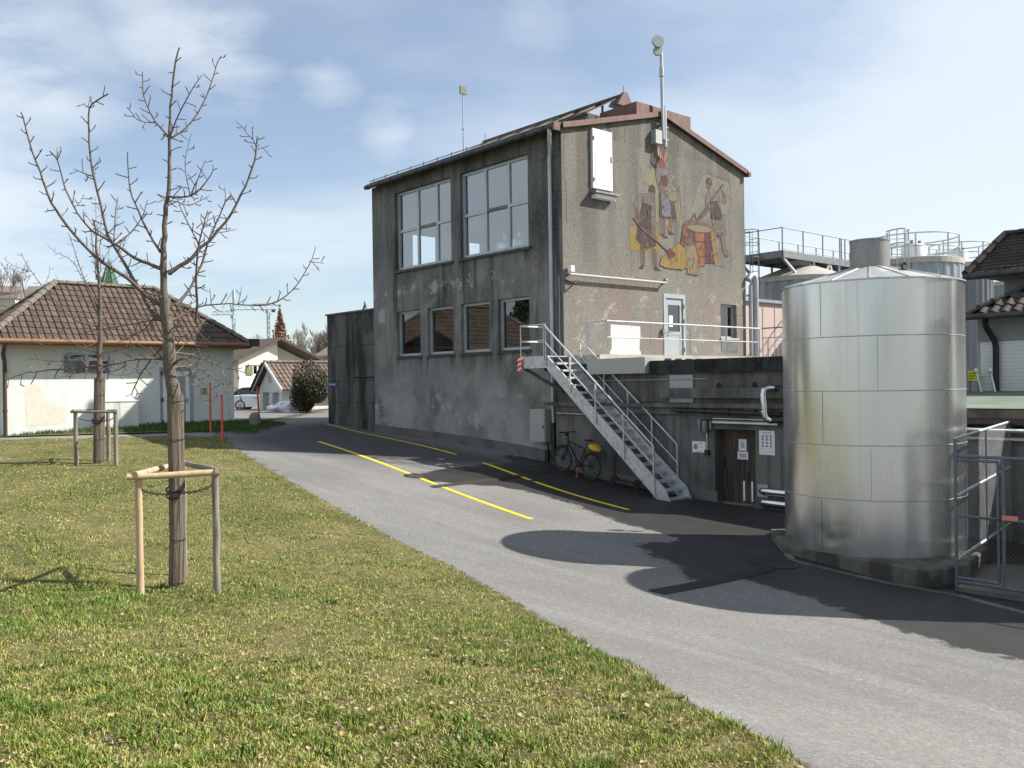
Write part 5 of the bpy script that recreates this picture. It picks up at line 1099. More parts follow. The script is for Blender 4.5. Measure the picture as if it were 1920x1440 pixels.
mb=MB(); mesh_panel(mb,G0+gd*a0,gd,a1-a0,lambda x:z0,lambda x:z1); mesh_panel(mb,G0+gd*(a1+.07),gd,2.4,lambda x:z0-.05,lambda x:tz); mb.build('wire_mesh',X['steel_dark'],g)
mb=MB(); mb.bar(G0+gd*(a1-.25)+UP*zmid-E1*.03,G0+gd*(a1+.05)+UP*zmid-E1*.03,.02,.02); mb.build('latch',X['rust'],g)
c=hg(1894,972,-.05); pl=MB(); pl.box(-.11,.11,-.003,.003,-.035,.035,f=lambda a,b,cc:c+gd*a+E1*b+UP*cc); o=pl.build('gate_tag',X['pinksign']); tag(o,'small salmon red plate hanging on the wire gate','sign')
# ================================================================ TILED ROOF HELPER
def tiles(mb,O,U,Vv,width,rise,clip,pitch=.21,course=.33,amp=.045,lip=.03,prof=None):
    # O origin at the eave, U along it, Vv up the slope (both unit); clip(v)->(u0,u1)
    N=U.cross(Vv).normalized()
    if N.z<0: N=-N
    prof=prof or [(0,.0),(.10,.6),(.2,1.),(.30,.6),(.40,0.),(1.,0.)]
    nr=int(rise/course)+1; nc=int(width/pitch)+1
    for r_ in range(nr):
        v0=r_*course; v1=min(v0+course+.04,rise+.02)
        a_,b_=clip(v0+course*.5)
        for c_ in range(nc):
            u0=c_*pitch
            if u0+pitch*.5<a_-.01 or u0+pitch*.5>b_+.01: continue
            k=.72+.5*random.random(); mb.col=(k,k*(.94+.1*random.random()),k*(.9+.12*random.random()))
            if random.random()<.008: mb.col=(1.45,1.25,1.0)
            jz=random.uniform(-.004,.004); pts=[]
            for (vv,l) in ((v0,lip+jz),(v1,jz)):
                for x_,z_ in prof: pts.append(O+U*(u0+x_*pitch)+Vv*vv+N*(z_*amp+l))
            n=len(prof); low=[O+U*(u0+x_*pitch)+Vv*v0+N*(z_*amp*.6-.01) for x_,z_ in prof]
            mb.add(pts+low,[(i,i+1,n+i+1,n+i) for i in range(n-1)]+[(2*n+i,2*n+i+1,i+1,i) for i in range(n-1)])
    mb.col=None
def ridgecaps(mb,p,q,r=.12,step=.36):
    d=(q-p); L=d.length; d.normalize(); k=max(1,int(L/step)); b_=d.cross(UP).normalized(); c_=b_.cross(d)
    for i in range(k):
        a0=p+d*(L*i/k-.03); a1=p+d*(L*(i+1)/k); n=8; kk=.75+.4*random.random(); mb.col=(kk,kk,kk*.95)
        pts=[a0+(b_*math.cos(math.pi*j/(n-1))*r*1.12+c_*math.sin(math.pi*j/(n-1))*r*1.0) for j in range(n)]+[a1+(b_*math.cos(math.pi*j/(n-1))*r*.95+c_*(math.sin(math.pi*j/(n-1))*r*.85)) for j in range(n)]
        mb.add(pts,[(j,j+1,n+j+1,n+j) for j in range(n-1)]+[tuple(range(n))])
    mb.col=None
def hiproof(root,ea,eb,ta,tb,we,rs0,rs1,tr,wr,f,mat,pitch=.21,course=.33,amp=.045,faces=('front','left','right','back'),cap=True,prof=None,part='roof'):
    # eave rectangle a in [ea,eb], t in [ta,tb] at height we; ridge a rs0..rs1 at t=tr height wr ; f(a,t,w)
    mb=MB()
    def face(P,Q,R1,R0):       # P->Q eave, R1 above Q, R0 above P
        U=(Q-P); Wd=U.length; U.normalize(); mid=(R0+R1)/2; v=(mid-P); Vv=(v-U*v.dot(U)); rise=Vv.length; Vv.normalize()
        a0=(R0-P).dot(U); a1=(R1-P).dot(U)
        tiles(mb,P,U,Vv,Wd,rise,lambda v_:(a0*min(v_/rise,1),Wd+(a1-Wd)*min(v_/rise,1)),pitch,course,amp,.03,prof)
    A=f(ea,ta,we);Bq=f(eb,ta,we);Cq=f(eb,tb,we);D=f(ea,tb,we);R0=f(rs0,tr,wr);R1=f(rs1,tr,wr)
    if 'front' in faces: face(A,Bq,R1,R0)
    if 'right' in faces: face(Bq,Cq,R1,R1)
    if 'left' in faces: face(D,A,R0,R0)
    if 'back' in faces: face(Cq,D,R0,R1)
    mb.add([p-UP*.03 for p in (A,Bq,Cq,D,R0,R1)],[(0,1,5,4),(1,2,5),(2,3,4,5),(3,0,4),(3,2,1,0)],0)
    if mb.c and len(mb.c)<len(mb.v): mb.c+=[(.6,.6,.6)]*(len(mb.v)-len(mb.c))
    rf=mb.build(part,X[mat],root)
    if cap:
        mb=MB(); ridgecaps(mb,R0,R1)
        for P,Q in ((A,R0),(Bq,R1),(Cq,R1),(D,R0)): ridgecaps(mb,P+UP*.03,Q+UP*.03)
        mb.build('ridge_tiles',X['tile_moss'] if mat=='tile' else X['tile_dark'],rf)
    return rf
# ================================================================ LEFT HOUSE
WH=-1.45
Hs_=thing('tiled_house',W(-8,16,WH),'small pale house with a brown tiled hip roof, on the far side of the lawn','house')
SL,SRt,TB_=-11.9,-4.2,17.6
mb=MB(); fh=lambda s,w,d:W(s,HT+d,w)
wallgrid(mb,fh,SL,SRt,-2.4,1.62,[(-10.12,-8.6,.5,1.2),(-6.95,-5.73,-1.5,.73)],.22)
mb.poly([W(SRt,HT,-2.4),W(SRt,TB_,-2.4),W(SRt,TB_,1.62),W(SRt,HT,1.62)]); mb.poly([W(SL,HT,-2.4),W(SL,TB_,-2.4),W(SL,TB_,1.62),W(SL,HT,1.62)]); mb.poly([W(SL,TB_,-2.4),W(SRt,TB_,-2.4),W(SRt,TB_,1.62),W(SL,TB_,1.62)])
mb.build('wall',X['hwall'],Hs_)
mb=MB(); P_=[(-11.2,-.95),(-10.9,-.9),(-10.9,0),(-11.3,-.05)]
bs=[ht(*q,HT-.004) for q in ((48,762),(47,735),(55,722),(70,721),(78,727),(84,745),(95,753),(105,760),(119,764),(126,772),(123,788),(108,796),(80,798),(50,800))]
mb.poly(bs); mb.build('plaster_patch',X['hstain'],Hs_)
hiproof(Hs_,-12.45,-3.85,12.85,18.15,1.6,-9.8,-6.45,15.5,3.75,lambda a,t,w:W(a,t,w),'tile')
mb=MB(); mb.box(-12.5,-3.8,12.78,12.84,1.43,1.62,f=W); mb.box(-3.84,-3.78,12.85,18.2,1.43,1.62,f=W); mb.box(-12.5,-3.8,12.84,HT,1.45,1.5,f=W); mb.build('fascia',X['brown_gutter'],Hs_)
mb=MB(); mb.tube([W(-12.5,12.72,1.55),W(-3.8,12.72,1.55)],.085,10); mb.build('gutter',X['brown_gutter'],Hs_,True)
mb=MB(); mb.box(-3.9,-3.55,12.6,12.8,1.5,1.78,f=W); mb.build('gutter_end',X['zinc_dark'],Hs_)
mb=MB(); mb.tube([W(-11.95,12.75,1.5),W(-11.9,HT-.1,1.15),W(-11.86,HT-.1,.9),W(-11.86,HT-.1,-1.7)],.06,10)
for z in (.6,-.7): mb.tube([W(-11.86,HT-.1,z),W(-11.86,HT-.1,z+.05)],.075,10)
mb.build('downpipe',X['brown_dark'],Hs_,True)
w_=window(Hs_,fh,-10.12,-8.6,.5,1.2,(-9.36,),(),.1,.05,'glass_dark')
mb=MB(); mb.box(-10.1,-8.6,HT+.2,HT+.22,.5,1.2,f=W); mb.build('blind',M('blue_grey_blind',(.17,.2,.3),.8),w_)
mb=MB(); bx=lambda a,b_,c,e,d0,d1:mb.box(a,b_,HT+d0,HT+d1,c,e,f=W)
bx(-6.95,-6.83,-1.5,.73,.05,.2); bx(-5.85,-5.73,-1.5,.73,.05,.2); bx(-6.83,-5.85,.6,.73,.05,.2)
dr=mb.build('door_frame',X['doorgrey'],Hs_)
mb=MB(); bx=lambda a,b_,c,e,d0,d1:mb.box(a,b_,HT+d0,HT+d1,c,e,f=W)
bx(-6.82,-6.68,-1.5,.59,.06,.14); bx(-6.0,-5.86,-1.5,.59,.06,.14); bx(-6.68,-6.0,.42,.59,.06,.14); bx(-6.68,-6.0,-1.5,-1.3,.06,.14); dl=mb.build('door',X['white'],Hs_)
mb=MB(); bx=lambda a,b_,c,e,d0,d1:mb.box(a,b_,HT+d0,HT+d1,c,e,f=W); bx(-6.68,-6.0,-1.3,.42,.09,.11); mb.build('door_panel',X['doorgrey'],dl)
mb=MB(); mb.bar(W(-5.95,HT+.02,-.45),W(-6.08,HT+.02,-.45),.03,.03); mb.bar(W(-5.95,HT+.03,-.6),W(-5.95,HT+.03,-.35),.03,.02); mb.build('handle',X['steel_dark'],dl)
mb=MB()
for z in (-1.3,-.5,.45): mb.bar(W(-6.86,HT+.0,z),W(-6.86,HT+.0,z+.15),.05,.05)
mb.pieces('hinge',X['black'],dl)
mb=MB(); mb.box(-5.5,-5.24,HT-.02,HT-.003,-.26,-.02,f=W); o=mb.build('wall_plaque',M('brass_plaque',(.33,.25,.12),.6)); tag(o,'small brownish plaque on the pale house beside its door','sign')
u=thing('utility_cabinet',W(-8.3,HT-.25,h(*W(-8.3,HT-.3,0).xy)),'pale low utility cabinet against the wall of the tiled house','cabinet')
zb=h(*W(-8.3,HT-.3,0).xy)
mb=MB(); mb.box(-9.1,-7.85,HT-.45,HT-.01,zb-.1,-.45,f=W); mb.box(-9.14,-7.81,HT-.48,HT-.004,-.449,-.40,f=W); mb.build('casing',X['hwall'],u)
mb=MB()
for i in range(2): mb.box(-9.07+.61*i,-8.49+.61*i,HT-.462,HT-.452,zb+.08,-.49,f=W)
mb.build('door',X['hwall'],u)
# copper-green turret behind
c=hy(205,533,60); t=thing('turret',V((c.x,c.y,-1)),'pointed green tiled turret rising behind the ridge of the tiled house','tower')
mb=MB(); mb.lathe(V((c.x,c.y,0)),[(.62,-1),(.62,6.0)],6); mb.build('wall',X['greywall'],t)
mb=MB(); n=6
for k in range(n):
    a0,a1=6.283*k/n+.3,6.283*(k+1)/n+.3
    P=V((c.x+.95*math.cos(a0),c.y+.95*math.sin(a0),6.0)); Q=V((c.x+.95*math.cos(a1),c.y+.95*math.sin(a1),6.0)); T=V((c.x,c.y,8.75)); U=(Q-P); wd=U.length; U.normalize(); v=T-P; Vv=v-U*v.dot(U); rise=Vv.length; Vv.normalize()
    tiles(mb,P,U,Vv,wd,rise,lambda v_:(wd*.5*v_/rise,wd-wd*.5*v_/rise),.1,.13,.012,.015)
rf=mb.build('roof',X['tile_green'],t)
mb=MB()
for k in range(n):
    a0=6.283*k/n+.3; mb.tube([V((c.x+.95*math.cos(a0),c.y+.95*math.sin(a0),6.03)),V((c.x,c.y,8.78))],.035,5)
mb.tube([V((c.x,c.y,8.7)),V((c.x,c.y,9.3))],.02,5); mb.build('hip_trim',M('green_trim',(.10,.24,.12),.35),rf)
# farther dark roof at the far left edge
c=hy(20,575,46); t=thing('barn',V((c.x,c.y+3,-1.2)),'low barn at the left edge, only its dark brown roof showing','barn')
mb=MB(); mb.box(c.x-14,c.x+3.2,c.y,c.y+7,-1.5,1.6); mb.build('wall',X['greywall'],t)
mb=MB(); mb.add([V((c.x-14.4,c.y-.5,1.5)),V((c.x+3.6,c.y-.5,1.5)),V((c.x+3.6,c.y+3.5,4.55)),V((c.x-14.4,c.y+3.5,4.55)),V((c.x+3.6,c.y+7.5,1.5)),V((c.x-14.4,c.y+7.5,1.5))],[(0,1,2,3),(3,2,4,5),(1,4,2),(0,3,5)]); mb.build('roof',M('old_barn_tiles',(.12,.085,.065),.9,layers=[((.07,.05,.04),(3,3,6),.45,.6,.8)],bump=((6,6,12),.6,.04)),t)
# ================================================================ CONCRETE ANNEX left of the brewery
t=thing('concrete_annex',W(.2,12,-1.7),'sooty black concrete annex wall at the left end of the brewery','wall')
mb=MB(); mb.box(.06,6,10.32,13.95,-3,2.86,f=W); mb.build('wall',X['conc_black'],t)
mb=MB(); mb.box(.0,6,10.31,14.0,2.862,2.93,f=W); mb.build('coping',X['conc'],t)
mb=MB()
for z in (1.55,.15,-.72): mb.box(.052,.058,10.32,13.95,z,z+.02,f=W)
for i,t_ in enumerate((11.1,12.0,12.9,13.5)): mb.box(.053,.0575,t_,t_+.018,-2,.14 if i%2 else -.71,f=W)
mb.build('board_joint',X['dark'],t)
mb=MB(); mb.tube([W(.03,10.35,.3),W(.03,11.9,.33)],.025,6); mb.build('pipe',X['iron'],t)
q0,q1=hs(616,718,.05),hs(631,724,.05); t0,t1=st(q0)[1],st(q1)[1]
sg=thing('street_sign',W(.04,(t0+t1)/2,q1.z),'small blue street name plate on the sooty annex wall','sign')
mb=MB(); mb.box(.02,.045,t1,t0,q1.z,q0.z,f=W); mb.build('plate',X['bluesign'],sg)
text('Brauereiweg',abs(q0.z-q1.z)*.72,W(.017,(t0+t1)/2,(q0.z+q1.z)/2+.01),-E2,UP,X['paper'],'lettering',sg)
# ================================================================ PINK BUILDING, SILOS
t=thing('pink_building',W(14,4,-2),'pink panel-clad building glimpsed between the gable and the big tank','building')
mb=MB(); mb.box(9.9,26,1.1,1.9,-2.5,3.0,f=W); mb.build('wall',X['pink'],t)
mb=MB()
for i in range(18): mb.box(10.3+i*.85,10.32+i*.85,1.085,1.098,-2.4,2.85,f=W)
mb.build('panel_joint',M('pink_joint',(.3,.2,.17),.9),t)
mb=MB(); mb.box(9.8,26,.98,2.0,3.002,3.12,f=W); mb.build('roof_edge',X['zinc'],t)
def silo(px,rpx,Y,wrim,label,name='silo',dark=False,cone=.55,neck=None,ring=None):
    c=hy(px,600,Y); r=rpx*Y/FOC; t=thing(name,V((c.x,c.y,-2.5)),label,'silo','ribbed silos behind the tank')
    n=112; mb=MB(); o=[]
    for z in (-2.5,wrim-.22):
        for j in range(n):
            a=6.283*j/n; rr=r-(.045 if (j//2)%2 else 0); o.append(V((c.x+rr*math.cos(a),c.y+rr*math.sin(a),z)))
    mb.add(o,[(j,(j+1)%n,n+(j+1)%n,n+j) for j in range(n)]); mb.build('shell',X['clad_dark' if dark else 'clad'],t)
    mb=MB(); mb.lathe(V((c.x,c.y,0)),[(r+.03,wrim-.22),(r+.03,wrim),(r-.05,wrim+.03)]+([(r*.3,wrim+cone)] if cone else []),48); mb.build('roof',X['silotop'],t)
    if neck:
        nr,z0,z1=neck; mb=MB(); mb.lathe(V((c.x,c.y,0)),[(nr,z0),(nr,z1),(nr*.9,z1+.08),(.05,z1+.14)],32); nk=mb.build('hatch',X['white' if nr<.5 else 'silo_steel'],t,True)
        mb=MB()
        for k in range(3): mb.tube([V((c.x+nr*.5*math.cos(k*2),c.y+nr*.5*math.sin(k*2),z1+.08)),V((c.x+nr*.5*math.cos(k*2),c.y+nr*.5*math.sin(k*2),z1+.25))],.06,8)
        mb.build('valve',X['steel_dark'],nk)
    if ring:
        rr,z0=ring; mb=MB(); m_=40
        for z in (z0+.55,z0+1.05): mb.tube([V((c.x+rr*math.cos(6.283*j/m_),c.y+rr*math.sin(6.283*j/m_),z)) for j in range(m_+1)],.028,6,cap=False)
        rl=mb.build('railing',X['steel'],t,True); mb=MB()
        for k in range(8): a=6.283*k/8+.4; mb.bar(V((c.x+rr*math.cos(a),c.y+rr*math.sin(a),z0)),V((c.x+rr*math.cos(a),c.y+rr*math.sin(a),z0+1.05)),.06,.04)
        mb.pieces('railing_post',X['steel'],rl)
    return t,c,r
hh_=lambda px,py,Y:hy(px,py,Y).z
sA,cA,rA=silo(1502,91,42.5,hh_(1500,525,42.5),'ribbed silo with pale cone top under the steel walkway platform',cone=.62)
mb=MB(); zA=hh_(1500,525,42.5); mb.lathe(V((cA.x,cA.y,0)),[(.52,zA+.5),(.52,hh_(1500,480,42.5)),(.56,hh_(1500,480,42.5)),(.3,hh_(1500,476,42.5))],28); mb.build('hatch',X['white'],sA,True)
sB_,cB,rB=silo(1715,84,36,hh_(1715,492,36),'ribbed silo with round railing on top, directly right of the tank neck',cone=.05,neck=(.48,hh_(1715,492,36),hh_(1733,463,36)),ring=(82*36/FOC*.93,hh_(1715,496,36)))
sC,cC,rC=silo(1800,56,44,hh_(1800,498,44),'darker ribbed silo between the railed silo and the brown-roofed house',dark=True,cone=.1,neck=(.42,hh_(1800,494,44),hh_(1808,474,44)),ring=(51*44/FOC,hh_(1800,500,44)))
sD,cD,rD=silo(1900,44,47,hh_(1890,530,47),'ribbed silo mostly hidden behind the brown-roofed house',cone=.1)
# walkway platform with caged ladder
def P3(px,py,Y): return hy(px,py,Y)
p0=hy(1467,470,40); s0,t0,w0=st(p0)
pl=thing('silo_platform',W(s0+3,t0+1.1,w0-.3),'steel walkway platform with railings on trusses above the left silo','platform')
L_,D_=13.,2.35
mb=MB(); mb.box(s0,s0+L_,t0,t0+D_,w0-.06,w0,f=W); mb.box(s0,s0+L_,t0-.05,t0-.001,w0-.3,w0+.02,f=W); mb.box(s0,s0+L_,t0+D_+.001,t0+D_+.05,w0-.3,w0+.02,f=W); mb.box(s0-.05,s0-.001,t0,t0+D_,w0-.3,w0+.02,f=W)
for i in range(10): mb.box(s0+.3+i*1.3,s0+.4+i*1.3,t0,t0+D_,w0-.28,w0-.061,f=W)
mb.build('deck',X['steel_dark'],pl)
mb=MB()
for w_ in (1.05,): 
    mb.tube([W(s0,t0+D_,w0+w_),W(s0,t0,w0+w_),W(s0+L_,t0,w0+w_)],.022,6); mb.tube([W(s0,t0+D_,w0+w_),W(s0+L_,t0+D_,w0+w_)],.022,6)
mb.tube([W(s0,t0,w0+.1),W(s0+L_,t0,w0+.1)],.015,5)
mb.build('rail',X['steel_dark'],pl,True)
mb=MB()
for i in range(8):
    for tt in (t0,t0+D_): mb.bar(W(s0+i*1.75,tt,w0),W(s0+i*1.75,tt,w0+1.05),.05,.04)
for s_ in (s0+5.1,s0+5.6): mb.bar(W(s_,t0,w0),W(s_,t0,w0+1.05),.05,.04)
mb.pieces('post',X['steel_dark'],pl)
mb=MB()
for tt in (t0+.05,t0+D_-.05):
    for a_,b_ in ((.1,2.6),(2.75,2.75),(4.1,2.9),(4.2,5.0),(5.1,5.1)): mb.bar(W(s0+a_,tt,w0-.3),W(s0+b_,tt,w0-1.75),.11,.09)
    mb.bar(W(s0+.6,tt,w0-1.8),W(s0+6,tt,w0-1.8),.1,.1)
    mb.bar(W(s0+9.,tt,w0-.3),W(s0+9,tt,-2.6),.12,.12); mb.bar(W(s0+12.5,tt,w0-.3),W(s0+12.5,tt,-2.6),.12,.12)
mb.pieces('truss',X['steel'],pl)
# caged ladder at its near end
a_=W(s0-.02,t0+1.5,0); lad=thing('caged_ladder',W(s0-.05,t0+1.5,w0-3),'ladder with round safety cage at the left end of the silo platform','ladder')
mb=MB(); cx_=W(s0-.1,t0+1.4,0)
for k in (-.24,.24): mb.bar(cx_+E2*k+UP*(w0-3.6),cx_+E2*k+UP*(w0+1.1),.05,.03)
for i in range(15): mb.tube([cx_-E2*.24+UP*(w0-3.5+.3*i),cx_+E2*.24+UP*(w0-3.5+.3*i)],.015,5)
mb.build('rung_rail',X['steel_dark'],lad)
mb=MB()
for z in (-2.2,-1.2,-.2,.45,1.05):
    mb.tube([cx_+E2*(.42*math.sin(a))-E1*(.75*(1-abs(math.cos(a/2))**0)+.0)+(-E1)*(.36+.36*math.cos(a))+UP*(w0+z) for a in [(-2.6+5.2*k/16) for k in range(17)]],.02,5)
for k in range(5):
    a=-1.6+.8*k; q=cx_+E2*(.42*math.sin(a))-E1*(.36+.36*math.cos(a)); mb.bar(q+UP*(w0-2.2),q+UP*(w0+1.05),.035,.015)
mb.build('cage',X['steel_dark'],lad)
c=V((cB.x-1.45,cB.y-1.0,0)); lad=thing('caged_ladder',V((c.x,c.y,3)),'ladder with round safety cage just right of the tank neck','ladder')
mb=MB()
for px in (1664,1698): q=hy(px,500,34.6); mb.bar(V((q.x,q.y,1)),V((q.x,q.y,hh_(px,437,34.6))),.12,.05)
for i in range(14): mb.tube([V((hy(1664,500,34.6).x,34.6,1.5+.3*i)),V((hy(1698,500,34.6).x,34.6,1.5+.3*i))],.014,5)
mb.build('rung_rail',X['silo_steel'],lad)
mb=MB(); ctr=hy(1681,500,34.6)
for py in (434,460,): z=hh_(1681,py,34.6); mb.tube([V((ctr.x+.38*math.cos(a),34.6-.72*math.sin(a),z)) for a in [math.pi*k/14 for k in range(15)]],.028,6)
for k in range(5): a=math.pi*(k+.5)/5; mb.bar(V((ctr.x+.38*math.cos(a),34.6-.72*math.sin(a),2.5)),V((ctr.x+.38*math.cos(a),34.6-.72*math.sin(a),hh_(1681,434,34.6))),.045,.02)
mb.build('cage',X['steel'],lad)
# ================================================================ RIGHT: green flat roof block, brown-roofed house
g=thing('green_roof_shed',W(2,-14,-3.2),'low flat-roofed concrete shed with a mossy green felt roof, behind the wire fence','shed')
mb=MB(); mb.box(LW,6,-24,TB-.02,-3.7,-.98,f=W); mb.build('wall',X['conc'],g)
mb=MB(); q=[W(LW-.1,-24,-.62),W(LW-.1,TB-.02,-.62),W(6.2,TB-.02,-.40),W(6.2,-24,-.40)]; mb.add(q+[p-UP*.02 for p in q],[(0,1,2,3),(4,5,6,7)]); mb.build('roof',X['greenroof'],g)
mb=MB(); mb.box(LW-.14,LW-.0,-24,TB-.02,-.80,-.645,f=W); mb.build('roof_edge',X['conc_plinth'],g)
mb=MB(); mb.tube([W(LW-.1,-24,-.92),W(LW-.1,TB-.02,-.88)],.06,8); mb.build('gutter',X['iron'],g,True)
mb=MB(); mb.box(LW-.10,LW-.03,-24,TB-.02,-.838,-.804,f=W); mb.build('copper_strip',X['copper'],g)
mb=MB(); mb.tube([W(LW-.1,-24,-1.06),W(LW-.1,TB-.02,-1.02)],.05,10); mb.tube([W(LW-.08,-24,-1.22),W(LW-.08,TB-.02,-1.19)],.035,8); mb.build('pipe',X['silo_steel'],g,True)
RHs=6.5
ce=hs(1812,592,6.); tE=st(ce)[1]; wE=ce.z
hm=thing('brown_roof_house',W(RHs+2,tE-3,-1),'white-tiled house with two stacked brown tiled roofs at the right edge','house')
cw=hs(1838,640,RHs); tw=st(cw)[1]
mb=MB(); mb.box(RHs,RHs+4,tw-9,tw,-.9,hs(1838,641,RHs).z,f=W); mb.build('wall',X['tilewhite'],hm)
mb=MB(); zt=hs(1838,641,RHs).z
for i in range(16): mb.box(RHs-.003,RHs-.0005,tw-9,tw-.08,zt-.07-i*.095,zt-.064-i*.095,f=W)
mb.build('tile_joint',M('tile_grout',(.3,.3,.3),.9),hm)
mb=MB(); mb.box(RHs-.04,RHs+4,tw-9,tw+.05,zt+.005,wE-.02,f=W); mb.build('board_band',X['greygreen'],hm)
mb=MB()
for i in range(40): mb.box(RHs-.06,RHs-.042,tw-.1-i*.12,tw-.04-i*.12,zt+.55,zt+.62,f=W)
mb.box(RHs-.06,RHs-.042,tw-6,tw-1.1,zt+.15,zt+.38,f=W); mb.build('trim',X['doorgrey'],hm)
fr=lambda a,t_,w:W(6.+t_, tE-a, w)     # a along -t from the corner
prof2=[(0,0),(.12,.5),(.3,1.),(.5,.9),(.7,.35),(1.,0.)]
hiproof(hm,0,10,0,6.4,wE,3.0,7.,3.0,wE+1.9,fr,'tile_dark',.27,.36,.075,('front','left'),True,prof2)
mb=MB(); mb.box(-.02,10,-.08,-.01,wE-.12,wE+.02,f=lambda a,b,c:fr(a,b,c)); mb.tube([fr(-.05,-.12,wE-.04),fr(10,-.12,wE-.04)],.075,8); mb.build('gutter',X['zinc_dark'],hm)
q=[hs(1847,600,5.95),hs(1848,612,6.1),hs(1864,637,6.35),hs(1867,650,6.4),hs(1868,735,6.4)]
mb=MB(); mb.tube(q,.075,10); mb.build('downpipe',X['black'],hm,True)
ce2=hs(1812,515,7.4); tE2,wE2=st(ce2)[1],ce2.z
fr2=lambda a,t_,w:W(7.4+t_,tE2-a,w)
ap=hs(1886,440,8.6); ta=tE2-st(ap)[1]; 
mb=MB(); mb.box(8.0,10.5,tE2-9,tE2-.75,wE+.3,wE2+.0,f=W); mb.build('upper_wall',X['greygreen'],hm)
hiproof(hm,0,10,0,2.6,wE2,max(ta,.4),8.,1.2,ap.z,fr2,'tile_dark',.16,.14,.012,('front','left'),True,[(0,0),(.05,.6),(.5,1.),(.95,.6),(1.,0.)],part='upper_roof')
mb=MB(); mb.tube([fr2(-.05,-.08,wE2-.06),fr2(10,-.08,wE2-.06)],.08,8); mb.box(0,10,-.05,-.005,wE2-.16,wE2,f=fr2); mb.tube([W(7.32,tE2-1.5,wE2-.1),W(7.5,tE2-1.5,wE2-.35),W(7.9,tE2-1.55,wE2-.5),W(7.95,tE2-1.9,wE+1.)],.06,8); mb.build('upper_gutter',X['zinc_dark'],hm)
mb=MB(); mb.tube([fr2(max(ta,.4)+.5,1.2,ap.z),fr2(max(ta,.4)+.5,1.2,ap.z+.5)],.01,5); mb.build('lightning_rod',X['steel_dark'],hm)
a_,b_=hs(1815,695,6.3),hs(1837,714,6.3)
mb=MB(); mb.box(6.29,6.31,st(b_)[1],st(a_)[1],b_.z,a_.z,f=W); ys=thing('yellow_notice',W(6.3,st(b_)[1],b_.z-.6),'yellow notice board behind the ladder on the green roof','sign'); mb.build('panel',X['yellowsign'],ys)
mb=MB()
for k,(x0,x1) in enumerate(((.06,.9),(.06,.8),(.06,.5),(.06,.4))): mb.box(6.283,6.288,st(a_)[1]+(st(b_)[1]-st(a_)[1])*x1,st(a_)[1]+(st(b_)[1]-st(a_)[1])*x0,a_.z-.06-.07*k-.02,a_.z-.06-.07*k,f=W)
mb.build('lettering',X['inkblack'],ys)
mb=MB(); 
for tt in (st(a_)[1]-.05,st(b_)[1]+.05): mb.bar(W(6.32,tt,-.45),W(6.32,tt,a_.z),.03,.03)
mb.build('post',X['steel_dark'],ys)
ld=thing('roof_ladder',hs(1845,733,5.),'top of a pale aluminium ladder leaning over the green roof','ladder')
mb=MB()
for p,q_ in (((1840,735),(1830,697)),((1866,735),(1857,697))): mb.tube([hs(*p,5.),hs(*q_,5.)],.028,8); c=hs(*q_,5.); mb.lathe(c-UP*.05,[(.03,0),(.05,.05),(.05,.1),(.02,.14)],10)
mb.pieces('stile',X['silo_steel'],ld,True)
mb=MB(); mb.tube([hs(1832,704,5.),hs(1858,704,5.)],.018,6); mb.tube([hs(1836,719,5.),hs(1861,719,5.)],.018,6); mb.pieces('rung',X['silo_steel'],ld)
# ================================================================ BACKGROUND LEFT OF CENTRE
p=hy(521,700,60); s0,t0,_=st(p); gz=-1.6
t=thing('white_house',V((p.x,p.y,gz)),'cream white gabled house with olive shutters beyond the lane','house')
zA=hy(521,640,60).z; f=lambda s,d,w:W(s0+s,t0+d,w)
sl=st(ht(447,672,t0))[0]-s0; wl=ht(447,674,t0).z; sr=-sl*1.0; wr=wl
WN=[(463,684,496,703),(463,727,496,742)]
ops=[]
for x0,y0,x1,y1 in WN: a_=st(ht(474,y0,t0)); b_=st(ht(494,y1,t0)); ops.append((a_[0]-s0,b_[0]-s0,b_[2],a_[2]))
mb=MB(); wallgrid(mb,lambda s,w,d:f(s,d,w),sl,0,-3,wl,ops,.2); mb.poly([f(sl,0,wl),f(0,0,wl),f(0,0,zA)])
mb.poly([f(0,0,-3),f(0,1.3,-3),f(0,1.3,zA),f(0,0,zA)]); mb.poly([f(0,1.3,-3),f(sr,1.3,-3),f(sr,1.3,wr),f(0,1.3,zA)]); mb.poly([f(sl,0,-3),f(sl,9,-3),f(sl,9,wl),f(sl,0,wl)]); mb.poly([f(sr,1.3,-3),f(sr,9,-3),f(sr,9,wr),f(sr,1.3,wr)]); mb.poly([f(sl,9,-3),f(sr,9,-3),f(sr,9,wr),f(0,9,zA),f(sl,9,wl)])
mb.build('wall',X['whitewall'],t)
mb=MB(); ov=.55; sp=(zA-wl)/(-sl)
for sg in (-1,1):
    e=sg*(-sl+.7); we=wl-.7*sp
    mb.hexa([f(0,-ov,zA+.08),f(e,-ov,we+.08),f(e,9.4,we+.08),f(0,9.4,zA+.08),f(0,-ov,zA+.26),f(e,-ov,we+.26),f(e,9.4,we+.26),f(0,9.4,zA+.26)])
mb.build('roof',M('dark_brown_tiles',(.085,.065,.055),.9,layers=[((.13,.1,.085),(5,5,5),.5,.7,.6)]),t)
for a_,b_,c,e in ops:
    w_=window(t,lambda s,w,d:f(s,d,w),a_,b_,c,e,((a_+b_)/2,),(),.1,.07,'glass_dark','white')
    mb=MB(); wd=(b_-a_)*.6
    for x0 in (a_-wd-.02,b_+.02): mb.box(x0,x0+wd,-.05,-.004,c,e,f=f)
    mb.build('shutter',X['olive'],w_)
    mb=MB(); mb.box(a_-.05,b_+.05,.45,.5,c-.3,e+.3,f=f); mb.build('dark_room',X['dark'],w_)
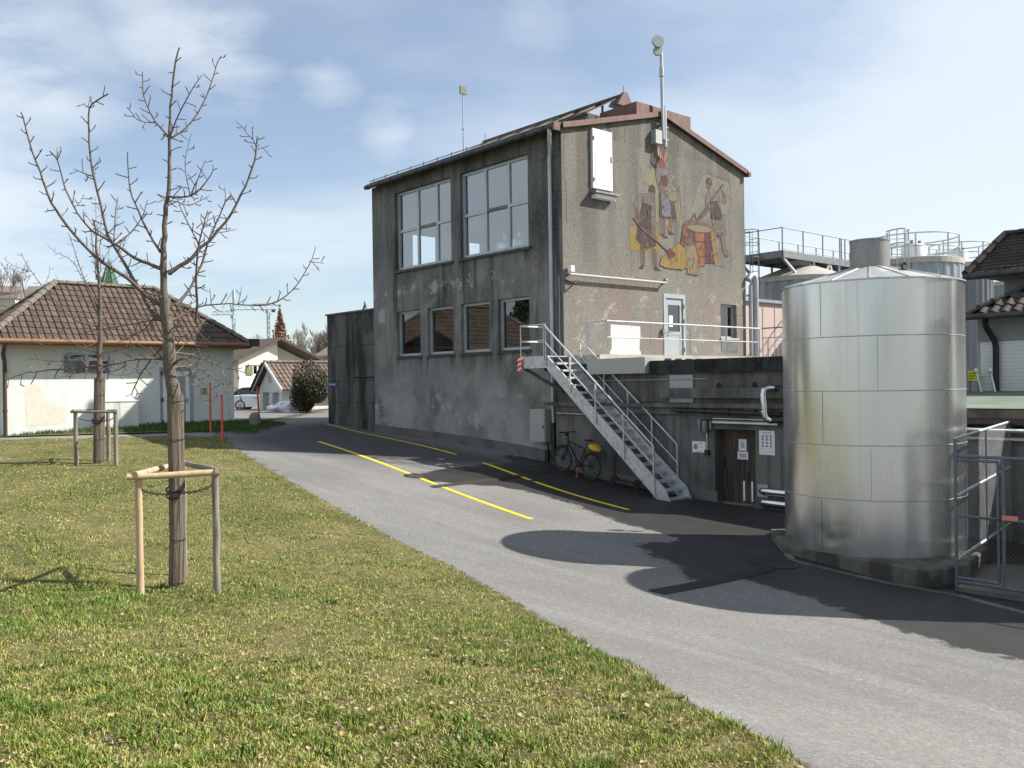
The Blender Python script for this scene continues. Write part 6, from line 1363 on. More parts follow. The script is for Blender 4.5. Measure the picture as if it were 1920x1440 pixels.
# garage with tiled roof
p=hy(529,764,47); s0g,t0g,_=st(p); zg=h(p.x,p.y); t=thing('garage',V((p.x,p.y,zg)),'small white garage with steep tiled roof and two grey doors beside the snow heap','garage')
f=lambda a,d,w:W(s0g+d,t0g+a,w)        # a along the gable (left), d into the depth
gw=st(hs(487,766,s0g))[1]-t0g; we=hs(529,727,s0g).z; pk_=hs(507,684,s0g); pa=gw*.52; pz=pk_.z
d1=(gw*.12,gw*.42); d2=(gw*.56,gw*.86); dz=we-.25
mb=MB(); wallgrid(mb,lambda a,w,d:f(a,d,w),0,gw,-2,we,[(d1[0],d1[1],-1.9,dz),(d2[0],d2[1],-1.9,dz)],.25); mb.poly([f(0,0,we),f(gw,0,we),f(pa,0,pz)])
mb.poly([f(0,0,-2),f(0,11,-2),f(0,11,we),f(0,0,we)]); mb.poly([f(gw,0,-2),f(gw,11,-2),f(gw,11,we),f(gw,0,we)]); mb.poly([f(0,11,-2),f(gw,11,-2),f(gw,11,we),f(pa,11,pz),f(0,11,we)])
mb.build('wall',X['greywall'],t)
for a_,b_ in (d1,d2):
    mb=MB(); mb.box(a_,b_,.2,.24,-1.9,dz,f=f); g_=mb.build('door',X['metaldoor'],t); mb=MB()
    for i in range(6): mb.box(a_,b_,.19,.198,-1.2+.24*i,-1.18+.24*i,f=f)
    mb.build('door_groove',X['steel_dark'],g_)
mb=MB(); mb.box(pa-.14,pa+.14,-.03,-.003,we+.25,we+1.0,f=f); mb.build('vent_slat',X['metaldoor'],t)
def gslope(sg):
    ea=-.6 if sg<0 else gw+.3; eo=abs(ea-pa)
    ez=we-.12
    O=f(ea,-.3 if sg<0 else 12,ez); U=(f(ea,12,ez)-f(ea,-.3,ez)).normalized()*(1 if sg<0 else -1); T=f(pa,-.3 if sg<0 else 12,pz+.12); Vv=T-O; rise=Vv.length; Vv.normalize()
    return O,U,Vv,rise
mb=MB()
for sg in (-1,1):
    O,U,Vv,rise=gslope(sg); tiles(mb,O,U,Vv,12.5,rise,lambda v:(0,12.5),.26,.36,.05)
    nn=len(mb.v); e=U*12.5; mb.add([O-UP*.05,O+e-UP*.05,O+e+Vv*rise-UP*.05,O+Vv*rise-UP*.05],[(0,1,2,3)]); mb.c+=[(.5,.5,.5)]*(len(mb.v)-len(mb.c))
rf=mb.build('roof',M('garage_tiles',(.17,.125,.10),.9,layers=[((.1,.08,.07),(2,2,2),.45,.65,.6)],attr='tint'),t)
mb=MB(); ridgecaps(mb,f(pa,-.3,pz+.14),f(pa,12,pz+.14)); mb.build('ridge_tiles',X['tile_moss'],rf)
mb=MB()
for ea in (-.63,gw+.33): mb.bar(f(ea,-.32,we-.14),f(pa,-.32,pz+.12),.05,.16)
mb.build('verge_board',X['white'],rf)
# house roof peeking behind the annex
c=hy(606,663,70); t=thing('far_house',V((c.x,c.y,-1)),'far house behind the garage, only a dark roof edge showing','house')
mb=MB(); mb.box(c.x-.6,c.x+9,c.y,c.y+6,-1.5,c.z-.4); mb.build('wall',X['farhouse'],t); mb=MB(); mb.add([V((c.x-1.2,c.y-.7,c.z-.6)),V((c.x+10,c.y-.7,c.z-.6)),V((c.x+10,c.y+3,c.z+1.4)),V((c.x+.8,c.y+3,c.z+1.4)),V((c.x+10,c.y+7,c.z-.6)),V((c.x-1.2,c.y+7,c.z-.6))],[(0,1,2,3),(3,2,4,5),(0,3,5)]); mb.build('roof',X['farroof'],t)
# snow heap
c=pg(538,772); 
def blob(c,rx,ry,rz,seed,nu=40,nv=14,jag=.25):
    rr=np.random.default_rng(seed); mb=MB(); pts=[]
    K=rr.standard_normal((8,3))*3; Ph=rr.random(8)*6
    for i in range(nv):
        ph=(math.pi/2)*i/(nv-1)
        for j in range(nu):
            th=6.283*j/nu; d=np.array([math.cos(ph)*math.cos(th),math.cos(ph)*math.sin(th),math.sin(ph)])
            k=1+jag*float(np.sin(K@d*1.6+Ph).sum()/4)+jag*.3*rr.uniform(-1,1)
            pts.append(c+V((d[0]*rx*k,d[1]*ry*k,d[2]*rz*k-.05)))
    mb.add(pts,[(i*nu+j,i*nu+(j+1)%nu,(i+1)*nu+(j+1)%nu,(i+1)*nu+j) for i in range(nv-1) for j in range(nu)]); return mb
o=blob(c,.95,.7,.55,4).build('snow_heap',X['snow'],None,True,70); tag(o,'dirty melting heap of snow in front of the white garage','snow')
# cobble and kerb patch near the bush
# evergreen bush
def leafcloud(mb,c,rx,ry,rz,n,size,rg,dens=.35,shape=None,jag=.22):
    K=rg.standard_normal((6,3))*2.2; Ph=rg.random(6)*6
    for _ in range(n):
        d=rg.standard_normal(3); d/=np.linalg.norm(d); rad=rg.random()**dens
        k=rad*(1+jag*float(np.sin(K@d+Ph).sum()/2.4))
        p=np.array([d[0]*rx*k,d[1]*ry*k,d[2]*rz*k])
        if shape is not None:
            q=shape((p[2]+rz)/(2*rz)); p[0]*=q;p[1]*=q
        p=V((c.x+p[0],c.y+p[1],c.z+p[2])); a=V(tuple(rg.standard_normal(3))).normalized(); b_=a.cross(V(tuple(rg.standard_normal(3)))).normalized(); s_=size*(.6+.8*rg.random())
        kk=.55+.9*rg.random(); mb.col=(kk,kk,kk)
        mb.add([p-a*s_,p+b_*s_*.5,p+a*s_,p-b_*s_*.5],[(0,1,2,3)])
    mb.col=None
rg=np.random.default_rng(11)
c=pg(578,773); t=thing('evergreen_bush',c,'large dark olive evergreen bush in front of the tiled garage','bush')
mb=MB(); leafcloud(mb,c+V((.1,0,.95)),1.0,.95,.98,9000,.06,rg,.3,None,.36); mb.build('crown',X['hedge'],t)
mb=MB()
for k in range(7): a=k*.9; mb.tube([c+V((.1*math.cos(a),.1*math.sin(a),0)),c+V((.5*math.cos(a),.5*math.sin(a),1.2))],[.04,.012],6)
mb.build('trunk',X['bark'],t)
c=pg(602,775); t=thing('tree',c+V((.5,.6,0)),'thin bare shrub in the dark gap beside the annex wall','shrub'); mb=MB()
for k in range(26): a=rg.random()*6.28; mb.tube([c+V((.5,.6,0)),c+V((.5+.25*math.cos(a),.6+.25*math.sin(a),.6+.4*rg.random())),c+V((.5+.55*math.cos(a),.6+.5*math.sin(a),1.+.8*rg.random()))],[.015,.009,.003],4)
mb.build('stem',X['twig'],t)
# car seen side on
c=hy(452,769.5,54); cy=c.y
def car():
    X0=c.x-.68; z0=c.z
    t=thing('parked_car',V((X0+1.9,cy+.85,z0)),'white hatchback car with a black soft top parked before the cream house','car')
    prof=[(0.0,.42),(.02,.62),(.12,.86),(.35,.95),(.9,.98),(2.6,.95),(3.4,.88),(3.75,.72),(3.85,.5),(3.8,.28),(3.3,.22),(.5,.22),(.1,.28)]
    mb=MB(); n=len(prof); W_=1.7; o=[]
    for yy,ins in ((0,.06),(.1,0),(W_-.1,0),(W_,.06)):
        for x,z in prof: o.append(V((X0+x+(ins if x<1.9 else -ins),cy-.2+yy,z0+z-(ins if z>.5 else 0))))
    mb.add(o,[(i*n+j,i*n+(j+1)%n,(i+1)*n+(j+1)%n,(i+1)*n+j) for i in range(3) for j in range(n)]+[tuple(range(n-1,-1,-1)),tuple(3*n+j for j in range(n))])
    bd=mb.build('body',X['carwhite'],t,True,30)
    mb=MB(); tp=[(.15,.93),(.45,1.3),(.8,1.4),(1.6,1.42),(2.0,1.36),(2.75,.95)]; n=len(tp); o=[]
    for yy,ins in ((.06,0),(.2,.0),(W_-.2,0),(W_-.06,0)):
        for x,z in tp: o.append(V((X0+x,cy-.2+(yy if z<1 else yy+(.12 if yy<.8 else -.12)),z0+z-(.06 if yy in(.06,W_-.06) and z>1.2 else 0))))
    mb.add(o,[(i*n+j,i*n+(j+1)%n,(i+1)*n+(j+1)%n,(i+1)*n+j) for i in range(3) for j in range(n-1)]+[tuple(range(n-1,-1,-1)),tuple(3*n+j for j in range(n))])
    mb.build('soft_top',X['carblack'],t,True,30)
    mb=MB(); P=[(.75,.97),(.95,1.26),(1.9,1.28),(2.4,.97)]
    q=lambda x,z:V((X0+x,cy-.2+.045+(z-.95)*.36,z0+z))
    mb.poly([q(.62,.98),q(.85,1.24),q(1.35,1.27),q(1.4,.98)]); mb.poly([q(1.46,.98),q(1.42,1.27),q(1.85,1.26),q(2.4,.98)]); mb.build('side_window',X['glass_dark'],t)
    mb=MB(); mb.box(X0+1.5,X0+1.7,cy-.225,cy-.203,z0+.72,z0+.75); mb.build('door_handle',X['steel_dark'],t)
    for x in (.68,3.1):
        for yy in (cy-.2,cy-.2+W_-.2):
            mb=MB(); n=20; ctr=V((X0+x,yy,z0+.32)); o=[]
            for y2,r_ in ((-.02,.25),(-.02,.31),(.2,.31),(.2,.25)):
                for j in range(n): o.append(ctr+V((r_*math.cos(6.283*j/n),y2,r_*math.sin(6.283*j/n))))
            mb.add(o,[(i*n+j,i*n+(j+1)%n,(i+1)*n+(j+1)%n,(i+1)*n+j) for i in range(3) for j in range(n)]); wh=mb.build('wheel',X['rubber'],t,True)
            mb=MB()
            for k in range(7): a=6.283*k/7; mb.bar(ctr+V((.03*math.cos(a),-.012,.03*math.sin(a))),ctr+V((.24*math.cos(a),-.012,.24*math.sin(a))),.05,.02,up=V((0,1,0)))
            mb.tube([ctr+V((.235*math.cos(6.283*j/n),-.012,.235*math.sin(6.283*j/n))) for j in range(n+1)],.016,5,cap=False); mb.build('rim',X['rim'],wh)
            mb=MB(); mb.add([ctr+V((.25*math.cos(6.283*j/n),.02,.25*math.sin(6.283*j/n))) for j in range(n)],[tuple(range(n))]); mb.build('brake',X['dark'],wh)
    for yy in (cy-.215,cy+1.31):
        mb=MB(); mb.box(X0+.0,X0+.28,yy-.005,yy+.2,z0+.66,z0+.78); mb.build('tail_light',X['red'],t)
car()
# stone bollard and red poles
c=pg(478,801); mb=MB(); mb.lathe(c,[(.2,-.05),(.2,.3),(.185,.42),(.12,.5),(.04,.53)],20); o=mb.build('stone_bollard',X['stone'],None,True,60); tag(o,'rounded grey stone bollard at the corner of the verge, by the farthest red pole','bollard')
lab=['second red marker pole from the left, nearest the road edge','leftmost red marker pole against the shaded house wall','farthest red marker pole, leaning, beside the stone bollard']
pole=None
for (px,py,top,dx),lb in zip(((417,832,742,0),(395,813,720,0),(487,800,726,-.05)),lab):
    c=pg(px,py); Hh=hy(px,top,c.y).z-c.z
    if pole is None:
        pole=thing('marker_pole',c,lb,'pole','red marker poles by the lane')
        mb=MB(); mb.tube([c-UP*.05,c+UP*Hh],.034,10); mb.build('shaft',X['red'],pole,True)
        mb=MB(); mb.tube([c+UP*Hh,c+UP*(Hh+.03)],.03,10); mb.build('cap',X['rust'],pole,True); H0=Hh
    else:
        q=copy_tree(pole,None,c); q['label']=lb; q.scale=(1,1,Hh/H0); q.rotation_euler=(0,dx,0)
# ================================================================ FAR TREES, CRANES, HILL
def baretree(name,base,height,spread,label,mat,seed,depth=4,up=.5,cat='tree',group='bare trees beyond the houses',r0=None,per=5,leaf=None):
    rr=random.Random(seed); t=thing(name,base,label,cat,group); r0=r0 or height*.016
    mt=MB(); mc=MB(); base=V(base)
    def br(p,d,L,r,k):
        n=3; pts=[p]; rad=[r]
        for i in range(n):
            d=(d+V((rr.uniform(-.16,.16),rr.uniform(-.16,.16),rr.uniform(-.02,.12)*up*2))).normalized(); p=p+d*(L/n); pts.append(p); rad.append(r*(1-.6*(i+1)/n))
        (mt if k>=depth else mc).tube(pts,rad,6 if k>=depth-1 else 3,cap=False)
        if k<=0: return
        for i in range(per if k<depth else per+3):
            u=rr.uniform(.3,1.) if k<depth else rr.uniform(.28,1.); j=min(int(u*n),n-1); q=pts[j].lerp(pts[j+1],u*n-j)
            a=rr.uniform(0,6.283); side=V((math.cos(a),math.sin(a),0)); nd=(d*(1-spread*.5)+side*spread*rr.uniform(.5,1.1)+UP*up*.5).normalized()
            br(q,nd,L*rr.uniform(.42,.66)*(1.15-.45*u if k==depth else 1),max(r*.45,height*.0026),k-1)
    br(base,UP,height*.62,r0,depth)
    mt.build('trunk',X[mat],t); mc.build('crown',X[mat] if leaf is None else X[leaf],t); return t
def atg(px,py,Y): q=hy(px,py,Y); return V((q.x,q.y,-1.6))
def hgt(px,py,Y): return hy(px,py,Y).z+1.6
baretree('bare_tree',atg(462,700,95),hgt(462,618,95)*1.05,.85,'wide brownish bare tree behind the cream house, left of the cranes mast','twig',21,4,.45)
baretree('bare_tree',atg(585,700,105),hgt(588,600,105)*1.02,.6,'pale bare birch tree above the garage roof','twig_pale',22,4,.8,per=6)
baretree('bare_tree',atg(566,700,112),hgt(566,606,112),.6,'second pale birch just left of the big birch','twig_pale',25,4,.8,per=5)
baretree('bare_tree',atg(607,700,100),hgt(607,612,100),.6,'slim bare tree partly hidden by the annex wall','twig',23,4,.7)
baretree('weeping_tree',atg(272,700,50),hgt(272,541,50),.9,'fine drooping bare twigs showing just above the tiled house ridge','twig',24,4,.1,per=6)
def leaftree(base,height,rx,label,mat,seed,shape,n,size,name='column_tree'):
    rg=np.random.default_rng(seed); t=thing(name,base,label,'tree'); mb=MB(); mb.tube([V(base),V(base)+UP*height*.95],[height*.02,height*.004],7); mb.build('trunk',X['bark'],t)
    mb=MB(); leafcloud(mb,V(base)+UP*height*.55,rx,rx,height*.47,n,size,rg,.6,shape); mb.build('crown',X[mat],t); return t
leaftree(atg(526,700,90),hgt(526,578,90),1.15,'slim columnar tree with reddish brown leaves right of the crane','twig_red',31,lambda u:.9*min(1,(1-u)*2.2+.12),2600,.16)
leaftree(atg(685,700,70),hgt(683,556,70),1.0,'brown narrow conifer tip showing above the annex','needle',32,lambda u:(1-u)*1.6+.1,2200,.10)
for i,(x_,y_,hh_t,lb) in enumerate(((-29,31,8,'tall dark spruce outside the left edge, nearest the tiled house'),(-33,35,9.5,'tallest dark spruce outside the left edge'),(-31,27,7,'smaller dark spruce outside the left edge'))):
    o=leaftree(V((x_,y_,-1.6)),hh_t,2.3,lb,'hedge',50+i,lambda u:(1-u)*1.25+.1,1500,.34,'spruce_tree'); o['group']='spruces beyond the left edge'
for px,top,jl,jr,Y,lb in ((505,580,431,518,180,'haze-paled tower crane right of centre, with the longer jib'),(440,590,398,443,260,'smaller distant tower crane left of the other crane')):
    b=atg(px,700,Y); zt=hy(px,top,Y).z; t=thing('tower_crane',b,lb,'crane','tower cranes on the skyline'); k=Y/180
    mb=MB(); w_=.26*k
    for sx in (-1,1):
        for sy in (-1,1): mb.bar(b+V((sx*w_,sy*w_,0)),V((b.x+sx*w_,b.y+sy*w_,zt)),.11*k,.11*k)
    z=b.z; i=0
    while z<zt-2*k: 
        sg=1 if i%2 else -1
        for sy in (-1,1): mb.bar(V((b.x-sg*w_,b.y+sy*w_,z)),V((b.x+sg*w_,b.y+sy*w_,z+1.*k)),.12*k,.12*k)
        z+=1.*k;i+=1
    mb.build('mast',X['crane'],t)
    xl=hy(jl,top,Y).x; xr=hy(jr,top,Y).x; mb=MB()
    for dz,dy in ((0,-.35),(0,.35),(.75,0)): mb.bar(V((xl,b.y+dy*k,zt+dz*k)),V((xr,b.y+dy*k,zt+dz*k)),.10*k,.10*k)
    n=int((xr-xl)/(1.2*k))
    for i in range(n): x0=xl+(xr-xl)*i/n; x1=xl+(xr-xl)*(i+.5)/n; x2=xl+(xr-xl)*(i+1)/n; mb.bar(V((x0,b.y-.35*k,zt)),V((x1,b.y,zt+.75*k)),.09*k,.09*k); mb.bar(V((x1,b.y,zt+.75*k)),V((x2,b.y-.35*k,zt)),.12*k,.12*k)
    mb.build('jib',X['crane'],t)
    mb=MB(); mb.box(b.x-.35*k,b.x+.35*k,b.y-1.1*k,b.y-.5*k,zt-.8*k,zt-.1); mb.build('cab',X['crane'],t); mb=MB(); mb.box(xr-.9*k,xr-.2*k,b.y-.3*k,b.y+.3*k,zt-.6*k,zt-.1*k); mb.build('counterweight',X['farroof'],t)
    if Y>200:
        mb=MB(); mb.bar(V((b.x,b.y,zt)),V((b.x,b.y,zt+5*k)),.4*k,.4*k); mb.bar(V((b.x,b.y,zt+5*k)),V((xl+(b.x-xl)*.45,b.y,zt+1.2*k)),.1*k,.1*k); mb.bar(V((b.x,b.y,zt+5*k)),V((xr,b.y,zt+.5*k)),.1*k,.1*k); mb.build('top_mast',X['crane'],t)
# hillside far left, and a low skyline of hills
def hillz(x,y):
    a=np.clip((-x/np.maximum(y,1)-.42)/.10,0,1); return -3+ (38*a**1.2+5*np.sin(x*.02))*np.clip((y-180)/180,0,1)
grid('hills',np.linspace(-620,620,70),np.linspace(180,760,30),lambda x,y:hillz(x,y)+(6*np.clip((y-350)/300,0,1)),X['hill'])
rr=random.Random(5); hh0=None
for i,(px,py,w_,lb) in enumerate(((6,560,9,'far house on the hillside at the left edge, lowest of them'),(35,556,8,'far yellowish house on the hillside below the bare trees'),(72,549,7,'far house on the hill just left of the hip roof'),(95,560,10,'far pale house partly hidden by the hip roof'),(15,548,9,'far house on the hill crest at the left edge'))):
    c=hy(px,py,330+i*8); z=c.z-4
    if hh0 is None:
        hh0=thing('hill_house',V((c.x,c.y,z)),lb,'house','houses on the far hillside'); mb=MB(); mb.box(c.x-w_*.5,c.x+w_*.5,c.y,c.y+8,z-4,z+4); mb.build('wall',X['farhouse'],hh0)
        mb=MB(); mb.add([V((c.x-w_*.56,c.y-.6,z+4)),V((c.x+w_*.56,c.y-.6,z+4)),V((c.x+w_*.5,c.y+4,z+7)),V((c.x-w_*.5,c.y+4,z+7)),V((c.x+w_*.56,c.y+8.6,z+4)),V((c.x-w_*.56,c.y+8.6,z+4))],[(0,1,2,3),(3,2,4,5),(1,4,2),(0,3,5)]); mb.build('roof',X['farroof'],hh0)
    else:
        q=copy_tree(hh0,None,V((c.x,c.y,z))); q['label']=lb; q.rotation_euler.z=rr.uniform(-.5,.5)
ht0=None
for i,(px,lb) in enumerate(((19,'roundest grey bare tree on the far hilltop'),(32,'upright bare tree on the far hill between two round ones'),(48,'round grey bare tree nearest the hip roof on the far hill'),(3,'bare tree on the far hill cut by the left edge'))):
    c=hy(px,560,320+7*i); c.z-=1
    if ht0 is None: ht0=baretree('hill_tree',c,12.5,.7,lb,'twig',40,4,.7,'tree','bare trees on the far hill',per=4)
    else: q=copy_tree(ht0,None,c); q['label']=lb; q.rotation_euler.z=i*1.3; q.scale=(.9+.1*i,)*3
# ================================================================ THE TWO YOUNG FRUIT TREES
Z1=lambda x,y:(x/3.43,440+y/3.43); Z2=lambda x,y:(x/2.88,60+y/2.88)
def traced(root,Y,lines,seed,r_scale=1.,spur=1.):
    rr=random.Random(seed); mk=MB()
    for (Z,r0,r1,dd,pts) in lines:
        P=[]; k=len(pts); acc=0
        q=[hy(*Z(*p),Y) for p in pts]; Ls=[0]
        for a_,b_ in zip(q[:-1],q[1:]): Ls.append(Ls[-1]+(b_-a_).length)
        for p,l in zip(pts,Ls):
            u=l/max(Ls[-1],1e-6); P.append(hy(*Z(*p),Y+dd*u*(2-u)*.6+dd*.0))
        # smooth (Catmull-Rom)
        S=[]
        for i in range(k-1):
            p0,p1,p2,p3=P[max(i-1,0)],P[i],P[i+1],P[min(i+2,k-1)]
            m=max(2,int((p2-p1).length/.10))
            for j in range(m):
                t_=j/m; S.append(.5*((2*p1)+(p2-p0)*t_+(2*p0-5*p1+4*p2-p3)*t_*t_+(3*p1-p0-3*p2+p3)*t_**3)+V((rr.uniform(-1,1),rr.uniform(-1,1),rr.uniform(-1,1)))*r0*.14)
        S.append(P[-1]); n=len(S); R_=[(r0+(r1-r0)*(i/(n-1))**.5)*r_scale*(1. if r0>.04 else 1.0)*rr.uniform(.92,1.1) for i in range(n)]
        mk.tube(S,R_,8 if r0>.02 else 5)
        # short fruiting spurs
        tot=sum((S[i+1]-S[i]).length for i in range(n-1)); d_=rr.uniform(.03,.1); acc=0; side=1
        for i in range(n-1):
            acc+=(S[i+1]-S[i]).length
            if acc>d_ and R_[i]<.03:
                acc=0; d_=rr.uniform(.03,.085)/spur; side=-side
                a=(S[i+1]-S[i]).normalized(); b_=a.cross(V((0,1,0))).normalized(); c_=a.cross(b_)
                dv=(b_*side*rr.uniform(.6,1)+c_*rr.uniform(-.7,.7)+a*rr.uniform(.2,.9)).normalized(); L=rr.uniform(.03,.12)
                e=S[i]+dv*L; mk.tube([S[i],e],[min(.0075,R_[i]*.8),.0052],4); 
                for w in range(rr.choice((1,1,2))): e2=e+(dv+V((rr.uniform(-.8,.8),rr.uniform(-.8,.8),rr.uniform(-.2,1)))).normalized()*rr.uniform(.018,.05); mk.tube([e,e2],[.0062,.004],4)
    return mk
YA=9.8
T1=thing('young_apple_tree',pg(330,1108),'nearer young bare fruit tree on the lawn with reed mat around its trunk','tree')
tr1=[(Z2,.056,.008,.0,[(905,1560),(892,1440),(882,1330),(885,1200),(892,1000),(910,850),(914,700),(915,570),(930,300),(952,160),(970,85)])]
mk=traced(T1,YA,[(lambda x,y:(x,y),.078,.056,0,[(332,760),(322,715),(318,680),(316,640),(315,610),(312,585),(309,560)])]+tr1,1)
mk.build('trunk',X['bark'],T1,True,60)
L1=[(Z2,.031,.008,.5,[(890,1552),(832,1530),(760,1400),(690,1280),(640,1190),(579,1094),(545,930),(510,800),(486,650),(480,500),(484,410),(520,375),(585,335)]),
(Z2,.008,.004,.1,[(484,410),(465,400),(450,383)]),(Z2,.009,.004,.2,[(502,780),(450,762),(400,740)]),(Z2,.009,.004,.1,[(505,735),(530,700),(543,678)]),
(Z2,.027,.007,-.5,[(878,1480),(780,1415),(690,1330),(560,1250),(470,1165),(404,1094),(330,1000),(280,920),(245,840),(220,760),(190,690),(160,600),(140,510),(115,435)]),
(Z2,.024,.007,.8,[(875,1280),(800,1250),(730,1220),(630,1150),(560,1110),(500,1075),(420,980),(370,880),(345,820),(310,690),(270,645)]),(Z2,.007,.003,.2,[(400,945),(430,925),(455,875)]),(Z2,.007,.003,.1,[(310,690),(310,650),(308,625)]),
(Z2,.019,.006,-.4,[(872,1190),(830,1130),(790,1060),(745,960),(715,890),(700,830),(692,740),(690,650)]),
(Z2,.015,.004,.4,[(620,1150),(680,1105),(720,1070),(765,1005),(780,970),(797,905)]),(Z2,.010,.004,.6,[(615,1130),(620,1050),(625,960),(637,895)]),(Z2,.008,.003,-.3,[(600,1120),(540,1080),(500,1040),(450,960)]),
(Z2,.030,.008,.4,[(905,1305),(970,1265),(1040,1220),(1080,1165),(1130,1130),(1190,1060),(1250,980),(1300,880),(1345,790),(1375,690),(1385,610),(1390,565)]),
(Z2,.010,.003,.2,[(1385,620),(1365,580),(1335,550),(1310,515),(1278,485)]),(Z2,.007,.003,.1,[(1392,632),(1420,625),(1457,613)]),
(Z2,.020,.006,-.6,[(1057,1570),(1064,1480),(1060,1390),(1058,1305),(1066,1220),(1075,1143),(1095,1060),(1108,1010),(1122,965)]),
(Z2,.024,.007,.7,[(948,1475),(1000,1420),(1035,1370),(1062,1310),(1095,1245),(1115,1160),(1145,1080),(1185,1000),(1215,920),(1250,880)]),(Z2,.008,.003,.1,[(1215,925),(1218,880),(1213,840)]),
(Z2,.013,.004,.5,[(1075,1150),(1040,1080),(1000,1000),(970,940),(958,880)]),(Z2,.008,.003,.2,[(1100,1050),(1120,1020),(1180,990)]),(Z2,.008,.003,.2,[(1100,1050),(1085,1010),(1090,985)]),(Z2,.008,.003,.2,[(1170,1085),(1220,1078),(1275,1065)]),
(Z1,.021,.005,.7,[(1080,560),(1140,535),(1220,490),(1290,462),(1360,450),(1480,443),(1560,452),(1640,452)]),
(lambda x,y:(x,y),.015,.004,.6,[(474,572),(500,571),(520,565),(540,552),(560,530),(575,505),(585,485),(592,462)]),(lambda x,y:(x,y),.006,.003,.1,[(580,490),(593,492),(608,494)]),
(Z1,.008,.003,.1,[(1360,450),(1355,400),(1350,345)]),(Z1,.008,.003,.1,[(1530,450),(1545,390),(1555,335)]),
(Z2,.014,.005,.5,[(915,570),(870,520),(830,470),(800,410),(775,340),(772,270),(770,215)]),(Z2,.009,.004,-.3,[(838,488),(790,488),(740,472),(715,440),(685,405)]),
(Z2,.012,.004,-.3,[(918,565),(955,470),(1000,380),(1045,300),(1090,235)]),(Z2,.014,.005,.5,[(922,572),(980,540),(1040,480),(1090,400),(1130,310),(1155,230),(1175,165),(1195,130)]),
(Z2,.015,.004,-.5,[(910,888),(965,893),(1030,885),(1080,850),(1120,800),(1150,750),(1148,715)]),(Z2,.009,.003,.3,[(1028,882),(1010,800),(1000,720),(1010,640),(1035,550)]),(Z2,.009,.003,-.2,[(1035,870),(1075,780),(1095,730),(1112,688)]),
(Z2,.010,.003,.4,[(908,910),(960,918),(1020,937),(1080,912),(1132,885)]),(Z2,.008,.003,-.3,[(905,905),(870,912),(845,925)]),
(Z1,.022,.004,-.8,[(1075,800),(990,795),(900,797),(820,810),(740,830),(650,840),(560,850),(430,865),(330,870),(240,882),(180,885),(100,910),(20,945)]),
(Z1,.016,.004,.6,[(1060,700),(1000,770),(960,820),(910,890),(880,950),(855,1000),(850,1040),(880,1055)]),(Z1,.010,.003,.5,[(1060,555),(980,550),(880,570),(760,590),(640,610),(560,625),(520,632)]),
(Z1,.010,.003,.2,[(1000,520),(940,600),(870,640),(800,680),(760,690)]),
(Z1,.019,.004,.8,[(1100,760),(1180,765),(1280,790),(1360,820),(1430,850),(1520,870),(1610,900)]),(Z1,.020,.004,-.6,[(1110,840),(1150,805),(1200,800),(1240,830),(1280,860),(1340,900),(1400,940),(1470,970),(1560,1010)]),
(Z1,.019,.004,.4,[(1115,860),(1170,850),(1220,860),(1260,910),(1300,950),(1360,990),(1420,1035)]),(Z1,.010,.003,-.3,[(1235,880),(1255,940),(1280,1010),(1310,1070),(1340,1110)]),
(Z1,.011,.003,.5,[(1110,640),(1160,670),(1200,700),(1270,712),(1340,722)]),(Z1,.010,.003,-.4,[(1105,600),(1180,590),(1250,600),(1300,650),(1350,690)]),(Z1,.009,.003,.3,[(1400,940),(1440,910),(1480,860),(1500,820)]),(Z1,.009,.003,.3,[(1110,440),(1160,455),(1240,440),(1260,420)]),
(Z1,.010,.003,.4,[(1050,410),(1000,390),(940,370),(890,350)]),(Z1,.009,.003,.5,[(820,830),(760,870),(700,880),(660,870)]),(Z1,.008,.003,.2,[(560,850),(480,820),(420,810),(330,815),(180,795)])]
mk=traced(T1,YA,L1,2); mk.build('branch',X['bark'],T1,True,60)
T2b=pg(185,872); YB=T2b.y
T2=thing('young_fruit_tree',T2b,'farther young bare fruit tree on the lawn in front of the tiled house','tree')
mk=traced(T2,YB,[(Z1,.105,.022,0,[(642,1010),(640,900),(641,800),(640,700),(644,600),(642,500),(640,400),(636,300),(630,200),(622,80),(616,-20),(602,-90)])],3); mk.build('trunk',X['bark2'],T2,True,60)
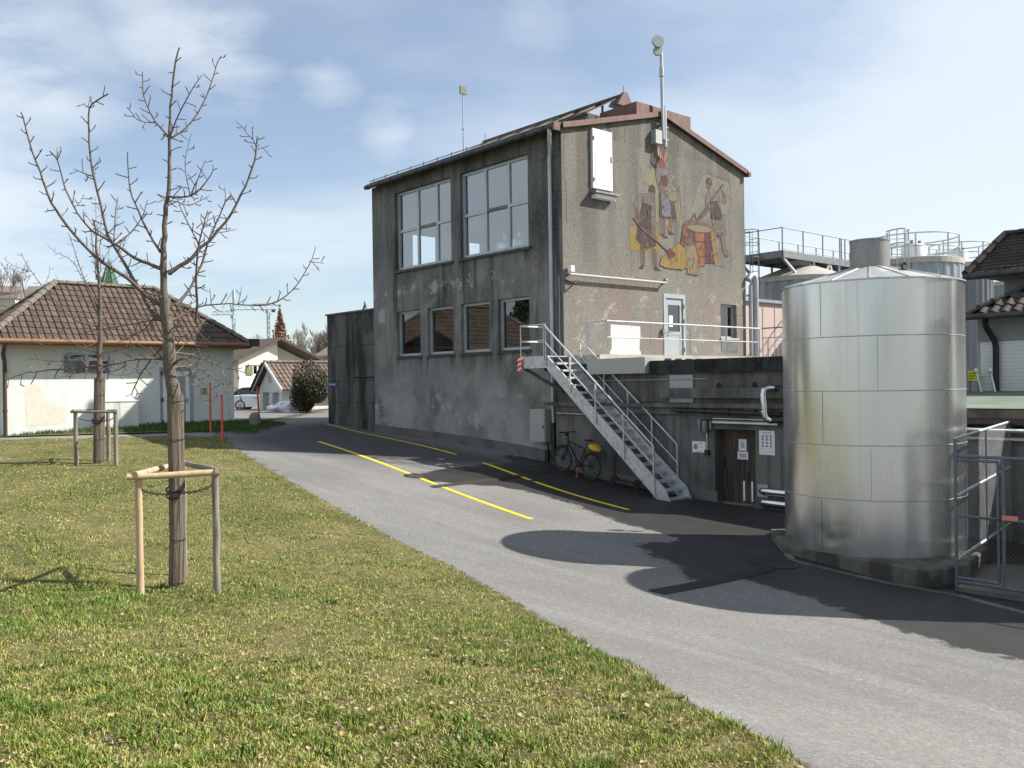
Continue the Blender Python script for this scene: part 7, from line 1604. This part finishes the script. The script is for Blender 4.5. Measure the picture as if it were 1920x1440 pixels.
L2=[(Z1,.035,.008,1.,[(640,480),(590,380),(550,300),(510,200),(470,70),(440,-10)]),(Z1,.03,.007,-1.,[(642,590),(560,575),(480,545),(420,490),(370,440),(310,370),(270,330),(220,260),(170,190),(135,115)]),(Z1,.012,.005,.3,[(185,235),(130,215),(80,195),(20,150)]),(Z1,.011,.005,.3,[(180,240),(120,240),(70,215)]),(Z1,.012,.005,.5,[(275,335),(310,280),(320,205)]),
(Z1,.025,.006,1.2,[(632,500),(600,400),(560,330),(520,260),(480,190),(420,140),(350,110),(305,60)]),(Z1,.02,.006,.6,[(650,540),(690,515),(720,490),(722,445)]),(Z1,.022,.006,-1.,[(640,690),(560,720),(480,760),(400,750),(300,720),(210,680),(130,620),(100,560)]),(Z1,.022,.006,1.2,[(640,760),(560,740),(480,700),(400,665),(330,640),(260,590),(190,520)]),
(Z1,.022,.006,1.,[(650,690),(700,675),(760,660),(860,640),(910,600),(950,560)]),(Z1,.02,.005,-.8,[(652,760),(720,755),(770,740),(830,715),(880,700),(940,730),(1000,770)]),(Z1,.02,.005,.8,[(652,870),(700,845),(760,830),(830,850),(900,870),(1000,850)]),(Z1,.018,.005,-.5,[(650,850),(690,885),(740,905),(810,900),(880,880)]),
(Z1,.018,.005,.6,[(632,840),(570,870),(500,890),(430,905),(360,930)]),(Z1,.012,.004,-.4,[(605,860),(560,890),(540,935)]),(Z1,.02,.005,.6,[(644,300),(670,250),(700,200),(760,140),(830,10)]),(Z1,.016,.005,-.4,[(636,220),(610,150),(598,80),(590,-10)]),(Z1,.016,.005,.8,[(642,600),(740,600),(820,560),(900,480)]),(Z1,.014,.004,-.6,[(640,450),(570,440),(500,400),(380,300),(360,250)]),
(Z2,.016,.005,.4,[(530,1350),(510,1250),(498,1150),(490,1080)]),(Z2,.016,.005,-.3,[(545,1300),(540,1150),(548,1000),(545,905)]),(Z2,.018,.005,.3,[(520,1340),(515,1200),(520,1050),(515,890)]),(Z2,.014,.004,.6,[(540,1250),(600,1160),(625,1050),(637,900)]),(Z2,.014,.004,-.6,[(545,1380),(640,1320),(740,1280),(800,1220)])]
mk=traced(T2,YB,L2,4,.8,.6); mk.build('branch',X['bark2'],T2,True,60)
def reedwrap(root,pts,r,label):
    mb=MB(); P=[V(p) for p in pts]; n=30; o=[]; rr=random.Random(8)
    jz=[rr.uniform(-.03,.02) for _ in range(n)]; jr=[rr.uniform(.9,1.07) for _ in range(n)]
    for i,p in enumerate(P):
        for j in range(n): a=6.283*j/n; o.append(p+V((r*jr[j]*math.cos(a),r*jr[j]*math.sin(a),jz[j] if i==len(P)-1 else 0)))
    k=len(P); mb.add(o,[(i*n+j,i*n+(j+1)%n,(i+1)*n+(j+1)%n,(i+1)*n+j) for i in range(k-1) for j in range(n)]); mb.build('reed_mat',X['reed'],root)
    for u in (.06,.3,.55,.8,.97):
        mb=MB()
        q=u*(k-1); i=min(int(q),k-2); c=P[i].lerp(P[i+1],q-i); mb.tube([c+V((r*1.06*math.cos(6.283*j/16),r*1.06*math.sin(6.283*j/16),0)) for j in range(17)],.004,4,cap=False)
        mb.build('binding_wire',X['black'],root)
reedwrap(T1,[hy(331,1112,YA),hy(333,1000,YA),hy(331,880,YA),hy(328,740,YA)],.083,'')
reedwrap(T2,[hy(185,874,YB),hy(186,790,YB),hy(187,708,YB)],.125,'')
# ================================================================ TREE GUARDS
def guard(Y,pl,pr,pb,rails,label,woods,ty,tree_c,tr):
    g=thing('tree_guard',V((tree_c.x,tree_c.y,h(tree_c.x,tree_c.y))),label,'tree guard','post frames round the two young trees')
    tops=[]
    for (px,py,top,yy,wd,r) in (pl,pr,pb):
        b_=hy(px,py,yy); b_=V((b_.x,b_.y,h(b_.x,b_.y)-.03)); z=hy(px,top,yy).z; e=V((b_.x+rails*.0,b_.y,z)); mb=MB(); k=6
        mb.tube([b_.lerp(e,i/k)+V((random.uniform(-.004,.004),random.uniform(-.004,.004),0)) for i in range(k+1)],[r*random.uniform(.95,1.05) for _ in range(k+1)],12); mb.build('post',X[wd],g,True,60); tops.append(e)
    A,Bq,Cq=tops; k_=0
    for (p,q_,wd,dz,r) in ((A,Bq,woods[0],.0,.034),(A,Cq,woods[1],.025,.032),(Bq,Cq,woods[2],.025,.032)):
        d=(q_-p).normalized(); mb=MB(); a_=p-d*.09+UP*(dz+ (.0)); b_=q_+d*.06+UP*dz; 
        off=V((0,-.05,0)) if k_==0 else V((0,0,0)); k_+=1
        mb.tube([(a_+off).lerp(b_+off,i/5)+V((0,0,random.uniform(-.004,.004))) for i in range(6)],[r*random.uniform(.95,1.05) for _ in range(6)],12); mb.build('rail',X[wd],g,True,60)
    # chain ties
    for p in (A,Bq,Cq):
        mb=MB(); a_=p-UP*.13; c=V((tree_c.x,tree_c.y,a_.z-.13)); d=(c-a_); L=d.length-tr*.7; d.normalize(); n=int(L/.042)
        for i in range(n):
            u=i/n; q_=a_+d*(L*u)-UP*.03*math.sin(math.pi*u); up=UP if i%2 else d.cross(UP); m_=[]; s_=up if i%2 else up.normalized()
            for j in range(9): th=6.283*j/8; m_.append(q_+d*(.028*math.cos(th))+s_*(.014*math.sin(th)))
            mb.tube(m_,.0055,5,cap=False)
        mb.build('chain_tie',X['chain'],g)
    mb=MB()
    for dz in (-.20,-.27): mb.tube([V((tree_c.x+tr*1.12*math.cos(6.283*j/18),tree_c.y+tr*1.12*math.sin(6.283*j/18),A.z+dz+.03*math.sin(6.283*j/18))) for j in range(19)],.010,6,cap=False)
    mb.build('chain_loop',X['chain'],g); return g
c1=hy(331,1112,YA)
guard(YA,(263,1138,893,9.2,'fresh_wood',.038),(407,1122,885,9.5,'grey_wood',.038),(345,1070,872,10.55,'grey_wood',.038),0,'pine post frame with black chains around the nearer young tree',('fresh_wood','fresh_wood','grey_wood'),0,c1,.083)
c2=hy(185,874,YB)
guard(YB,(143,876,772,YB-.45,'grey_wood',.05),(218,876,772,YB-.45,'grey_wood',.05),(204,868,772,YB+.6,'grey_wood',.05),0,'weathered grey post frame around the farther young tree',('grey_wood','grey_wood','grey_wood'),0,c2,.125)
# ================================================================ CAMERA, LIGHT, SKY
cam=bpy.data.cameras.new('camera'); co=bpy.data.objects.new('camera',cam); COL.objects.link(co); SC.camera=co
cam.sensor_width=36; cam.sensor_fit='HORIZONTAL'; cam.lens=36*FOC/1920; cam.clip_end=4000; cam.clip_start=.05
from mathutils import Matrix
fw=V((0,1,-2.3/FOC*-0.0)).normalized()
# forward is level but for 2.3 px of tilt; roll turns the right side of the horizon up
tilt=math.atan(2.3/FOC)
Rm=Matrix.Rotation(math.radians(90)-tilt,4,'X')
co.matrix_world=Rm@Matrix.Rotation(-ROLL,4,'Z')
sunaz=math.atan2(1,.08); el=R(40.4)
sd=V((math.sin(sunaz)*math.cos(el),math.cos(sunaz)*math.cos(el),math.sin(el)))
sl_=bpy.data.lights.new('sun','SUN'); so=bpy.data.objects.new('sun',sl_); COL.objects.link(so); sl_.energy=5.0; sl_.angle=R(.53); sl_.color=(1,.955,.88)
so.rotation_euler=sd.to_track_quat('Z','Y').to_euler(); so.location=(20,0,30)
w=bpy.data.worlds.new('World'); SC.world=w; w.use_nodes=True; nt=w.node_tree; bg=nt.nodes['Background']
sky=nt.nodes.new('ShaderNodeTexSky'); sky.sky_type='NISHITA'; sky.sun_disc=False; sky.sun_elevation=el; sky.sun_rotation=sunaz; sky.altitude=600; sky.air_density=1.0; sky.dust_density=1.2; sky.ozone_density=1.1
tc=nt.nodes.new('ShaderNodeTexCoord'); D=tc.outputs['Generated']
sx=nt.nodes.new('ShaderNodeSeparateXYZ'); nt.links.new(D,sx.inputs[0])
# thin cloud: project the view direction on a high plane so that cloud flattens towards the horizon
dv=nt.nodes.new('ShaderNodeVectorMath'); dv.operation='DIVIDE'
cb=nt.nodes.new('ShaderNodeCombineXYZ'); zz=math_(nt,'ADD',math_(nt,'MAXIMUM',sx.outputs[2],0.),.16)
for i in range(3): nt.links.new(zz,cb.inputs[i])
nt.links.new(D,dv.inputs[0]); nt.links.new(cb.outputs[0],dv.inputs[1]); CP_=dv.outputs[0]
n1=noise(nt,(.55,.8,.5),7,.55,3,CP_); n2=noise(nt,(1.5,2.0,1.),8,.6,7,CP_)
veil=mrange(nt,n1,.38,.66,0,.62); puff=mrange(nt,n2,.53,.72,0,.75)
# broad veil on the right, thicker to the south-east
vr=mrange(nt,math_(nt,'ADD',math_(nt,'SUBTRACT',sx.outputs[0],math_(nt,'MULTIPLY',sx.outputs[2],.75)),math_(nt,'MULTIPLY',n2,.35)),.06,.38,0,.78)
vl=mrange(nt,math_(nt,'ADD',math_(nt,'SUBTRACT',math_(nt,'MULTIPLY',sx.outputs[0],-1.),0.),math_(nt,'MULTIPLY',n2,.5)),.52,.82,0,.8)
hz=mrange(nt,sx.outputs[2],.02,.22,.35,0)
tex=mrange(nt,noise(nt,(2.2,3.0,2.),8,.55,11,CP_),.25,.75)
blobs=None
for px,py,rad,am in ((400,70,.13,.95),(300,40,.12,.8),(620,120,.075,.8),(70,130,.15,.9),(20,260,.12,.7),(745,240,.07,.75),(1000,30,.10,.5),(1805,438,.025,.8),(180,330,.1,.5),(1500,500,.12,.4)):
    dn=nt.nodes.new('ShaderNodeVectorMath'); dn.operation='DISTANCE'; nt.links.new(D,dn.inputs[0]); dn.inputs[1].default_value=tuple(ray(px,py).normalized())
    f_=math_(nt,'MULTIPLY',mrange(nt,dn.outputs['Value'],rad,0,0,am),tex); blobs=f_ if blobs is None else math_(nt,'MAXIMUM',blobs,f_)
puff=math_(nt,'MAXIMUM',math_(nt,'MULTIPLY',puff,.35),blobs)
cm=math_(nt,'MAXIMUM',math_(nt,'MAXIMUM',math_(nt,'ADD',math_(nt,'MULTIPLY',veil,.8),.16),puff),math_(nt,'MAXIMUM',math_(nt,'MAXIMUM',vr,vl),hz))
SK=1.0
colr=mixc(nt,cm,sky.outputs[0],(5.75,6.2,6.5))
nt.links.new(colr,bg.inputs[0]); bg.inputs[1].default_value=.096
SC.view_settings.view_transform='Standard'; SC.view_settings.look='None'; SC.view_settings.exposure=.74; SC.view_settings.gamma=1
SC.cycles.max_bounces=8; SC.cycles.diffuse_bounces=4; SC.cycles.glossy_bounces=4; SC.cycles.transmission_bounces=6; SC.cycles.transparent_max_bounces=12
SC.cycles.use_adaptive_sampling=True; SC.cycles.adaptive_threshold=.02; SC.cycles.use_denoising=True
SC.cycles.sample_clamp_indirect=6
